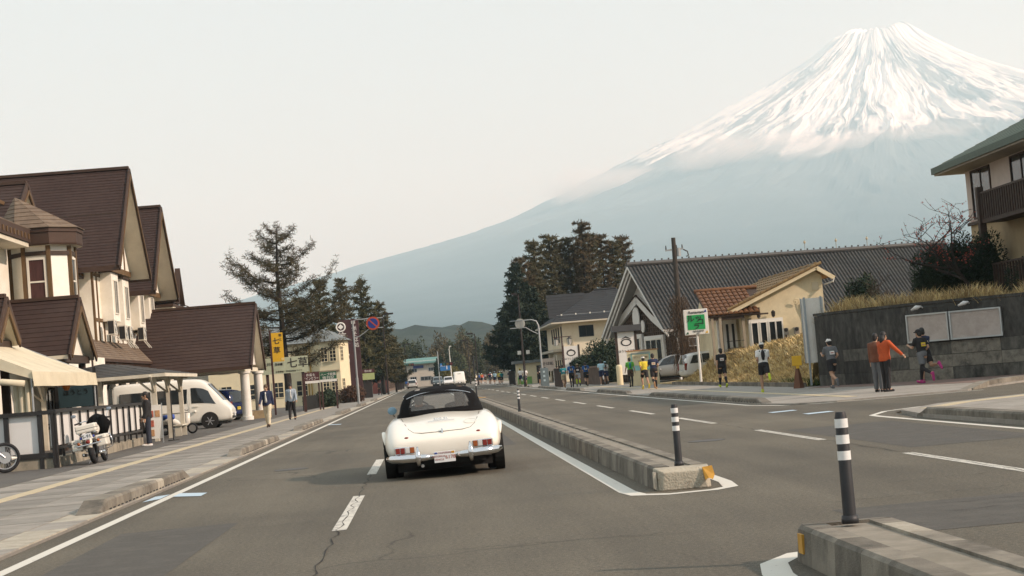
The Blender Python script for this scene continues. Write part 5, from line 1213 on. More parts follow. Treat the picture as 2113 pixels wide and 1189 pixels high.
def touring_bike(loc, rz, label):
    t = thing('touring_motorcycle', label, 'motorcycle', loc, rz)       # nose to +Y, rear axle at y = 0
    B = lambda mb, n, m, **k: mb.build(n, m, t, **k)
    rw_ = MB().torus((0,0,.31),(1,0,0),.235,.075,28,8).build('rear_wheel', TYRE, t, smooth=True); MB().cyl((0,0,.31),(1,0,0),.18,.06,20).build('rim', RIM, rw_)
    fw_ = spoked(t, (0,1.62,.31), .31, .12, n=16)
    B(MB().tube([(0,-.3,.42),(0,-.22,.56),(0,0,.68),(0,.25,.66)], [.07,.09,.1,.09], 12, flat=1), 'rear_fender', WBIKE, smooth=True)
    B(MB().tube([(0,1.35,.62),(0,1.55,.69),(0,1.75,.66),(0,1.93,.5)], [.05,.075,.075,.05], 12), 'front_fender', WBIKE, smooth=True)
    for s in (-1,1):
        sb = B(MB().box(s*.17,s*.43,-.28,.30,.40,.68), 'saddlebag', WBIKE, bev=.03); MB().box(s*.165,s*.435,-.285,.305,.575,.585).build('bag_lid_line', BLACKP, sb); MB().box(s*.25,s*.35,-.295,-.28,.6,.64).build('bag_latch', CHROME, sb)
        B(MB().tube([(s*.2,-.2,.27),(s*.22,.3,.25),(s*.2,.9,.27)], [.045,.04,.03], 10), 'exhaust', CHROME, smooth=True)
        B(MB().tube([(s*.06,1.62,.31),(s*.08,1.4,.72),(s*.09,1.3,.95)], .028, 8), 'fork_leg', CHROME)
        B(MB().tube([(s*.1,1.15,.3),(s*.33,1.12,.34),(s*.36,1.12,.5),(s*.33,1.12,.66),(s*.1,1.15,.7)], .016, 8), 'crash_bar', CHROME, smooth=True)
        B(MB().ell((s*.24,-.31,.56),(.04,.03,.04),10,8), 'indicator', AMBER, smooth=True)
        hb = B(MB().tube([(s*.05,1.2,1.02),(s*.2,1.1,1.1),(s*.42,.98,1.07)], .014, 8), 'handlebar', CHROME); MB().tube([(s*.32,1.03,1.085),(s*.45,.97,1.065)], .022, 8).build('grip', BLACKP, hb)
        mm = B(MB().tube([(s*.36,1.04,1.1),(s*.42,1.08,1.25)], .008, 6), 'mirror_stem', CHROME); MB().ell((s*.45,1.08,1.28),(.07,.02,.045),12,8).build('mirror_glass', mat('mirror_grey', (.2,.25,.3), .15, .1), mm, smooth=True)
    B(MB().tube([(0,-.02,.72),(0,.25,.74),(0,.55,.70),(0,.72,.74)], [.13,.16,.15,.1], 14, flat=.45), 'seat', SEATL, smooth=True)
    B(MB().tube([(0,.68,.76),(0,.85,.84),(0,1.1,.88),(0,1.22,.84)], [.08,.15,.14,.06], 14), 'tank', WBIKE, smooth=True)
    B(MB().box(-.14,.14,.45,.95,.22,.6), 'engine', mat('engine_metal', (.2,.2,.2), .4, .3, 12, metal=.6), bev=.04)
    for s in (-.12,.12): B(MB().tube([(0,.7,.5),(0,.7+s*1.6,.74)], [.09,.075], 12), 'cylinder', RIM)
    tb = B(MB().box(-.25,.25,-.34,.06,.80,1.0), 'top_box', WBIKE, bev=.03); MB().box(-.255,.255,-.345,.065,.885,.895).build('lid_line', BLACKP, tb)
    B(MB().tube([(-.2,-.3,.79),(-.2,.1,.76),(.2,.1,.76),(.2,-.3,.79)], .014, 6), 'luggage_rack', CHROME)
    B(MB().tube([(-.3,-.33,.5),(0,-.36,.5),(.3,-.33,.5)], .018, 8), 'light_bar', CHROME)
    B(MB().ell((0,-.37,.565),(.06,.035,.05),12,8), 'tail_light', REDL, smooth=True)
    npb = B(MB().box(-.115,.115,-.365,-.355,.635,.775), 'number_plate', PLATEW); text(npb, '5-91', .12, BLACKP, (0,-.37,.7), extrude=.001)
    for s in (-1,1): B(MB().ell((s*.155,-.34,.68),(.03,.02,.035),10,8), 'marker_light', mat('blue_lens', (.02,.05,.3), .3, .1), smooth=True)
    # black jacket and bag over the bars
    B(MB().tube([(.02,1.3,.62),(.05,1.28,.85),(.05,1.22,1.1),(.02,1.2,1.2)], [.2,.31,.3,.12], 16, flat=.8), 'fairing_cover', SOFTTOP, smooth=True)
    B(MB().tube([(.2,1.05,.7),(.28,1.05,.95),(.24,1.0,1.15)], [.1,.16,.08], 12), 'hanging_bag', SOFTTOP, smooth=True)
    B(MB().ell((0,1.36,.98),(.1,.08,.1),14,10), 'headlight', CHROME, smooth=True)
    B(MB().tube([(-.1,.5,.25),(-.24,.45,.0)], .014, 6), 'kick_stand', CHROME)
    return t
tb_ = touring_bike((-8.3,42.55,.05), R(-20), 'white touring motorcycle with saddlebags parked by the fence corner')
tb_.rotation_euler = (0, R(-9), R(2))
ch = thing('chopper_motorcycle', 'black motorcycle cut off by the left edge, wire-spoked front wheel showing', 'motorcycle', (-10.15,41.15,.06), R(-72))
spoked(ch, (0,0,.36), .36, .085, n=36)
for s in (-1,1): MB().tube([(s*.075,0,.36),(s*.08,-.5,.82),(s*.08,-.72,1.02)], .022, 8).build('fork_leg', CHROME, ch)
MB().tube([(0,.15,.33),(0,.3,.335)], [.05,.02], 8).build('axle_cap', WBIKE, ch)
MB().tube([(0,-.7,.95),(0,-1.0,.9),(0,-1.3,.82)], [.06,.16,.08], 12).build('tank', BLACKP, ch, smooth=True)
MB().box(-.16,.16,-1.5,-.9,.25,.65).build('engine', mat('engine_metal', (.2,.2,.2), .4, .3, 12, metal=.6), ch, bev=.04)
MB().tube([(0,-1.3,.78),(0,-1.6,.7),(0,-1.85,.72)], [.12,.16,.1], 12, flat=.4).build('seat', SEATL, ch, smooth=True)
MB().torus((0,-1.95,.32),(1,0,0),.24,.08,28,8).build('rear_wheel', TYRE, ch, smooth=True)
MB().tube([(-.4,-.85,1.15),(0,-.74,1.08),(.4,-.85,1.15)], .013, 8).build('handlebar', CHROME, ch)
sc_ = thing('motor_scooter', 'small white scooter with blue cover behind the shelter posts', 'scooter', (-10.25,69.9,.05), R(-95))
spoked(sc_, (0,.62,.22), .22, .08, n=10); MB().torus((0,-.5,.22),(1,0,0),.15,.07,20,8).build('rear_wheel', TYRE, sc_, smooth=True)
MB().tube([(0,-.62,.5),(0,-.3,.6),(0,0,.45),(0,.2,.3),(0,.42,.5),(0,.46,.85)], [.1,.17,.14,.13,.14,.1], 12).build('body_shell', WBIKE, sc_, smooth=True)
MB().tube([(0,-.6,.72),(0,-.1,.72)], [.11,.13], 10).build('seat', mat('blue_cover', (.03,.09,.4), .6, .15), sc_, smooth=True)
MB().tube([(-.3,.42,.98),(0,.46,.95),(.3,.42,.98)], .016, 8).build('handlebar', BLACKP, sc_)

# ------------------------------------------------------------------ left side: terrace fence, tent, shelter
TENT = mat('tent_canvas', (.62,.56,.41), .8, .08, 2, dirt=(.5,.44,.31), dscale=1.2, bump=.2, bscale=6)
WPANEL = mat('white_panel', (.70,.69,.66), .5, .05, 2)
BASEC = mat('terrace_base', (.3,.265,.2), .95, .3, 3, dirt=(.09,.08,.06), dscale=2)
tf = thing('terrace_fence', 'black framed terrace fence with white panels and vertical bars', 'fence', (-9.2,42,.05))
def F_(mb, name, m, **k): return part(mb, name, m, tf, **k)
A0, A1, A2 = Vector((-14.5,42.1,0)), Vector((-9.15,41.9,0)), Vector((-9.75,58.3,0))
F_(MB().box(-14.5,-9.1,41.95,42.25,.05,.33), 'base_wall', BASEC)
for (xa, xb) in ((-14.4,-12.46),(-12.34,-10.33),(-10.21,-9.52)):
    F_(MB().box(xa,xb,42.0,42.03,.44,1.36), 'panel', WPANEL)
for x in (-14.45,-12.4,-10.27,-9.46,-9.12): F_(MB().box(x-.055,x+.055,41.93,42.06,.05,1.47), 'post', BLACKP)
F_(MB().box(-14.5,-9.05,41.9,42.12,1.36,1.46), 'top_rail', BLACKP); F_(MB().box(-14.5,-9.1,41.92,42.1,.3,.43), 'bottom_rail', BLACKP)
n = 12; d_ = (A2-A1)
for i in range(n+1):
    p = A1+d_*(i/n)
    if i < n: 
        a, b = A1+d_*((i+.05)/n), A1+d_*((i+.95)/n); F_(MB().bar((a.x-.06,a.y,.98),(b.x-.06,b.y,.98),.02,.8), 'panel', WPANEL)
    F_(MB().bar((p.x,p.y,.12),(p.x,p.y,1.42),.055), 'baluster', BLACKP)
F_(MB().bar((A1.x,A1.y,1.43),(A2.x,A2.y,1.43),.12,.09), 'top_rail', BLACKP); F_(MB().bar((A1.x,A1.y,.52),(A2.x,A2.y,.52),.06,.06), 'bottom_rail', BLACKP)
F_(MB().bar(A1+Vector((-.12,.3,.16)), A2+Vector((-.12,0,.16)), .3, .26), 'base_wall', BASEC)
tn = thing('frame_tent', 'cream canvas frame tent standing inside the terrace fence', 'tent', (-11.5,48,.05))
def T_(mb, name, m, **k): return part(mb, name, m, tn, **k)
def sag(P0, P1, Q0, Q1, nu=10, nv=10, amp=.07):
    P = []
    for i in range(nv+1):
        f = i/nv; a = Vector(P0).lerp(Vector(Q0), f); b = Vector(P1).lerp(Vector(Q1), f); row = []
        for j in range(nu+1):
            g_ = j/nu; p = a.lerp(b, g_); p.z -= amp*math.sin(math.pi*f)*(.6+.4*math.sin(math.pi*g_*3)**2)+.02*noise.noise((f*5,g_*5,1)); row.append(tuple(p))
        P.append(row)
    return MB().grid(P)
eR, eL, rx = -10.15, -15.5, -12.6
for e in (eR, eL):
    o = T_(sag((rx,44.6,3.62),(rx,53.0,3.62),(e,44.6,2.48),(e,53.0,2.48)), 'roof_canvas', TENT, smooth=True)
    T_(sag((e,44.55,2.5),(e,53.05,2.5),(e+(.03 if e > -12 else -.03),44.55,2.12),(e+(.03 if e > -12 else -.03),53.05,2.12),30,3,-.03), 'valance', TENT, smooth=True)
fr = MB(); fr.slab([(eR,44.6,2.3),(eR,44.6,2.52),(rx,44.6,3.66),(eL,44.6,2.52),(eL,44.6,2.3),(rx,44.6,3.2)], (0,.02,0)); T_(fr, 'gable_canvas', TENT)
for y in (44.65,52.95):
    for x in (eR-.05, eL+.05): T_(MB().tube([(x,y,.05),(x,y,2.45)], .03, 8), 'pole', GALV)
    T_(MB().tube([(eR-.05,y,2.45),(rx,y,3.58),(eL+.05,y,2.45)], .03, 8), 'rafter', GALV)
T_(MB().tube([(rx,44.65,3.58),(rx,52.95,3.58)], .03, 8), 'ridge_pole', GALV)
cu = MB(); rr_ = []
for z in np.linspace(.5,2.3,8):
    rr_.append([(-10.3-.5*k/11-.06*math.sin(k*2.3)*(1.2-z/3), 45.0+.12*math.sin(k*1.9)+.3*k/11*(2.3-z)*.3, z) for k in range(12)])
T_(cu.rings(rr_, cap=False, closed=False), 'side_curtain', TENT, smooth=True)
T_(MB().tube([(-10.35,44.5,2.2),(-10.9,44.5,2.28),(-11.3,44.5,2.3)], .09, 10), 'rolled_flap', TENT, smooth=True)
cb_ = thing('menu_screen', 'dark teal lettered board hung under the tent edge', 'sign', (-10.9,53.6,1.3))
part(MB().box(-11.45,-10.35,53.6,53.66,1.5,2.15), 'panel', mat('teal_board', (.03,.06,.07), .5, .2), cb_)
for x in (-11.5,-10.3): part(MB().box(x-.05,x+.05,53.58,53.68,.05,2.7), 'post', BLACKP, cb_)
text(cb_, 'ほうとう', .2, mat('board_ink', (.005,.008,.01), .7, .1), Vector((-10.9,53.59,1.95))-cb_.location)
cl_ = thing('blossom_lantern', 'small orange paper lantern hanging at the tent edge', 'lantern', (-10.3,50.3,2.2))
part(MB().tube([(-10.5,50.3,2.0),(-10.5,50.3,2.1),(-10.5,50.3,2.25),(-10.5,50.3,2.32)], [.06,.12,.12,.05], 12), 'paper_shell', mat('orange_paper', (.6,.2,.05), .7, .2), cl_, smooth=True)
part(MB().tube([(-10.5,50.3,2.32),(-10.5,50.3,2.55)], .008, 5), 'cord', BLACKP, cl_)

PGW = mat('white_timber', (.62,.58,.47), .8, .1, 4, dirt=(.45,.41,.32), dscale=2)
SHING = mat('grey_shingle', (.06,.062,.062), .8, .25, 5, dirt=(.1,.095,.085), dscale=1)
pg = thing('timber_shelter', 'white timber shelter with grey shingle hipped roof before the van', 'shelter', (-11.3,64.5,.05))
def G_(mb, name, m, **k): return part(mb, name, m, pg, **k)
ex0, ex1, ey0, ey1, ez_, rz_ = -14.2, -9.2, 60.6, 69.0, 2.45, 2.98
rA, rB = (-11.7,62.6,rz_), (-11.7,67.0,rz_)
cs = [(ex0,ey0),(ex1,ey0),(ex1,ey1),(ex0,ey1)]
G_(course_roof((ex0,ey0,ez_),(ex1,ey0,ez_),rA,rA,9,.025), 'roof_slope', SHING); G_(course_roof((ex1,ey0,ez_),(ex1,ey1,ez_),rB,rA,9,.025), 'roof_slope', SHING)
G_(course_roof((ex1,ey1,ez_),(ex0,ey1,ez_),rB,rB,9,.025), 'roof_slope', SHING); G_(course_roof((ex0,ey1,ez_),(ex0,ey0,ez_),rA,rB,9,.025), 'roof_slope', SHING)
for i in range(4):
    a, b = cs[i], cs[(i+1) % 4]; G_(MB().bar((*a,ez_-.06),(*b,ez_-.06),.05,.12), 'fascia', PGW)
for (x, y) in ((-9.7,61.2),(-9.75,64.8),(-9.8,68.4),(-13.6,61.2),(-13.6,68.4),(-11.6,61.2)):
    p_ = G_(MB().box(x-.08,x+.08,y-.08,y+.08,.05,2.36), 'post', PGW)
    for (dx, dy) in ((0,.7),(0,-.7),(-.7,0)):
        G_(MB().bar((x,y,1.75),(x+dx,y+dy,2.38),.07), 'brace', PGW)
for (a, b) in (((-9.7,61,2.36),(-9.8,68.6,2.36)),((-13.6,61,2.36),(-13.6,68.6,2.36)),((-13.8,61.2,2.36),(-9.5,61.2,2.36)),((-13.8,68.4,2.36),(-9.5,68.4,2.36))): G_(MB().bar(a, b, .1, .14), 'beam', PGW)
G_(MB().box(-9.95,-9.6,66.8,68.4,.45,.5), 'bench_seat', PGW)
for y in (66.9,68.3): G_(MB().box(-9.9,-9.65,y-.04,y+.04,.05,.45), 'bench_leg', PGW)
mb_ = thing('menu_stand', 'white menu stand with red food pictures beside the man in black', 'sign', (-9.35,58.9,.05))
part(MB().box(-9.6,-9.15,58.9,58.94,.2,1.35), 'board', WHITE, mb_)
for i, (x, z) in enumerate(((-9.5,1.05),(-9.28,1.05),(-9.5,.72),(-9.5,.4))): part(MB().box(x-.08,x+.08,58.88,58.897,z-.11,z+.11), 'food_picture', mat('food_print_%d' % (i % 2), ((.4,.1,.06),(.45,.25,.12))[i % 2], .5, .5, 18), mb_)
for x in (-9.62,-9.13): part(MB().bar((x,58.85,.05),(x,58.96,1.4),.03), 'leg', GALV, mb_)
po = thing('sign_pole', 'slim black stand pole on a round foot before the shelter', 'pole', (-9.0,60.3,.05))
part(MB().tube([(-9.0,60.3,.05),(-9.0,60.3,.08)], .2, 16), 'foot', BLACKP, po); part(MB().tube([(-9.0,60.3,.08),(-9.0,60.3,1.9)], .022, 8), 'pole', BLACKP, po)

# ------------------------------------------------------------------ signs on the left beyond the drive
YEL = mat('yellow_sign', (.72,.42,.02), .5, .06, 4); GRNB = mat('pale_green_board', (.42,.46,.33), .7, .06, 3); MAR = mat('maroon_sign', (.075,.018,.02), .5, .15, 4); GRN = mat('dark_green_sign', (.012,.085,.04), .5, .1, 4)
INK = mat('brush_ink', (.03,.025,.022), .7, .2); WTXT = mat('white_lettering', (.75,.73,.68), .6, .03)
BROWNP = mat('brown_post', (.055,.022,.018), .6, .2)
ys_ = thing('banner_sign', 'tall yellow sign with black brush letters on a brown pole', 'sign', (-9.3,105,.05))
def V(x, y, z, t): return Vector((x,y,z))-t.location
part(MB().box(-9.42,-9.3,104.95,105.07,.05,5.25), 'pole', BROWNP, ys_)
part(MB().box(-9.3,-8.6,105,105.07,3.3,5.08), 'panel', YEL, ys_); part(MB().box(-9.3,-8.6,105.002,105.068,2.9,3.29), 'lower_panel', GRNB, ys_)
text(ys_, '七', .42, INK, V(-9.02,104.99,4.55,ys_), bold=.006); text(ys_, '草', .44, INK, V(-9.0,104.99,3.98,ys_), bold=.006)
text(ys_, '郷', .2, INK, V(-8.75,104.99,4.9,ys_)); text(ys_, '土', .2, INK, V(-8.75,104.99,4.65,ys_))
text(ys_, '梅の香', .16, INK, V(-8.95,104.99,3.12,ys_), bold=.008); part(MB().box(-8.78,-8.62,104.985,104.999,3.36,3.52), 'seal_mark', mat('pale_seal', (.75,.55,.2), .6, .1), ys_)
gb = thing('long_sign_board', 'long pale green board with large black brush letters under the larch', 'sign', (-9,108,.05))
part(MB().box(-10.35,-7.38,108,108.1,2.58,3.6), 'board', GRNB, gb)
for x in (-10.0,-7.75): part(MB().box(x-.09,x+.09,108.11,108.29,.05,3.5), 'post', BROWNP, gb)
text(gb, '七草', .66, INK, V(-8.02,107.99,3.16,gb), bold=.008, spacing=1.05); text(gb, '郷土料理', .22, INK, V(-9.95,107.99,3.2,gb)); text(gb, 'お食事処・甲州名物ほうとう', .13, INK, V(-8.6,107.99,2.7,gb))
def twin(name, label, x0, x1, y, z0, z1, m, l1, l2, s1=.2, s2=.26):
    t = thing(name, label, 'sign', ((x0+x1)/2,y,.05), 0, 'roadside shop signs')
    part(MB().box(x0,x1,y,y+.08,z0+.16,z1), 'panel', m, t); part(MB().box(x0,x1,y+.002,y+.078,z0,z0+.159), 'white_strip', WTXT, t)
    for x in (x0+.08,x1-.08): part(MB().box(x-.05,x+.05,y+.09,y+.19,.05,z1-.02), 'post', BROWNP, t)
    c = (x0+x1)/2; h = z1-z0
    text(t, l1, s1, WTXT, V(c,y-.01,z1-.18,t)); text(t, l2, s2, WTXT, V(c,y-.01,z1-.42,t), sx=min(1, (x1-x0)*.92/(len(l2)*s2))); return t
twin('shop_sign', 'maroon shop sign with white letters beside the green sign', -8.1, -6.98, 112, 1.83, 2.55, MAR, '赤富士', 'ワインセラー')
twin('shop_sign', 'dark green shop sign with white letters beside the maroon sign', -6.95, -5.85, 112, 1.85, 2.5, GRN, 'ハーブ庭園', '旅日記')
bs = thing('bus_stop_sign', 'small maroon and green bus stop board on a black box stand', 'sign', (-6.55,196,.05))
part(MB().box(-7.3,-5.9,196,196.08,2.0,2.75), 'panel', mat('lime_panel', (.4,.46,.2), .6, .1), bs); part(MB().box(-7.3,-5.9,195.99,196.06,2.78,3.2), 'header', MAR, bs)
text(bs, '旅の駅', .28, WTXT, V(-6.6,195.98,2.98,bs)); part(MB().box(-6.62,-6.52,196.1,196.2,.05,3.3), 'post', BLACKP, bs)
def planter(x, y, h, w, label, grp='dark kerbside boxes'):
    t = thing('kerb_box', label, 'utility box', (x,y,.05), 0, grp)
    part(MB().box(x-w/2,x+w/2,y,y+w,.05,h), 'case', mat('dark_brown_box', (.02,.014,.012), .6, .25), t, bev=.02); part(MB().box(x-w/2-.03,x+w/2+.03,y-.03,y+w+.03,h,h+.06), 'lid', BLACKP, t); return t
planter(-6.2,180,1.7,.9,'dark brown box under the bus stop board on the left pavement')
planter(9.85,126.5,1.38,.58,'tall dark brown box on the right kerb left of the striding runners')
planter(9.6,190,1.5,.7,'dark brown box on the right pavement near the paired globe lamp')
planter(-4.95,300,2.3,1.2,'dark box on the left kerb far along beneath a lamp'); planter(-4.95,330,2.3,1.2,'farthest dark box on the left kerb')

# lamps, poles, traffic signs
def street_lamp(x, y, h, arm, label, m=None):
    m = m or mat('lamp_brown', (.02,.013,.011), .6, .25); t = thing('street_lamp', label, 'street lamp', (x,y,.03), 0, 'dark street lamps along the road')
    part(MB().tube([(x,y,.03),(x,y,.5),(x,y,.52),(x,y,h)], [.14,.13,.1,.065], 10), 'pole', m, t)
    part(MB().bar((x,y,h-.06),(x+arm,y,h),.07), 'arm', m, t); part(MB().box(min(x+arm,x+arm*.2),max(x+arm,x+arm*.2),y-.15,y+.15,h,h+.16), 'lamp_head', m, t); return t
street_lamp(-4.62,203,9.6,1.3,'near dark street lamp on the left pavement past the blue no-parking disc')
street_lamp(-4.1,362,9.3,1.3,'far dark street lamp on the left pavement'); street_lamp(7.6,250,7.6,-1.2,'dark street lamp at the right kerb beside the larch grove')
street_lamp(7.7,298,7.7,-1.2,'farther dark street lamp left of the grove, carrying no sign'); street_lamp(9.1,157,8.6,-.6,'slim dark pole before the dense firs on the right pavement')
np_ = thing('no_parking_sign', 'blue and red no-parking disc on an arm of a galvanised pole', 'traffic sign', (-5.15,127.5,.05))
part(MB().tube([(-5.15,127.5,.05),(-5.15,127.5,2.0),(-5.15,127.5,2.02),(-5.15,127.5,6.3)], [.1,.1,.075,.07], 10), 'pole', GALV, np_)
part(MB().tube([(-5.15,127.5,6.25),(-4.9,127.5,6.35),(-2.9,127.5,6.35)], .04, 8), 'arm', GALV, np_); part(MB().tube([(-5.15,127.5,5.0),(-4.7,127.5,5.1),(-3.9,127.5,5.62),(-2.9,127.5,5.62)], .035, 8), 'arm', GALV, np_)
RED = mat('sign_red', (.42,.06,.02), .5, .08); BLU = mat('sign_blue', (.012,.035,.22), .5, .08)
dk = part(MB().cyl((-3.65,127.4,5.98),(0,1,0),.5,.03,32), 'disc', RED, np_); part(MB().cyl((-3.65,127.38,5.98),(0,1,0),.37,.02,32), 'blue_field', BLU, np_, dk)
part(MB().bar((-3.91,127.365,6.24),(-3.39,127.365,5.72),.09,.012,up=(0,1,0)), 'slash', RED, np_, dk)
ba = thing('sign_arm_pole', 'galvanised pole whose curved arm carries two round signs seen edge on', 'traffic sign', (9.55,139.5,.05))
part(MB().tube([(9.55,139.5,.05),(9.55,139.5,1.8),(9.55,139.5,5.1),(9.4,139.5,5.5),(9.0,139.5,5.65),(7.2,139.5,5.65)], [.1,.08,.07,.06,.05,.04], 10), 'pole', GALV, ba, smooth=True)
part(MB().tube([(9.53,139.5,4.4),(8.9,139.5,4.75),(8.5,139.5,5.05),(7.2,139.5,5.05)], .035, 8), 'arm', GALV, ba)
part(MB().cyl((8.05,139.55,5.4),(.25,1,0),.42,.05,24), 'disc_back', mat('sign_back', (.5,.48,.42), .6, .1), ba)
for dx in (-.15,.05,.25): part(MB().bar((8.0+dx,139.45,5.05),(8.0+dx,139.45,5.75),.03), 'strap', GALV, ba)
cab = thing('control_cabinet', 'grey roadside cabinet with pale stickers on the right pavement', 'utility box', (9.65,138,.05))
part(MB().box(9.3,9.95,138,138.4,.05,1.6), 'case', mat('cabinet_grey', (.13,.17,.18), .6, .15), cab, bev=.02)
for z in (.6,.95,1.3): part(MB().box(9.5,9.66,137.985,137.999,z-.08,z+.08), 'sticker', mat('sticker_pale', (.4,.5,.52), .6, .1), cab)
gl = thing('globe_lamp', 'dark lamp post with two white square globes by the low cream shed', 'street lamp', (10.4,178,.05))
part(MB().tube([(10.4,178,.05),(10.4,178,3.3)], .07, 8), 'post', BLACKP, gl); part(MB().bar((9.95,178,3.2),(10.85,178,3.2),.06), 'cross_arm', BLACKP, gl)
for x in (9.95,10.85): part(MB().box(x-.18,x+.18,177.82,178.18,3.25,3.65), 'globe', WHITE, gl, bev=.03)
ld = thing('lantern_post', 'dark post with two hanging white lanterns before the oval sign', 'street lamp', (11.9,146,.05))
part(MB().tube([(11.9,146,.05),(11.9,146,4.2)], .06, 8), 'post', BROWNP, ld); part(MB().bar((11.2,146,4.15),(12.75,146,4.15),.06), 'cross_arm', BROWNP, ld)
for x in (11.4,12.55):
    lt_ = part(MB().tube([(x,146,3.45),(x,146,3.95)], [.16,.2], 6), 'lantern_glass', WHITE, ld); part(MB().tube([(x,146,3.95),(x,146,4.12)], [.25,.04], 6), 'lantern_cap', BLACKP, ld, lt_)
    for k in range(6): part(MB().bar((x+.2*math.cos(k*1.047),146+.2*math.sin(k*1.047),3.42),(x+.21*math.cos(k*1.047),146+.21*math.sin(k*1.047),3.97),.03), 'lantern_bar', BLACKP, ld, lt_)
up_ = thing('utility_pole', 'old timber utility pole wrapped in dry vines before the grey roof', 'pole', (15.6,103,.05))
part(MB().tube([(15.75,103,.05),(15.72,103,5),(15.75,103,8.85)], [.19,.17,.13], 12), 'pole', mat('old_timber', (.05,.042,.034), .9, .3, 6, stretch=(1,1,.2)), up_)
part(MB().bar((15.2,103,8.1),(16.3,103,8.15),.1), 'cross_arm', GALV, up_); part(MB().tube([(16.0,103,7.7),(16.0,103,8.2)], .14, 10), 'transformer', GALV, up_)
for x in (15.25,15.9,16.25): part(MB().tube([(x,103,8.15),(x,103,8.4)], [.05,.03], 8), 'insulator', BLACKP, up_)
part(MB().tube([(16.3,103,8.1),(16.55,103,7.95),(16.6,103,7.7),(16.45,103,7.65)], .04, 6), 'cable_coil', BLACKP, up_)
gs = thing('restaurant_sign', 'square white sign with green panel on a white post', 'sign', (12.63,78.0,.1))
part(MB().tube([(12.66,78.1,.3),(12.66,78.1,2.6)], .055, 10), 'post', WHITE, gs); part(MB().box(12.1,13.22,78,78.16,2.48,3.66), 'case', WHITE, gs, bev=.02)
part(MB().box(12.24,13.06,77.985,77.999,2.72,3.4), 'green_panel', mat('bright_green', (.01,.3,.075), .5, .06), gs)
text(gs, 'Restaurant', .165, INK, V(12.68,77.98,3.52,gs), bold=.003); text(gs, 'ルッ', .36, mat('dark_letter', (.01,.03,.015), .6, .1), V(12.58,77.975,3.22,gs), bold=.008); text(gs, 'コ', .33, mat('dark_letter', (.01,.03,.015), .6, .1), V(12.86,77.975,3.06,gs), bold=.008); text(gs, 'ラ', .3, mat('dark_letter', (.01,.03,.015), .6, .1), V(12.66,77.975,2.86,gs), bold=.008)
text(gs, '地産地消料理', .085, INK, V(12.72,77.98,2.64,gs)); text(gs, '営業中', .05, INK, V(12.72,77.98,2.55,gs))
for (x, z, c) in ((13.1,3.55,BLU),(12.2,2.58,GRN),(13.1,2.58,YEL)): part(MB().slab([(x-.07,77.985,z-.06),(x+.07,77.985,z-.04),(x+.03,77.985,z+.07)],(0,.01,0)), 'corner_mark', c, gs)
ysb = thing('caution_board', 'square yellow caution board on a brown cone stand on the pavement', 'sign', (13.2,59.7,.05))
part(MB().box(12.95,13.3,59.6,59.63,.85,1.2), 'panel', YEL, ysb, bev=.01); part(MB().tube([(13.14,59.7,.05),(13.14,59.7,.1),(13.14,59.7,.85)], [.2,.19,.05], 4), 'stand', mat('brown_cone', (.14,.06,.03), .7, .2), ysb)
part(MB().box(13.08,13.2,59.61,59.66,.75,.86), 'clamp', YEL, ysb)

# ------------------------------------------------------------------ buildings further off
CRM2 = mat('cream_villa_wall', (.7,.62,.42), .85, .06, 2); SLATE = mat('grey_slate_roof', (.16,.18,.18), .7, .15, 3)
vl = thing('cream_villa', 'cream two-storey villa with bay and grey roof behind the larch', 'building', (-9,152,.05))
def W_(mb, name, m, **k): return part(mb, name, m, vl, **k)
W_(MB().box(-19,-7.4,150,163,.05,5.5), 'wall', CRM2)
bp_ = [(-9.8,150),(-9.2,148.9),(-7.4,148.6),(-6.7,149.6),(-6.7,152)]
W_(MB().slab([(x,y,.05) for x,y in bp_]+[(-9.8,152,.05)], (0,0,5.45)), 'bay_wall', CRM2)
W_(MB().slab([(x-.1,y-.1,2.85) for x,y in bp_]+[(-9.8,152.1,2.85)], (0,0,.12)), 'string_course', mat('villa_band', (.3,.25,.17), .8, .1))
W_(MB().rings([[(-10.1,150.2,5.5),(-9.4,148.4,5.5),(-7.3,148.1,5.5),(-6.3,149.4,5.5),(-6.3,152.6,5.5),(-10.1,152.6,5.5)],[(-8.5,150.8,6.5),(-8.4,150.7,6.5),(-8.3,150.7,6.5),(-8.2,150.8,6.5),(-8.2,150.95,6.5),(-8.5,150.95,6.5)]]), 'bay_roof', SLATE)
W_(course_roof((-19.5,149.4,5.5),(-7,149.4,5.5),(-10,156,7.4),(-16,156,7.4),10), 'roof_slope', SLATE); W_(course_roof((-7,149.4,5.5),(-7,163.5,5.5),(-10,157,7.4),(-10,156,7.4),10), 'roof_slope', SLATE)
for x in (-9.0,-8.25): window(vl, (x,148.62,3.7), (1,-.05,0), .6, 1.3, mull=(2,4), fr=.05, frame=CRM2); window(vl, (x,148.62,.9), (1,-.05,0), .6, 1.3, mull=(2,4), fr=.05, frame=CRM2)
for z in (3.7,.9): window(vl, (-7.32,148.72,z), (.57,.82,0), .42, 1.3, mull=(2,4), fr=.05, frame=CRM2); 
for x in (-18,-16,-13.5,-11.4): window(vl, (x,150,3.4), (1,0,0), 1.0, 1.4, mull=(2,3), fr=.06, frame=CRM2); window(vl, (x,150,.9), (1,0,0), 1.0, 1.4, mull=(2,3), fr=.06, frame=CRM2)
for x in (-10.3,-10.05): W_(MB().box(x-.05,x+.05,149.9,150,.05,5.4), 'timber_stud', mat('ochre_timber', (.42,.26,.05), .8, .15))
mt_ = thing('tower_sign', 'tall dark maroon sign slab with white emblem and letters', 'sign', (-7.3,168,.05))
part(MB().box(-8.3,-6.25,168,168.5,.05,8.0), 'slab', mat('maroon_slab', (.055,.02,.022), .8, .25, 2), mt_)
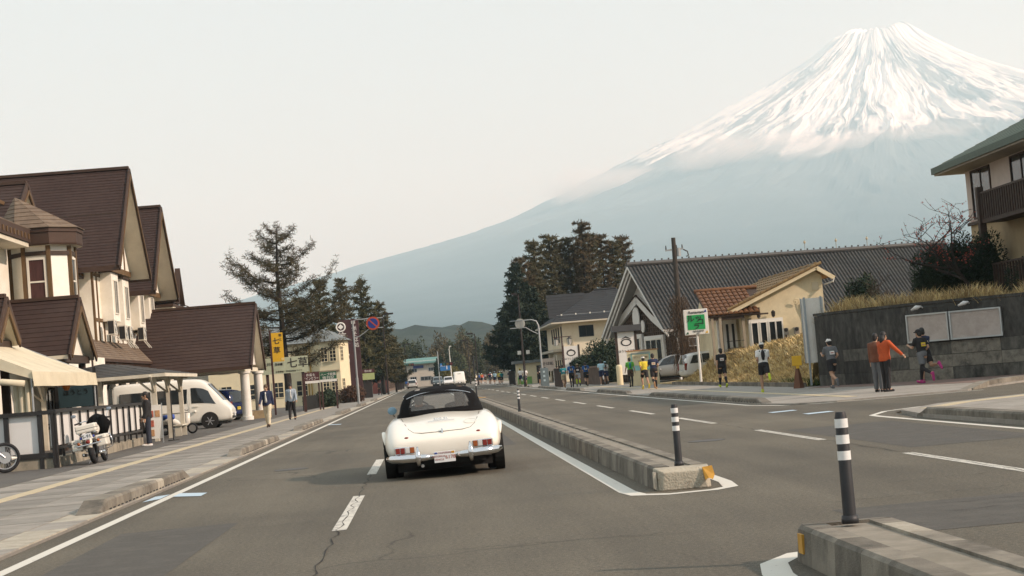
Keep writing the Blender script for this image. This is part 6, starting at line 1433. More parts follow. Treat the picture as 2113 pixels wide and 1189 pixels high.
part(MB().torus((-8.0,167.95,7.3),(0,1,0),.42,.07,28,6), 'emblem_ring', WTXT, mt_); part(MB().slab([(-8.0,167.94,7.6),(-7.72,167.94,7.3),(-8.0,167.94,7.05),(-8.28,167.94,7.3)],(0,-.03,0)), 'emblem_core', WTXT, mt_)
for k, c_ in enumerate('信玄館'): text(mt_, c_, .95, WTXT, V(-7.95+.1*k,167.94,6.3-1.05*k,mt_), extrude=.02)
for k, c_ in enumerate('甲州そば処'): text(mt_, c_, .5, WTXT, V(-6.75+.05*k,167.94,7.6-.55*k,mt_), extrude=.02)
hf = thing('garden_fence', 'low dark picket fence before the cream villa', 'fence', (-7,118,.05))
for i in range(46):
    y = 114+i*.62; x = -8.3+.02*i; part(MB().box(x-.03,x+.03,y-.13,y+.13,.05,1.0+.05*(i % 2)), 'picket', BLACKP, hf)
part(MB().bar((-8.35,114,.7),(-7.45,142,.7),.05), 'rail', BLACKP, hf)
sh = thing('cream_shed', 'low cream shed with grey flat roof before the dark firs', 'building', (11.8,188,.05))
part(MB().box(10.1,13.5,187,191,.05,2.35), 'wall', CRM2, sh); part(MB().box(9.7,13.9,186.6,191.4,2.35,2.65), 'roof', SLATE, sh); part(MB().box(10.05,11.6,186.96,186.99,.05,.85), 'green_panel', mat('green_yellow_band', (.2,.4,.1), .7, .3, 2), sh)
part(MB().box(12.2,13.0,186.95,186.99,.05,2.0), 'door', BLACKP, sh)
bdn = thing('shop_notice', 'grey lettered notice panel on the pavement left of the beige building', 'sign', (11.6,160,.05)); part(MB().box(10.9,12.2,160,160.08,1.3,2.5), 'panel', mat('grey_notice', (.2,.19,.17), .7, .15), bdn); part(MB().box(11.0,11.08,160.09,160.17,.05,2.5), 'post', GALV, bdn); part(MB().box(12.0,12.08,160.09,160.17,.05,2.5), 'post', GALV, bdn); text(bdn, 'そば処', .35, BLACKP, V(11.55,159.98,2.0,bdn))
fb = thing('gallery_building', 'pale far building with turquoise railed roof at the road end', 'building', (0,362,.05))
TEAL = mat('turquoise_metal', (.12,.25,.23), .7, .12, 3)
part(MB().box(-4.2,2.9,362,378,.05,4.9), 'wall', mat('pale_far_wall', (.5,.45,.38), .85, .12, 1), fb); part(MB().box(-5.6,3.6,361,379,4.9,5.1), 'roof_slab', TEAL, fb)
part(course_roof((-4.9,361.5,5.1),(3.5,361.5,5.1),(3.0,366,6.2),(-4.4,366,6.2),6), 'roof_slope', TEAL, fb)
for i in range(15): x = -4.6+i*.56; part(MB().bar((x,361.4,5.15),(x+.03,363.2,5.95),.06), 'roof_rib', TEAL, fb)
part(MB().bar((-4.7,361.4,5.5),(3.4,361.4,5.5),.08), 'roof_rail', WHITE, fb)
for (x, z, w, h) in ((-3.6,3.2,1.8,.8),(.6,3.2,1.6,.8),(-3.4,.4,1.4,1.9),(-1.2,1.3,2.4,.9),(.9,.4,1.6,1.6)): window(fb, (x,362,z), (1,0,0), w, h, frame=GALV, mull=(3,1), fr=.08)
part(MB().box(-2.6,-.4,361.85,361.95,4.0,4.6), 'shop_band', mat('navy_band', (.03,.05,.18), .6, .2), fb); text(fb, 'ギャラリー', .5, WTXT, V(1.0,361.9,4.35,fb))
rdh = thing('timber_shops', 'row of brown timber shops low along the left of the far road', 'building', (-9,290,.05))
part(MB().box(-16,-6.3,262,345,.05,3.6), 'wall', mat('brown_shop_wall', (.16,.11,.075), .85, .3, .4), rdh); part(course_roof((-5.6,261,3.5),(-5.6,346,3.5),(-10,346,5.2),(-10,261,5.2),8), 'roof', SHING, rdh)
for y in range(266,342,9): window(rdh, (-6.3,y,.4), (0,1,0), 3.2, 2.2, frame=TIMBER_D, mull=(3,1), fr=.1)
rw2 = thing('red_gable_shed', 'small reddish gabled shed far along the left pavement', 'building', (-6.2,240,.05)); part(MB().slab([(-7.6,240,.05),(-5.4,240,.05),(-5.4,240,1.8),(-6.3,240,3.0),(-7.6,240,2.0)],(0,4,0)), 'wall', mat('red_shed', (.16,.05,.04), .85, .2), rw2); part(MB().bar((-7.7,240,2.05),(-6.3,240,3.1),.2,.08), 'verge', BLACKP, rw2)
fs = thing('road_direction_sign', 'blue direction sign on a pole at the far bend', 'traffic sign', (3.2,296,.05)); part(MB().box(2.55,4.3,296,296.08,2.75,4.05), 'panel', mat('highway_blue', (.02,.15,.4), .5, .1), fs)
part(MB().tube([(2.3,296.2,.05),(2.3,296.2,6.2)], .09, 8), 'pole', GALV, fs); part(MB().bar((2.3,296.15,3.4),(4.3,296.15,3.4),.08), 'arm', GALV, fs); part(MB().slab([(3.65,295.98,2.95),(3.8,295.98,2.95),(3.8,295.98,3.6),(3.9,295.98,3.55),(3.72,295.98,3.9),(3.55,295.98,3.55),(3.65,295.98,3.6)],(0,-.02,0)), 'arrow', WTXT, fs)
text(fs, '河口湖', .3, WTXT, V(3.05,295.98,3.6,fs))
gp2 = thing('tall_lamp_pole', 'tall pale curved lamp pole behind the blue direction sign', 'street lamp', (4.9,330,.05)); part(MB().tube([(4.95,330,.05),(4.9,330,4.6),(4.85,330,7.0),(5.0,330,7.5)], [.12,.09,.06,.05], 8), 'pole', WHITE, gp2); part(MB().box(4.9,5.3,329.9,330.1,7.45,7.6), 'lamp_head', WHITE, gp2)
def signal(x0, x1, y, z, px_, label):
    t = thing('traffic_signal', label, 'traffic light', (px_,y,.05), 0, 'horizontal traffic lights at the far junction')
    part(MB().tube([(px_,y,.05),(px_,y,z+.9)], .09, 8), 'pole', BLACKP, t); part(MB().bar((px_,y,z),(min(x0,x1) if px_ > x0 else max(x0,x1),y,z),.07), 'arm', BLACKP, t)
    c = (x0+x1)/2
    for k, xx in enumerate((x0,c,x1)): part(MB().cyl((xx,y-.12,z),(0,1,0),.19,.06,16), 'lens_'+('green','amber','red')[k], mat('dark_lens_%d' % k, ((.02,.1,.08),(.12,.08,.02),(.12,.02,.02))[k], .3, .1), t)
    part(MB().box(min(x0,x1)-.28,max(x0,x1)+.28,y-.1,y+.12,z-.26,z+.26), 'housing', BLACKP, t, bev=.05)
signal(2.9,4.0,262,3.6,7.5,'horizontal traffic light on the long arm at the right of the far junction'); signal(-3.6,-2.5,340,4.7,-4.6,'horizontal traffic light near the turquoise roof')

# ------------------------------------------------------------------ people
SKIN = mat('skin', (.42,.25,.16), .6, .12, 8); HAIR = mat('black_hair', (.012,.010,.009), .6, .3, 20); HAIRG = mat('grey_hair', (.3,.28,.25), .7, .2, 20); HAIRB = mat('brown_hair', (.08,.045,.02), .6, .25, 20)
def dirn(a): return Vector((0, math.sin(a), -math.cos(a)))
def skeleton(lean, L, Rg, AL, AR, abL=.12, abR=.12, twist=0):
    """lean: trunk forward; L/Rg: (hip, knee) flexion; AL/AR: (shoulder, elbow) flexion; ab: arm spread. Faces +Y."""
    J = {}; up = Vector((0, math.sin(lean), math.cos(lean)))
    P = Vector((0,0,.93)); J['pel'] = P; J['waist'] = P+up*.15; J['chest'] = P+up*.34; J['sh'] = P+up*.47; J['neck'] = P+up*.53; J['head'] = P+up*.645+Vector((0,.02,0))
    for s, n, (h, k) in ((-1,'L',L),(1,'R',Rg)):
        hip = P+Vector((s*.088,0,-.03)); kn = hip+dirn(h)*.42; sa = h-k; an = kn+dirn(sa)*.40
        J['hip'+n], J['kn'+n], J['an'+n] = hip, kn, an; fa = sa+math.pi/2 - (0 if k < .8 else .5)
        J['toe'+n] = an+dirn(fa)*.17+dirn(sa)*.05; J['heel'+n] = an-dirn(fa)*.05+dirn(sa)*.055
    for s, n, (b, e), ab in ((-1,'L',AL,abL),(1,'R',AR,abR)):
        sh = J['sh']+Vector((s*.175,0,-.02)); o = Vector((s*math.sin(ab),0,0)); el = sh+(dirn(b+lean)*math.cos(ab)+o)*.28
        inn_ = -s*.25 if e > .8 else s*math.sin(ab)*.8
        wr = el+(dirn(b+lean+e)+Vector((inn_,0,0))).normalized()*.25
        J['sh'+n], J['el'+n], J['wr'+n] = sh, el, wr; J['hd'+n] = wr+(wr-el).normalized()*.085
    m = min(min(J['toeL'].z,J['toeR'].z), min(J['heelL'].z,J['heelR'].z)) - .03
    for k in J: J[k] = J[k]-Vector((0,0,m))
    J['up'] = up; return J
def ering(c, up, w, d, n=16):
    x = Vector((1,0,0)); y = up.cross(x).normalized()*-1
    return [c+x*w*math.cos(6.2832*k/n)+y*d*math.sin(6.2832*k/n) for k in range(n)]
TORSO = [('pel',-.07,.15,.105),('pel',.03,.165,.115),('waist',0,.14,.10),('chest',-.05,.165,.115),('chest',.06,.185,.118),('sh',-.015,.165,.095),('sh',.05,.085,.065),('neck',.02,.056,.058),('neck',.08,.054,.058)]
def torso(J, grow=0, lo=0, hi=9):
    return [ering(J[a]+J['up']*dz, J['up'], w+grow, d+grow) for a, dz, w, d in TORSO[lo:hi]]
def remesh(mb, vox, ratio):
    o = bpy.data.objects.new('tmp_body', mb.mesh('tmp_body', None, False, False)); m = o.modifiers.new('r', 'REMESH'); m.mode = 'VOXEL'; m.voxel_size = vox
    s = o.modifiers.new('s', 'SMOOTH'); s.iterations = 2; s.factor = .5
    d = o.modifiers.new('d', 'DECIMATE'); d.ratio = ratio
    me = evaluated_mesh(o)
    bpy.data.objects.remove(o); me.polygons.foreach_set('use_smooth', [True]*len(me.polygons)); me.name = 'body'; return me
POSES = {}
def pose(name, skirt=False, **k):
    J = skeleton(**k); D = {'J': J}; b = MB(); b.rings(torso(J))
    H = J['head']; b.ell(H+Vector((0,-.005,.02)),(.076,.094,.118),16,12); b.ell(H+Vector((0,.05,-.045)),(.052,.05,.06),12,8); b.ell(H+Vector((0,.1,-.015)),(.013,.018,.022),8,6)
    for s in (-1,1): b.ell(H+Vector((s*.077,0,0)),(.014,.022,.032),8,6)
    for n, s in (('L',-1),('R',1)):
        b.tube([J['hip'+n]+Vector((0,0,.04)), J['hip'+n]-Vector((0,0,.04)), J['hip'+n].lerp(J['kn'+n],.5), J['kn'+n], J['kn'+n].lerp(J['an'+n],.3), J['kn'+n].lerp(J['an'+n],.7), J['an'+n]], [.085,.09,.074,.056,.06,.042,.036], 12)
        b.tube([J['heel'+n]+Vector((0,0,.03)), J['an'+n]-Vector((0,0,.03)), J['toe'+n]+Vector((0,0,.01))], [.034,.042,.032], 10)
        b.tube([J['sh']+Vector((s*.08,0,-.01)), J['sh'+n], J['sh'+n].lerp(J['el'+n],.5), J['el'+n], J['el'+n].lerp(J['wr'+n],.35), J['wr'+n]], [.06,.058,.047,.038,.038,.027], 12)
        d = (J['wr'+n]-J['el'+n]).normalized(); sd = d.cross(Vector((1,0,0)) if abs(d.x) < .8 else Vector((0,0,1))).normalized(); pn = d.cross(sd)
        b.tube([J['wr'+n], J['wr'+n]+d*.05, J['wr'+n]+d*.085], [.026,.034,.03], 10, flat=.6)
        for q, (off, ln) in enumerate(((-.027,.06),(-.009,.07),(.009,.066),(.027,.052))):
            a = J['wr'+n]+d*.075+sd*off; b.tube([a, a+d*ln*.5+pn*.008, a+d*ln*.85+pn*.03*(1 if s > 0 else -1)], [.0095,.009,.007], 6)
        a = J['wr'+n]+d*.02+sd*-.03; b.tube([a, a+(d*.6-sd*.8).normalized()*.035, a+(d*.9-sd*.5).normalized()*.06], [.011,.0105,.008], 6)
    D['body'] = remesh(b, .0105, .22)
    t = MB(); T = torso(J, .014, 0, 7)
    t.rings(T)
    for n in 'LR': t.tube([J['sh']+Vector(((-1 if n == 'L' else 1)*.07,0,0)), J['sh'+n]+Vector((0,0,.012)), J['sh'+n].lerp(J['el'+n],.7)], [.07,.073,.062], 12)
    D['tee'] = remesh(t, .013, .4)
    t = MB(); t.rings(torso(J, .03, 0, 7))
    for n in 'LR': t.tube([J['sh']+Vector(((-1 if n == 'L' else 1)*.07,0,0)), J['sh'+n]+Vector((0,0,.012)), J['el'+n], J['wr'+n]], [.075,.08,.06,.044], 12)
    D['jacket'] = remesh(t, .014, .4)
    t = MB(); t.rings(torso(J, .02, 0, 2)+[ering(J['waist']-J['up']*.04, J['up'], .155, .118)])
    for n in 'LR': t.tube([J['hip'+n]+Vector((0,0,.05)), J['hip'+n].lerp(J['kn'+n],.25), J['hip'+n].lerp(J['kn'+n],.72)], [.1,.103,.1], 12)
    D['shorts'] = remesh(t, .013, .4)
    t = MB(); t.rings(torso(J, .018, 0, 2)+[ering(J['waist']-J['up']*.04, J['up'], .153, .116)])
    for n in 'LR': t.tube([J['hip'+n]+Vector((0,0,.05)), J['hip'+n].lerp(J['kn'+n],.3), J['kn'+n], J['kn'+n].lerp(J['an'+n],.5), J['an'+n]+(J['an'+n]-J['kn'+n])*.02], [.1,.098,.078,.07,.066], 12)
    D['trousers'] = remesh(t, .013, .4)
    t = MB()
    for n in 'LR': t.tube([J['hip'+n].lerp(J['kn'+n],.55), J['kn'+n], J['kn'+n].lerp(J['an'+n],.3), J['kn'+n].lerp(J['an'+n],.7), J['an'+n]], [.075,.062,.066,.048,.041], 12)
    D['tights'] = remesh(t, .012, .4)
    t = MB()
    for n in 'LR': t.tube([J['kn'+n].lerp(J['an'+n],.12), J['kn'+n].lerp(J['an'+n],.32), J['kn'+n].lerp(J['an'+n],.7), J['an'+n]], [.06,.067,.048,.042], 12)
    D['socks'] = remesh(t, .012, .4)
    for n in 'LR':
        fw = (J['toe'+n]-J['heel'+n]).normalized(); dn = (J['an'+n]-J['kn'+n]).normalized(); q = MB()
        q.tube([J['heel'+n]-fw*.03, J['heel'+n]+fw*.02, J['heel'+n].lerp(J['toe'+n],.5), J['toe'+n]-fw*.02, J['toe'+n]+fw*.045], [.028,.044,.046,.046,.026], 10)
        q.tube([J['an'+n]-dn*.03, J['an'+n]+dn*.03], [.044,.05], 10)
        D['shoe'+n] = remesh(q, .011, .5); D['shoe'+n].name = 'shoe'
    q = MB(); q.ell(H+Vector((0,-.012,.035)),(.086,.104,.115),16,10); q.ell(H+Vector((0,-.06,-.02)),(.072,.055,.085),12,8); D['hair'] = q.mesh('hair', None, True)
    q = MB(); q.ell(H+Vector((0,-.012,.035)),(.088,.106,.115),16,10); q.tube([H+Vector((0,-.06,.03)), H+Vector((0,-.085,-.1)), H+Vector((0,-.09,-.22))], [.08,.085,.05], 12); D['longhair'] = q.mesh('hair', None, True)
    q = MB(); q.ell(H+Vector((0,-.005,.062)),(.09,.108,.085),16,8); q.slab([H+Vector((x,y,.055-(y-.08)*.25)) for x, y in ((-.075,.07),(-.06,.15),(0,.175),(.06,.15),(.075,.07))], (0,0,.012)); D['cap'] = q.mesh('cap', None, True)
    c = J['chest']; upv = J['up']; bk = Vector((0,-1,0)); bk = (bk-upv*bk.dot(upv)).normalized()
    x = Vector((1,0,0)); o = c+upv*-.05+bk*.135
    D['bib'] = MB().slab([o-x*.085-upv*.06, o+x*.085-upv*.06, o+x*.085+upv*.06, o-x*.085+upv*.06], bk*.006).mesh('race_bib', None)
    o2 = o+bk*.008; D['print'] = MB().slab([o2-x*.055-upv*.022, o2+x*.055-upv*.022, o2+x*.055+upv*.016, o2-x*.055+upv*.016], bk*.002).mesh('bib_print', None)
    q = MB(); q.tube([c-upv*.16+bk*.12, c-upv*.05+bk*.17, c+upv*.08+bk*.16, c+upv*.13+bk*.12], [.08,.12,.115,.07], 12, flat=.55)
    for s in (-1,1): q.tube([c+upv*.12+bk*.1+x*s*.09, J['sh']+upv*.035+x*s*.1, c+upv*.03-bk*.135+x*s*.1, c-upv*.12-bk*.1+x*s*.12], .022, 8)
    D['pack'] = q.mesh('running_vest', None, True)
    q = MB()
    for s in (-1,1): q.ell(H+Vector((s*.032,.082,.012)),(.012,.01,.008),8,6)
    D['eyes'] = q
    POSES[name] = D
pi_ = math.pi
pose('run', lean=.12, L=(.75,1.0), Rg=(-.35,.55), AL=(-.75,1.5), AR=(.5,1.5))
pose('run2', lean=.1, L=(-.25,.9), Rg=(.4,.25), AL=(.4,1.4), AR=(-.6,1.45))
pose('drive', lean=.1, L=(.15,.12), Rg=(-.45,1.25), AL=(-.5,1.5), AR=(.35,1.5))
pose('walk', lean=.03, L=(.32,.08), Rg=(-.28,.25), AL=(-.3,.25), AR=(.35,.3), abL=.14, abR=.14)
pose('walk2', lean=.05, L=(-.2,.35), Rg=(.25,.05), AL=(.2,.3), AR=(-.25,.25), abL=.2, abR=.2)
pose('stand', lean=.02, L=(.03,.03), Rg=(-.02,.02), AL=(.05,.15), AR=(.1,.3), abL=.1, abR=.1)
pose('point', lean=.03, L=(.04,.04), Rg=(-.03,.03), AL=(.1,.5), AR=(.35,.25), abL=.15, abR=.75)
pose('car_seat', lean=-.22, L=(1.42,.35), Rg=(1.42,.35), AL=(.9,.5), AR=(.9,.5))
pose('sit', lean=-.1, L=(1.45,1.2), Rg=(1.45,1.2), AL=(.7,.7), AR=(.7,.7))
CL = {}
def cm(name, c, **k): CL[name] = mat('cloth_'+name, c, k.pop('rough', .85), .15, 10, **k); return CL[name]
for nm, c in dict(white=(.7,.69,.65), black=(.014,.013,.014), navy=(.014,.022,.06), blue=(.02,.09,.28), sky=(.4,.6,.68), teal=(.02,.22,.24), green=(.12,.42,.05), lime=(.45,.55,.03), yellow=(.65,.5,.04), orange=(.45,.075,.016), rust=(.15,.055,.028), grey=(.12,.125,.13), lgrey=(.35,.35,.35), brown=(.07,.045,.03), khaki=(.4,.32,.2), cream=(.62,.55,.4), denim=(.3,.36,.42), pink=(.55,.12,.2), red=(.45,.06,.05), ddenim=(.02,.025,.04), tan=(.35,.2,.1), magenta=(.36,.03,.16)).items(): cm(nm, c)
def person(label, loc, rz=0, pose='run', h=1.70, top=('tee','white'), legs=('shorts','black'), extra=None, hair='black', cap=None, shoes='black', bib=None, pack=None, group='runners on the right pavement', face=False, body=None, cat='person'):
    D = POSES[pose]; t = thing('person', label, cat, loc, rz, group); t.scale = (h/1.70,)*3
    def ap(nm, me, m):
        o = link(nm, me, t)
        if not me.materials: me.materials.append(None)
        o.material_slots[0].link = 'OBJECT'; o.material_slots[0].material = m; return o
    ap('body', D['body'], SKIN)
    ap({'tee':'shirt','jacket':'jacket'}[top[0]], D[top[0]], CL[top[1]])
    ap(legs[0], D[legs[0]], CL[legs[1]])
    for e in extra or (): ap(e[0], D[e[0]], CL[e[1]])
    for n in 'LR': ap('shoe', D['shoe'+n], CL[shoes])
    if hair: ap('hair', D['longhair' if hair.startswith('long') else 'hair'], {'grey':HAIRG,'brown':HAIRB,'longbrown':HAIRB}.get(hair, HAIR))
    if cap: ap('cap', D['cap'], CL[cap])
    if pack: ap('running_vest', D['pack'], CL[pack])
    if bib:
        b = ap('race_bib', D['bib'], CL[bib]); p = link('bib_print', D['print'], b); 
        if not D['print'].materials: D['print'].materials.append(mat('bib_print', (.45,.18,.15), .7, .5, 60))
        if pack: b.location = (0,-.11,0)
    if face:
        H = D['J']['head']
        for s in (-1,1): MB().ell(H+Vector((s*.032,.084,.012)),(.013,.01,.008),8,6).build('eye', mat('eye_dark', (.02,.015,.012), .3, .1), t, smooth=True)
        MB().ell(H+Vector((0,.094,-.062)),(.022,.008,.006),10,6).build('mouth', mat('lips', (.28,.1,.08), .5, .1), t, smooth=True)
    return t
# near runners and bystanders, right side
person('runner in white tee, black vest pack and white cap passing the bank', (11.6,58.0,.045), R(-4), 'drive', 1.72, ('tee','white'), ('shorts','black'), None, 'black', 'white', 'lime', None, 'black')
person('runner all in black with white bib before the straw bank', (12.7,72.5,.045), R(3), 'walk', 1.68, ('tee','black'), ('shorts','black'), [('socks','black')], 'black', None, 'lime', 'white')
person('runner in grey tee and white cap beside the wall end', (13.3,55.2,.045), R(12), 'run2', 1.66, ('tee','grey'), ('shorts','black'), None, 'black', 'white', 'grey', 'white')
person('bystander in bright orange jacket reaching out one arm', (12.78,46.8,.045), R(-60), 'point', 1.66, ('jacket','orange'), ('trousers','black'), None, 'longblack', None, 'black', group=None)
person('bystander in dull rust jacket mostly hidden behind the bright orange jacket', (12.70,47.35,.045), R(-35), 'stand', 1.64, ('jacket','rust'), ('trousers','grey'), None, 'black', None, 'black', group=None)
person('runner in black with dark cap, yellow bib and magenta shoes by the wall', (15.35,51.9,.053), R(25), 'run2', 1.70, ('tee','black'), ('shorts','grey'), [('tights','black')], 'black', 'black', 'magenta', 'yellow')
person('runner in navy striding beside the yellow-bibbed one', (15.58,52.35,.053), R(15), 'drive', 1.72, ('tee','navy'), ('shorts','black'), None, 'black', None, 'magenta', 'cream')
person('tall runner in navy tee with cream bib before the silver car', (11.2,83.3,.045), R(0), 'run2', 1.78, ('tee','navy'), ('shorts','black'), [('socks','black')], 'black', None, 'tan', 'cream')
person('runner in yellow top and white cap beside the navy tee', (10.95,85.0,.045), R(5), 'run', 1.66, ('tee','yellow'), ('shorts','black'), None, 'black', 'white', 'yellow')
person('walker in long black sleeves with white bib by the notice wall', (12.75,104,.045), R(0), 'stand', 1.68, ('jacket','black'), ('trousers','black'), None, 'black', 'white', 'black', 'white')
person('runner in lime green tee with teal pack', (11.75,97.5,.045), R(0), 'walk2', 1.68, ('tee','green'), ('shorts','brown'), [('tights','black')], 'black', None, 'black', None, 'teal')
person('runner in pale blue tee before the low brown wall', (12.0,116,.045), R(-5), 'drive', 1.76, ('tee','sky'), ('shorts','navy'), None, 'black', None, 'white')
person('runner in dark vest with tan bib beside the pale blue tee', (12.5,118,.045), R(0), 'run', 1.66, ('tee','white'), ('shorts','navy'), None, 'black', 'sky', 'grey', 'tan', 'black')
person('runner in teal tee left of the dark vest pack', (9.9,122.5,.045), R(3), 'run2', 1.68, ('tee','teal'), ('shorts','khaki'), None, 'black', None, 'tan', 'sky')
person('runner in blue tee with black pack, black tights and dark cap', (10.3,120.5,.045), R(0), 'walk2', 1.74, ('tee','blue'), ('shorts','black'), [('tights','black')], 'black', 'black', 'black', 'white', 'black')
person('runner with yellow calf sleeves and grey shorts', (10.85,121.5,.045), R(0), 'run', 1.66, ('tee','black'), ('shorts','lgrey'), [('socks','lime')], 'brown', 'khaki', 'grey', 'white')
person('runner in blue sleeves and teal hem next to yellow calves', (11.3,120,.045), R(0), 'run2', 1.74, ('tee','blue'), ('shorts','black'), None, 'black', None, 'black', 'white', 'black')
person('runner in black with orange calf sleeves right of the grey cabinet', (10.5,136,.045), R(0), 'run', 1.7, ('tee','black'), ('shorts','black'), [('socks','orange')], 'black', None, 'orange', 'sky')
person('runner in yellow vest half hidden by the orange calf sleeves', (10.95,138.5,.045), R(0), 'run2', 1.66, ('tee','lime'), ('shorts','black'), None, 'black', None, 'grey')
person('runner in black tee with white number left of the grey cabinet', (10.2,152,.045), R(0), 'drive', 1.74, ('tee','black'), ('shorts','black'), None, 'black', None, 'white', 'white')
person('runner in faded pink tee left of the grey cabinet', (10.6,156,.045), R(0), 'run', 1.66, ('tee','pink'), ('shorts','black'), None, 'longblack', None, 'grey')
person('runner in dark top just left of the faded pink one', (11.1,158,.045), R(0), 'run2', 1.7, ('tee','navy'), ('tights','black'), [('shorts','black')], 'black', None, 'black')
person('runner in white singlet near the slim dark pole', (9.3,160,.045), R(0), 'run2', 1.76, ('tee','white'), ('shorts','navy'), None, 'black', None, 'lime', 'white')
person('stout runner in black with grey print before the firs', (9.75,168,.045), R(0), 'run', 1.72, ('tee','black'), ('shorts','black'), None, 'black', None, 'black', 'lgrey')
person('runner in white tee and yellow cap before the firs', (9.75,176,.045), R(0), 'drive', 1.76, ('tee','white'), ('shorts','navy'), None, 'black', 'yellow', 'white')
person('runner in navy with white cap beside the dark brown box', (9.55,194,.045), R(0), 'run2', 1.72, ('tee','navy'), ('shorts','black'), None, 'black', 'white', 'red', 'white')
person('runner in navy with pale cap behind the dark brown box', (10.1,203,.045), R(0), 'run', 1.74, ('tee','navy'), ('shorts','black'), None, 'black', 'sky', 'grey')
far = [(9.4,212,'teal','black','a teal shirt in the far crowd'),(9.6,224,'yellow','black','a yellow shirt in the far crowd'),(9.2,228,'sky','navy','a pale blue shirt and dark shorts in the far crowd'),(9.5,238,'black','black','black from head to foot in the far crowd'),(9.1,243,'navy','grey','a navy shirt and grey shorts in the far crowd'),(9.4,252,'red','black','a red shirt in the far crowd'),(9.8,258,'white','black','a white shirt near the farther lamp'),(9.2,266,'grey','black','a grey shirt near the farther lamp'),(9.0,276,'orange','black','an orange shirt by the far junction'),(9.5,284,'pink','lgrey','a pink shirt by the far junction'),(9.1,292,'blue','black','a blue shirt by the far junction'),(9.7,300,'lime','navy','a lime shirt by the far junction'),(9.0,308,'cream','black','a cream shirt by the far junction'),(10.3,232,'rust','navy','a rusty shirt in the far crowd'),(10.6,246,'green','black','a green shirt in the far crowd')]
for i, (x, y, c, c2, d) in enumerate(far):
    person('distant runner in '+d, (x,y,.045), R(-3+i % 7), ('run','run2','drive')[i % 3], 1.66+.03*(i % 4), ('tee',c), ('shorts',c2), None, 'black', ('white',None,'sky',None)[i % 4], ('white','black','grey')[i % 3], 'white' if i % 2 else None)
# left side
person('pedestrian in open navy jacket and cream trousers walking towards us', (-6.5,69.2,.05), R(172), 'walk', 1.72, ('jacket','navy'), ('trousers','cream'), None, 'brown', None, 'brown', group=None, face=True)
person('pedestrian in pale denim jacket and black trousers walking towards us', (-6.55,82.3,.05), R(176), 'walk2', 1.72, ('jacket','denim'), ('trousers','black'), None, 'longblack', None, 'black', group=None, face=True)
for nm, (x, y, sc) in {'a': (-6.5,69.2,1.72), 'b': (-6.55,82.3,1.72)}.items():
    root = [o for o in bpy.data.objects if o.name.startswith('person') and o.parent is None and abs(o.location.x-x) < .01 and abs(o.location.y-y) < .01][0]
    J = POSES['walk' if nm == 'a' else 'walk2']['J']; c = J['chest']
    MB().rings([ering(c+J['up']*dz+Vector((0,.062,0)), J['up'], w, .092, 12) for dz, w in ((-.28,.075),(-.1,.06),(.06,.05),(.13,.03))]).build('undershirt', CL['white'], root, smooth=True)
person('man in black sweater and dark jeans facing the inn', (-9.05,55.4,.05), R(100), 'stand', 1.74, ('jacket','black'), ('trousers','ddenim'), None, 'black', None, 'white', group=None)
person('dark figure walking on the left pavement beyond the bus stop board', (-5.6,203,.05), R(20), 'walk', 1.72, ('jacket','black'), ('trousers','black'), None, 'black', None, 'black', group=None)
person('small far pedestrian in dark coat left of the white far car', (-4.9,345,.05), R(0), 'stand', 1.72, ('jacket','black'), ('trousers','black'), None, 'black', None, 'black', group=None)
person('small far pedestrian in blue coat left of the white far car', (-4.1,348,.05), R(0), 'walk', 1.7, ('jacket','blue'), ('trousers','grey'), None, 'black', None, 'black', group=None)
def chair(x, y, rz, label):
    t = thing('terrace_chair', label, 'chair', (x,y,.05), rz, 'dark chairs on the terrace'); DK = mat('chair_black', (.016,.014,.013), .6, .2)
    MB().box(-.22,.22,-.22,.22,.42,.46).build('seat', DK, t); MB().box(-.22,.22,-.25,-.21,.5,.92).build('backrest', DK, t)
    for sx in (-.2,.2):
        for sy in (-.22,.2): MB().box(sx-.02,sx+.02,sy-.02,sy+.02,0,.9 if sy < 0 else .42).build('leg', DK, t)
chair(-10.9,46.4,R(150),'dark chair inside the tent behind the fence'); chair(-11.3,63.0,R(120),'dark chair under the white shelter')
person('dark-clad guest seated in the tent behind the fence', (-10.82,46.3,-.02), R(150), 'sit', 1.72, ('jacket','black'), ('trousers','black'), None, 'black', None, 'black', group=None)
person('dark-haired guest seated under the white shelter', (-11.22,62.9,-.02), R(120), 'sit', 1.66, ('jacket','black'), ('trousers','ddenim'), None, 'longblack', None, 'black', group=None)
person('grey-haired person on the left seat of the convertible', (CX-.34,CY+.98,.14), R(0), 'car_seat', 1.70, ('jacket','grey'), ('trousers','black'), None, 'grey', None, 'black', group=None)
person('long-haired person on the right seat of the convertible', (CX+.31,CY+.98,.15), R(0), 'car_seat', 1.70, ('jacket','brown'), ('trousers','black'), None, 'longbrown', None, 'black', group=None)

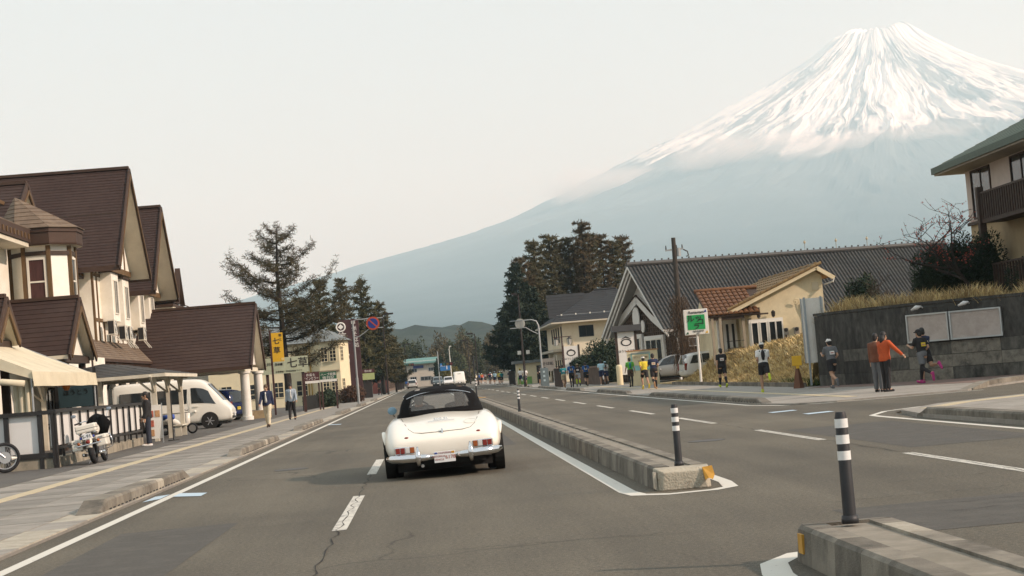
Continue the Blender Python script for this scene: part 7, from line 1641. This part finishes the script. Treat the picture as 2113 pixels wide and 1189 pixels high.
# ------------------------------------------------------------------ trees and shrubs
BARK = mat('larch_bark', (.055,.042,.032), .95, .3, 5, stretch=(1,1,.3)); BARKD = mat('dark_bark', (.03,.024,.02), .95, .3, 5)
NEED_L = mat('larch_needles', (.088,.076,.034), .9, .4, 1.2); NEED_B = mat('bare_larch_twigs', (.095,.062,.034), .9, .35, 1.2); NEED_F = mat('fir_needles', (.021,.035,.018), .9, .45, 1.0); NEED_G = mat('young_larch_green', (.078,.072,.028), .9, .35, 1.2); NEED_R = mat('rusty_larch', (.098,.07,.034), .9, .35, 1.2)
LEAF_D = mat('dark_evergreen', (.016,.032,.012), .8, .5, 3); LEAF_H = mat('hedge_green', (.011,.024,.008), .85, .5, 6); LEAF_Y = mat('yellow_green_shrub', (.14,.12,.025), .9, .35, 2)
def twig_quads(q, rg, p, d, n, ln, w, spread=1.0):
    for _ in range(n):
        v = Vector((rg.gauss(0,1), rg.gauss(0,1), rg.gauss(0,.7))).normalized()*spread+d*.8
        v = v.normalized()*ln*rg.uniform(.5,1.3); s = v.cross(Vector((rg.gauss(0,1),rg.gauss(0,1),rg.gauss(0,1))))
        s = s.normalized()*w*rg.uniform(.6,1.4) if s.length > 1e-6 else Vector((w,0,0)); a = p+Vector((rg.gauss(0,.06),rg.gauss(0,.06),rg.gauss(0,.06)))*ln*3
        q.add([a-s*.5, a+s*.5, a+v+s*.35, a+v-s*.35], [(0,1,2,3)])
def conifer(name, label, loc, h, rad, seed, leaf, bark=BARK, base=.25, nb=46, per=60, droop=-.1, top=.6, tuft=.28, tw=.045, thin=1.0, lean=0.0, group=None, up=0.25, prof=None, trunk_r=None):
    """trunk, limbs, and a crown of small needle tufts spread along the limbs"""
    rg = random.Random(seed); t = thing(name, label, 'tree', loc, 0, group); tr = trunk_r or h*.016
    TP = [Vector((lean*h*f+.06*math.sin(f*5+seed), .06*math.cos(f*4+seed), h*f)) for f in np.linspace(0,1,9)]
    MB().tube([p+Vector((0,0,-.1 if i == 0 else 0)) for i, p in enumerate(TP)], [tr*(1.15-1.05*i/8)+.012 for i in range(9)], 9).build('trunk', bark, t, smooth=True)
    lim, cr = MB(), MB()
    for i in range(nb):
        f = base+(1-base)*((i+rg.random()*.7)/nb); f = min(f, .985)
        a = i*2.4+rg.uniform(-.5,.5); k = (f-base)/(1-base)
        r = rad*(prof(k) if prof else (1-k)**top*(.55+.45*min(1, k*6)))*rg.uniform(.6,1.12)+.25
        p0 = TP[min(7, int(f*8))].lerp(TP[min(8, int(f*8)+1)], f*8-int(f*8)); d = Vector((math.cos(a), math.sin(a), 0)); pts = []
        for j in range(6):
            g_ = j/5; pts.append(p0+d*r*g_+Vector((0,0,r*(up*g_**1.7+droop*g_)+.05*rg.gauss(0,1)*g_))+Vector((rg.gauss(0,.04),rg.gauss(0,.04),0))*r*g_)
        lim.tube(pts, [max(.008, tr*.3*(1-g/5)*(r/rad)**.5) for g in range(6)], 5, cap=False)
        n = int(per*r/rad*thin)+4
        for _ in range(n):
            g_ = rg.random()**.75; q_ = pts[min(4, int(g_*5))].lerp(pts[min(5, int(g_*5)+1)], g_*5-int(g_*5))
            sd = d.cross(Vector((0,0,1)))*rg.uniform(-1,1)*r*.24*(1-g_*.5)
            twig_quads(cr, rg, q_+sd+Vector((0,0,rg.gauss(0,.08)*r*.3)), d*.4+sd*.3, 3, tuft, tw)
    for _ in range(int(per*.8)): twig_quads(cr, rg, TP[8]-Vector((0,0,rg.random()*h*.07)), Vector((0,0,.5)), 2, tuft*.8, tw)
    lim.build('limbs', bark, t, fix=False); cr.build('crown', leaf, t, fix=False); return t
# the big spreading larch on the left
rgL = random.Random(11); bl = thing('big_larch', 'large sparse larch with wide upswept limbs behind the signs', 'tree', (-10.05,124,.05))
BT = [Vector((0,0,-.1)),Vector((.05,0,2.2)),Vector((-.05,.1,4.6)),Vector((-.1,.1,7.2)),Vector((-.15,0,9.6)),Vector((-.05,0,11.8)),Vector((.05,0,13.3))]
MB().tube(BT, [.3,.26,.22,.17,.12,.07,.025], 12).build('trunk', BARKD, bl, smooth=True)
lm_, cr_ = MB(), MB()
def limb(p0, d, L_, rise, r0, dens, sub=True):
    pts = []
    for j in range(9):
        g_ = j/8; pts.append(p0+d*L_*g_+Vector((0,0,L_*rise*g_**1.9-.06*L_*math.sin(math.pi*g_)))+Vector((rgL.gauss(0,.03),rgL.gauss(0,.03),rgL.gauss(0,.03)))*L_*.6*g_)
    lm_.tube(pts, [max(.01, r0*(1-j/9)) for j in range(9)], 6, cap=False)
    for _ in range(int(dens*L_)):
        g_ = .12+.88*rgL.random(); q_ = pts[min(7, int(g_*8))].lerp(pts[min(8, int(g_*8)+1)], g_*8-int(g_*8))
        twig_quads(cr_, rgL, q_+Vector((rgL.gauss(0,.12),rgL.gauss(0,.12),rgL.gauss(0,.14)+.03)), d*.3+Vector((0,0,.1)), 4, .26, .034)
    if sub:
        for j in range(2, 9):
            for s in (-1,1):
                if rgL.random() < .75:
                    sd = (d*.6+d.cross(Vector((0,0,1)))*s*rgL.uniform(.5,1.1)+Vector((0,0,rgL.uniform(-.25,.35)))).normalized(); limb(pts[j], sd, L_*rgL.uniform(.2,.36), rise*.7, r0*.35, dens*.95, False)
for i in range(38):
    z = 3.0+i*.255; k = (z-3)/10; p0 = BT[min(5, int(z/2.35))].lerp(BT[min(6, int(z/2.35)+1)], .5); p0 = Vector((p0.x,p0.y,z)); a = i*2.4+rgL.uniform(-.4,.4)
    L_ = (3.7*(1-k)**.75+.7)*rgL.uniform(.6,1.12); limb(p0, Vector((math.cos(a), math.sin(a), rgL.uniform(-.05,.3))).normalized(), L_, rgL.uniform(.0,.4), .035+.055*(1-k), 15)
for (z, a, L_, rs__) in ((7.4,0.05,3.9,.62),(6.6,3.1,3.9,.45),(9.3,2.95,3.4,.5),(5.2,.2,4.6,.35),(8.2,3.5,3.2,.6),(4.5,2.8,4.0,.15),(5.8,-.3,5.0,.4),(10.6,.4,2.3,.45),(12.2,2.8,1.3,.5),(12.4,.3,1.2,.5),(12.8,1.6,.9,.6),(12.9,3.6,.8,.7)): limb(Vector((0,0,z)), Vector((math.cos(a), math.sin(a)*.5, .12)).normalized(), L_, rs__, .075, 14)
lm_.build('limbs', BARKD, bl, fix=False); cr_.build('crown', mat('big_larch_needles', (.072,.06,.028), .9, .4, 1.5), bl, fix=False)
# second rank on the left
for i, (x, y, h, r, lf, d) in enumerate(((-10.8,185,13.2,2.6,NEED_G,'greenish larch at the left of the second rank'),(-8.9,192,13.6,2.4,NEED_L,'olive larch with straight stem above the cream villa roof'),(-6.9,200,13.8,2.5,NEED_G,'pointed larch above the no-parking disc'),(-5.3,214,11.6,2.6,NEED_L,'larch spreading to the right of the no-parking disc'),(-6.0,232,10.5,2.8,NEED_F,'darker conifer behind the near street lamp'),(-4.4,246,8.0,2.4,NEED_G,'low shaggy larch right of the near street lamp'),(-12.5,178,11,2.8,NEED_F,'dark conifer behind the cream villa'),(-7.8,214,9,2.6,NEED_F,'dark fir behind the maroon sign slab'))):
    conifer('roadside_larch', d, (x,y,0), h, r, 20+i, lf, BARKD, .18, 44, 85, -.05, .55, .42, .085, group='conifers behind the left signs')
# the grove on the right
gv = [(13.0,214,17.0,2.3,NEED_R,'rusty larch standing at the left of the tall grove'),(15.0,216,17.6,2.2,NEED_L,'slender larch second from the left in the tall grove'),(17.3,219,19.0,2.4,NEED_L,'tall olive larch rising left of the grove middle'),(18.6,222,18.6,2.3,NEED_R,'rusty larch in the grove middle'),(20.0,222,19.9,2.4,NEED_L,'broad olive larch in the grove middle'),(21.7,220,20.0,2.3,NEED_R,'tallest rusty larch of the grove'),(23.0,226,19.4,2.2,NEED_L,'larch just right of the tallest rusty one'),(24.9,228,19.9,2.1,NEED_R,'thin rusty larch right of a sky gap'),(26.6,229,19.5,2.1,NEED_L,'thin larch second from the right end of the grove'),(28.5,233,18.6,2.2,NEED_R,'last larch at the right end of the grove'),(22.3,236,18,2.2,NEED_R,'larch behind the tallest one'),(16.2,232,17,2.3,NEED_L,'larch behind the left half of the grove')]
for i, (x, y, h, r, lf, d) in enumerate(gv):
    conifer('grove_larch', d, (x,y,0), h*(.93+.09*((i*7) % 4)/3), r*.8, 60+i, lf, BARKD, .3, 52, 74, -.08, .22, .42, .08, group='tall larches of the right grove')
    
fr_ = [(11.6,202,14.3,3.4,'dark shaggy fir at the left end of the grove'),(10.4,206,9.6,3.6,'small dark fir leaning out left of the grove'),(13.4,205,11.5,2.6,'dense fir under the rusty larch'),(14.2,207,9.5,2.8,'low dense fir behind the curved sign arm'),(13.4,212,8.0,2.8,'low dark fir behind the cream shed'),(16.5,205,8.5,2.6,'low fir at the left of the beige building'),(12.6,220,7.0,2.6,'lowest dark fir left of the shed'),(20,215,10,2.8,'dark fir peeping over the beige building roof'),(25,222,9.5,2.8,'dark fir behind the restaurant ridge'),(18,212,9,2.6,'dark fir between grove stems')]
for i, (x, y, h, r, d) in enumerate(fr_):
    conifer('dark_fir', d, (x,y,0), h, r, 90+i, NEED_F, BARKD, (.2 if x < 13.5 else .08), 54, 120, -.12, .6, .42, .11, group='dark firs under the grove')
# evergreens and shrubs built of leaf-size faces
def shrub(name, label, loc, rx, ry, rz, n, leaf, seed, size=.1, lumps=9, stems=5, group=None, cat='shrub', low=0.0):
    rg = random.Random(seed); t = thing(name, label, cat, loc, 0, group); q = MB(); C = []
    for _ in range(lumps):
        a = rg.uniform(0,6.28); rr = rg.random()**.5*.62; C.append((Vector((rx*rr*math.cos(a), ry*rr*math.sin(a), rz*rg.uniform(.25,.72))), rg.uniform(.34,.56)))
    for _ in range(n):
        c, s = rg.choice(C); v = Vector((rg.gauss(0,1),rg.gauss(0,1),rg.gauss(0,1))).normalized(); k = rg.uniform(.72,1.05)
        p = c+Vector((v.x*rx*s*k, v.y*ry*s*k, v.z*rz*s*k))
        if p.z < low: continue
        w = Vector((rg.gauss(0,1),rg.gauss(0,1),rg.gauss(0,1))).normalized(); sd = v.cross(w).normalized()*size*rg.uniform(.4,.9); f = (w*.6+v*.5).normalized()*size*rg.uniform(.7,1.5)
        q.add([p-sd*.5, p+sd*.5, p+f+sd*.2, p+f-sd*.2], [(0,1,2,3)])
    q.build('foliage', leaf, t, fix=False)
    for k in range(stems):
        c = C[k % len(C)][0]; MB().tube([(c.x*.2,c.y*.2,-.1),(c.x*.5,c.y*.5,c.z*.5),tuple(c)], [.06,.045,.02], 6).build('stem', BARKD, t)
    return t
shrub('clipped_evergreen', 'dark clipped evergreen left of the plum tree on the wall top', (19.55,63.3,2.45), 1.05, 1.0, 2.15, 17000, LEAF_H, 1, .085, 12, group='dark evergreens before the green-roofed house')
shrub('clipped_evergreen', 'taller dark evergreen behind the plum tree trunk', (21.2,63.6,2.45), 1.15, 1.0, 2.6, 20000, LEAF_H, 2, .085, 14, group='dark evergreens before the green-roofed house')
shrub('clipped_evergreen', 'low dark evergreen at the right edge under the balcony', (22.3,60.5,2.4), 1.0, 1.0, 1.5, 9000, LEAF_H, 3, .085, 9, group='dark evergreens before the green-roofed house')
shrub('broadleaf_evergreen', 'dark round evergreen tree right of the orange-roofed house', (21.7,83,1.6), 1.0, 1.0, 2.7, 10000, LEAF_D, 4, .13, 10)
shrub('broadleaf_evergreen', 'dark glossy shrub between the oval sign and the beige building', (15.1,140,.05), 2.3, 1.6, 3.0, 16000, LEAF_D, 5, .16, 12)
shrub('broadleaf_evergreen', 'small dark shrub left of the glossy one behind the brown wall', (13.8,150,.05), 1.2, 1.2, 2.3, 6000, LEAF_D, 55, .16, 8)
shrub('garden_shrub', 'brown-red clipped shrub at the foot of the cream villa', (-6.6,146,.05), 1.3, 2.2, 1.3, 6000, mat('reddish_shrub', (.07,.035,.02), .9, .4, 3), 6, .14, 8)
shrub('garden_shrub', 'dark green shrub behind the picket fence under the green sign', (-7.4,126,.05), 1.0, 2.0, 1.2, 5000, LEAF_D, 7, .12, 8)
shrub('cypress_shrub', 'dark pointed cypress right of the turquoise-roofed building', (2.9,352,.05), 1.3, 1.3, 5.4, 4000, LEAF_D, 8, .4, 8)
shrub('roadside_bush', 'yellow-green bush beside the blue direction sign', (4.9,345,.05), 2.3, 2.0, 3.3, 5000, LEAF_Y, 9, .35, 9)
shrub('roadside_bush', 'dull green bush between the far van and the right lamps', (8.5,350,.05), 2.2, 2.0, 2.6, 4000, NEED_L, 10, .35, 9)
# bare trees: forked limbs with twigs and buds
def bare_tree(name, label, loc, h, seed, twig, bud=None, nb=5, spread=.9, buds=3, budsize=.05, twn=4, group=None, r0=.11, lean=(0,0)):
    rg = random.Random(seed); t = thing(name, label, 'tree', loc, 0, group); w, q, bq = MB(), MB(), MB()
    def grow(p, d, L_, r, lev):
        pts = [p]; dd = d.copy()
        for j in range(4):
            dd = (dd+Vector((rg.gauss(0,.13),rg.gauss(0,.13),rg.gauss(0,.08)+.03))).normalized(); pts.append(pts[-1]+dd*L_/4)
        (w if lev < 2 else q).tube(pts, [max(.006, r*(1-.14*j)) for j in range(5)], 6 if lev < 2 else 4, cap=False)
        if lev >= 2 and bud:
            for _ in range(buds):
                b = pts[rg.randint(1,4)]+Vector((rg.gauss(0,.03),rg.gauss(0,.03),rg.gauss(0,.03))); s = budsize*rg.uniform(.6,1.4); v = Vector((rg.gauss(0,1),rg.gauss(0,1),rg.gauss(0,1))).normalized()*s; x = v.cross(Vector((rg.gauss(0,1),rg.gauss(0,1),1))).normalized()*s*.6
                bq.add([b-x, b+v*.5+x*.2, b+x, b+v], [(0,1,2,3)]); y = v.cross(x).normalized()*s*.6; bq.add([b-y, b+v*.5, b+y, b+v], [(0,1,2,3)])
        if lev < 4:
            for k in range(nb if lev == 0 else twn if lev < 3 else 3):
                f = rg.uniform(.35,1) if lev else rg.uniform(.55,1); a = pts[min(3, int(f*4))].lerp(pts[min(4, int(f*4)+1)], f*4-int(f*4))
                nd = (dd*.55+Vector((rg.gauss(0,1)*spread,rg.gauss(0,1)*spread,rg.uniform(-.2,.8)))).normalized(); grow(a, nd, L_*rg.uniform(.5,.78), r*.55, lev+1)
    grow(Vector((0,0,-.1)), Vector((lean[0],lean[1],1)).normalized(), h*.36, r0, 0)
    w.build('trunk', twig, t, smooth=True, fix=False); q.build('twigs', twig, t, fix=False)
    if bud: bq.build('buds', bud, t, fix=False)['kind'] = 'stuff'
    return t
bare_tree('plum_tree', 'bare plum tree with reddish buds leaning left on the wall top', (20.7,61.2,2.45), 6.6, 5, BARKD, mat('plum_bud', (.35,.07,.045), .8, .4, 9), 5, .85, 2, .075, 3, r0=.09, lean=(-.4,0))
bare_tree('plum_tree', 'plum tree with pink blossom at the right edge', (22.0,56.5,2.4), 3.2, 8, BARKD, mat('plum_blossom', (.6,.16,.17), .8, .4, 9), 6, .9, 6, .1, 4, r0=.09)
bare_tree('bare_sapling', 'thin bare sapling before the grey roof right of the house', (21.4,76,2.0), 3.6, 12, BARK, None, 4, .7, r0=.05)
vn = thing('dry_vine', 'tangle of dry vines hanging round the timber utility pole', 'vine', (15.72,102.9,.05)); q = MB(); rg = random.Random(2)
for k in range(700):
    z = rg.uniform(1.2,5.3); a = rg.uniform(0,6.28); rr = rg.uniform(.15,.75)*(1-.12*abs(z-3.2)); p = Vector((math.cos(a)*rr,math.sin(a)*rr,z)); q.tube([p, p+Vector((rg.gauss(0,.15),rg.gauss(0,.15),-.4)), p+Vector((rg.gauss(0,.2),rg.gauss(0,.2),-.9))], [.012,.01,.006], 4, cap=False)
q.build('vine_strands', mat('dry_vine', (.09,.06,.038), .95, .3, 4), vn, fix=False)
# woodland edge beyond the far junction: single trees that can still be told apart
BT1 = mat('spring_brown_twigs', (.1,.08,.04), .95, .35, .5); BT2 = mat('spring_green_twigs', (.06,.07,.03), .95, .35, .5)
k = 0
for (x, y, h) in ((-7,420,9),(-1.5,440,10.5),(3,430,9),(6.5,436,10),(10,430,11),(13.5,440,10),(-12,430,10),(8.2,415,7.5),(17,430,11),(-4.5,452,11.5),(5,462,12),(11.5,470,12.5)):
    shrub('far_tree', 'hazy %s tree beyond the far junction, %s' % (('brown','olive')[k % 2], ('left of the turquoise roof','above the turquoise roof','right of the turquoise roof','above the blue direction sign','above the far van','behind the right lamps','far left','low behind the far van','rightmost','left of the pale lamp pole','behind the pale lamp pole','tallest by the grove')[k]), (x,y,0), 2.6, 2.2, h, 3600, (BT1,BT2)[k % 2], 200+k, .5, 12, 4, 'bare trees beyond the far junction', 'tree', .6); k += 1

bpy.data.scenes.remove(TMP)
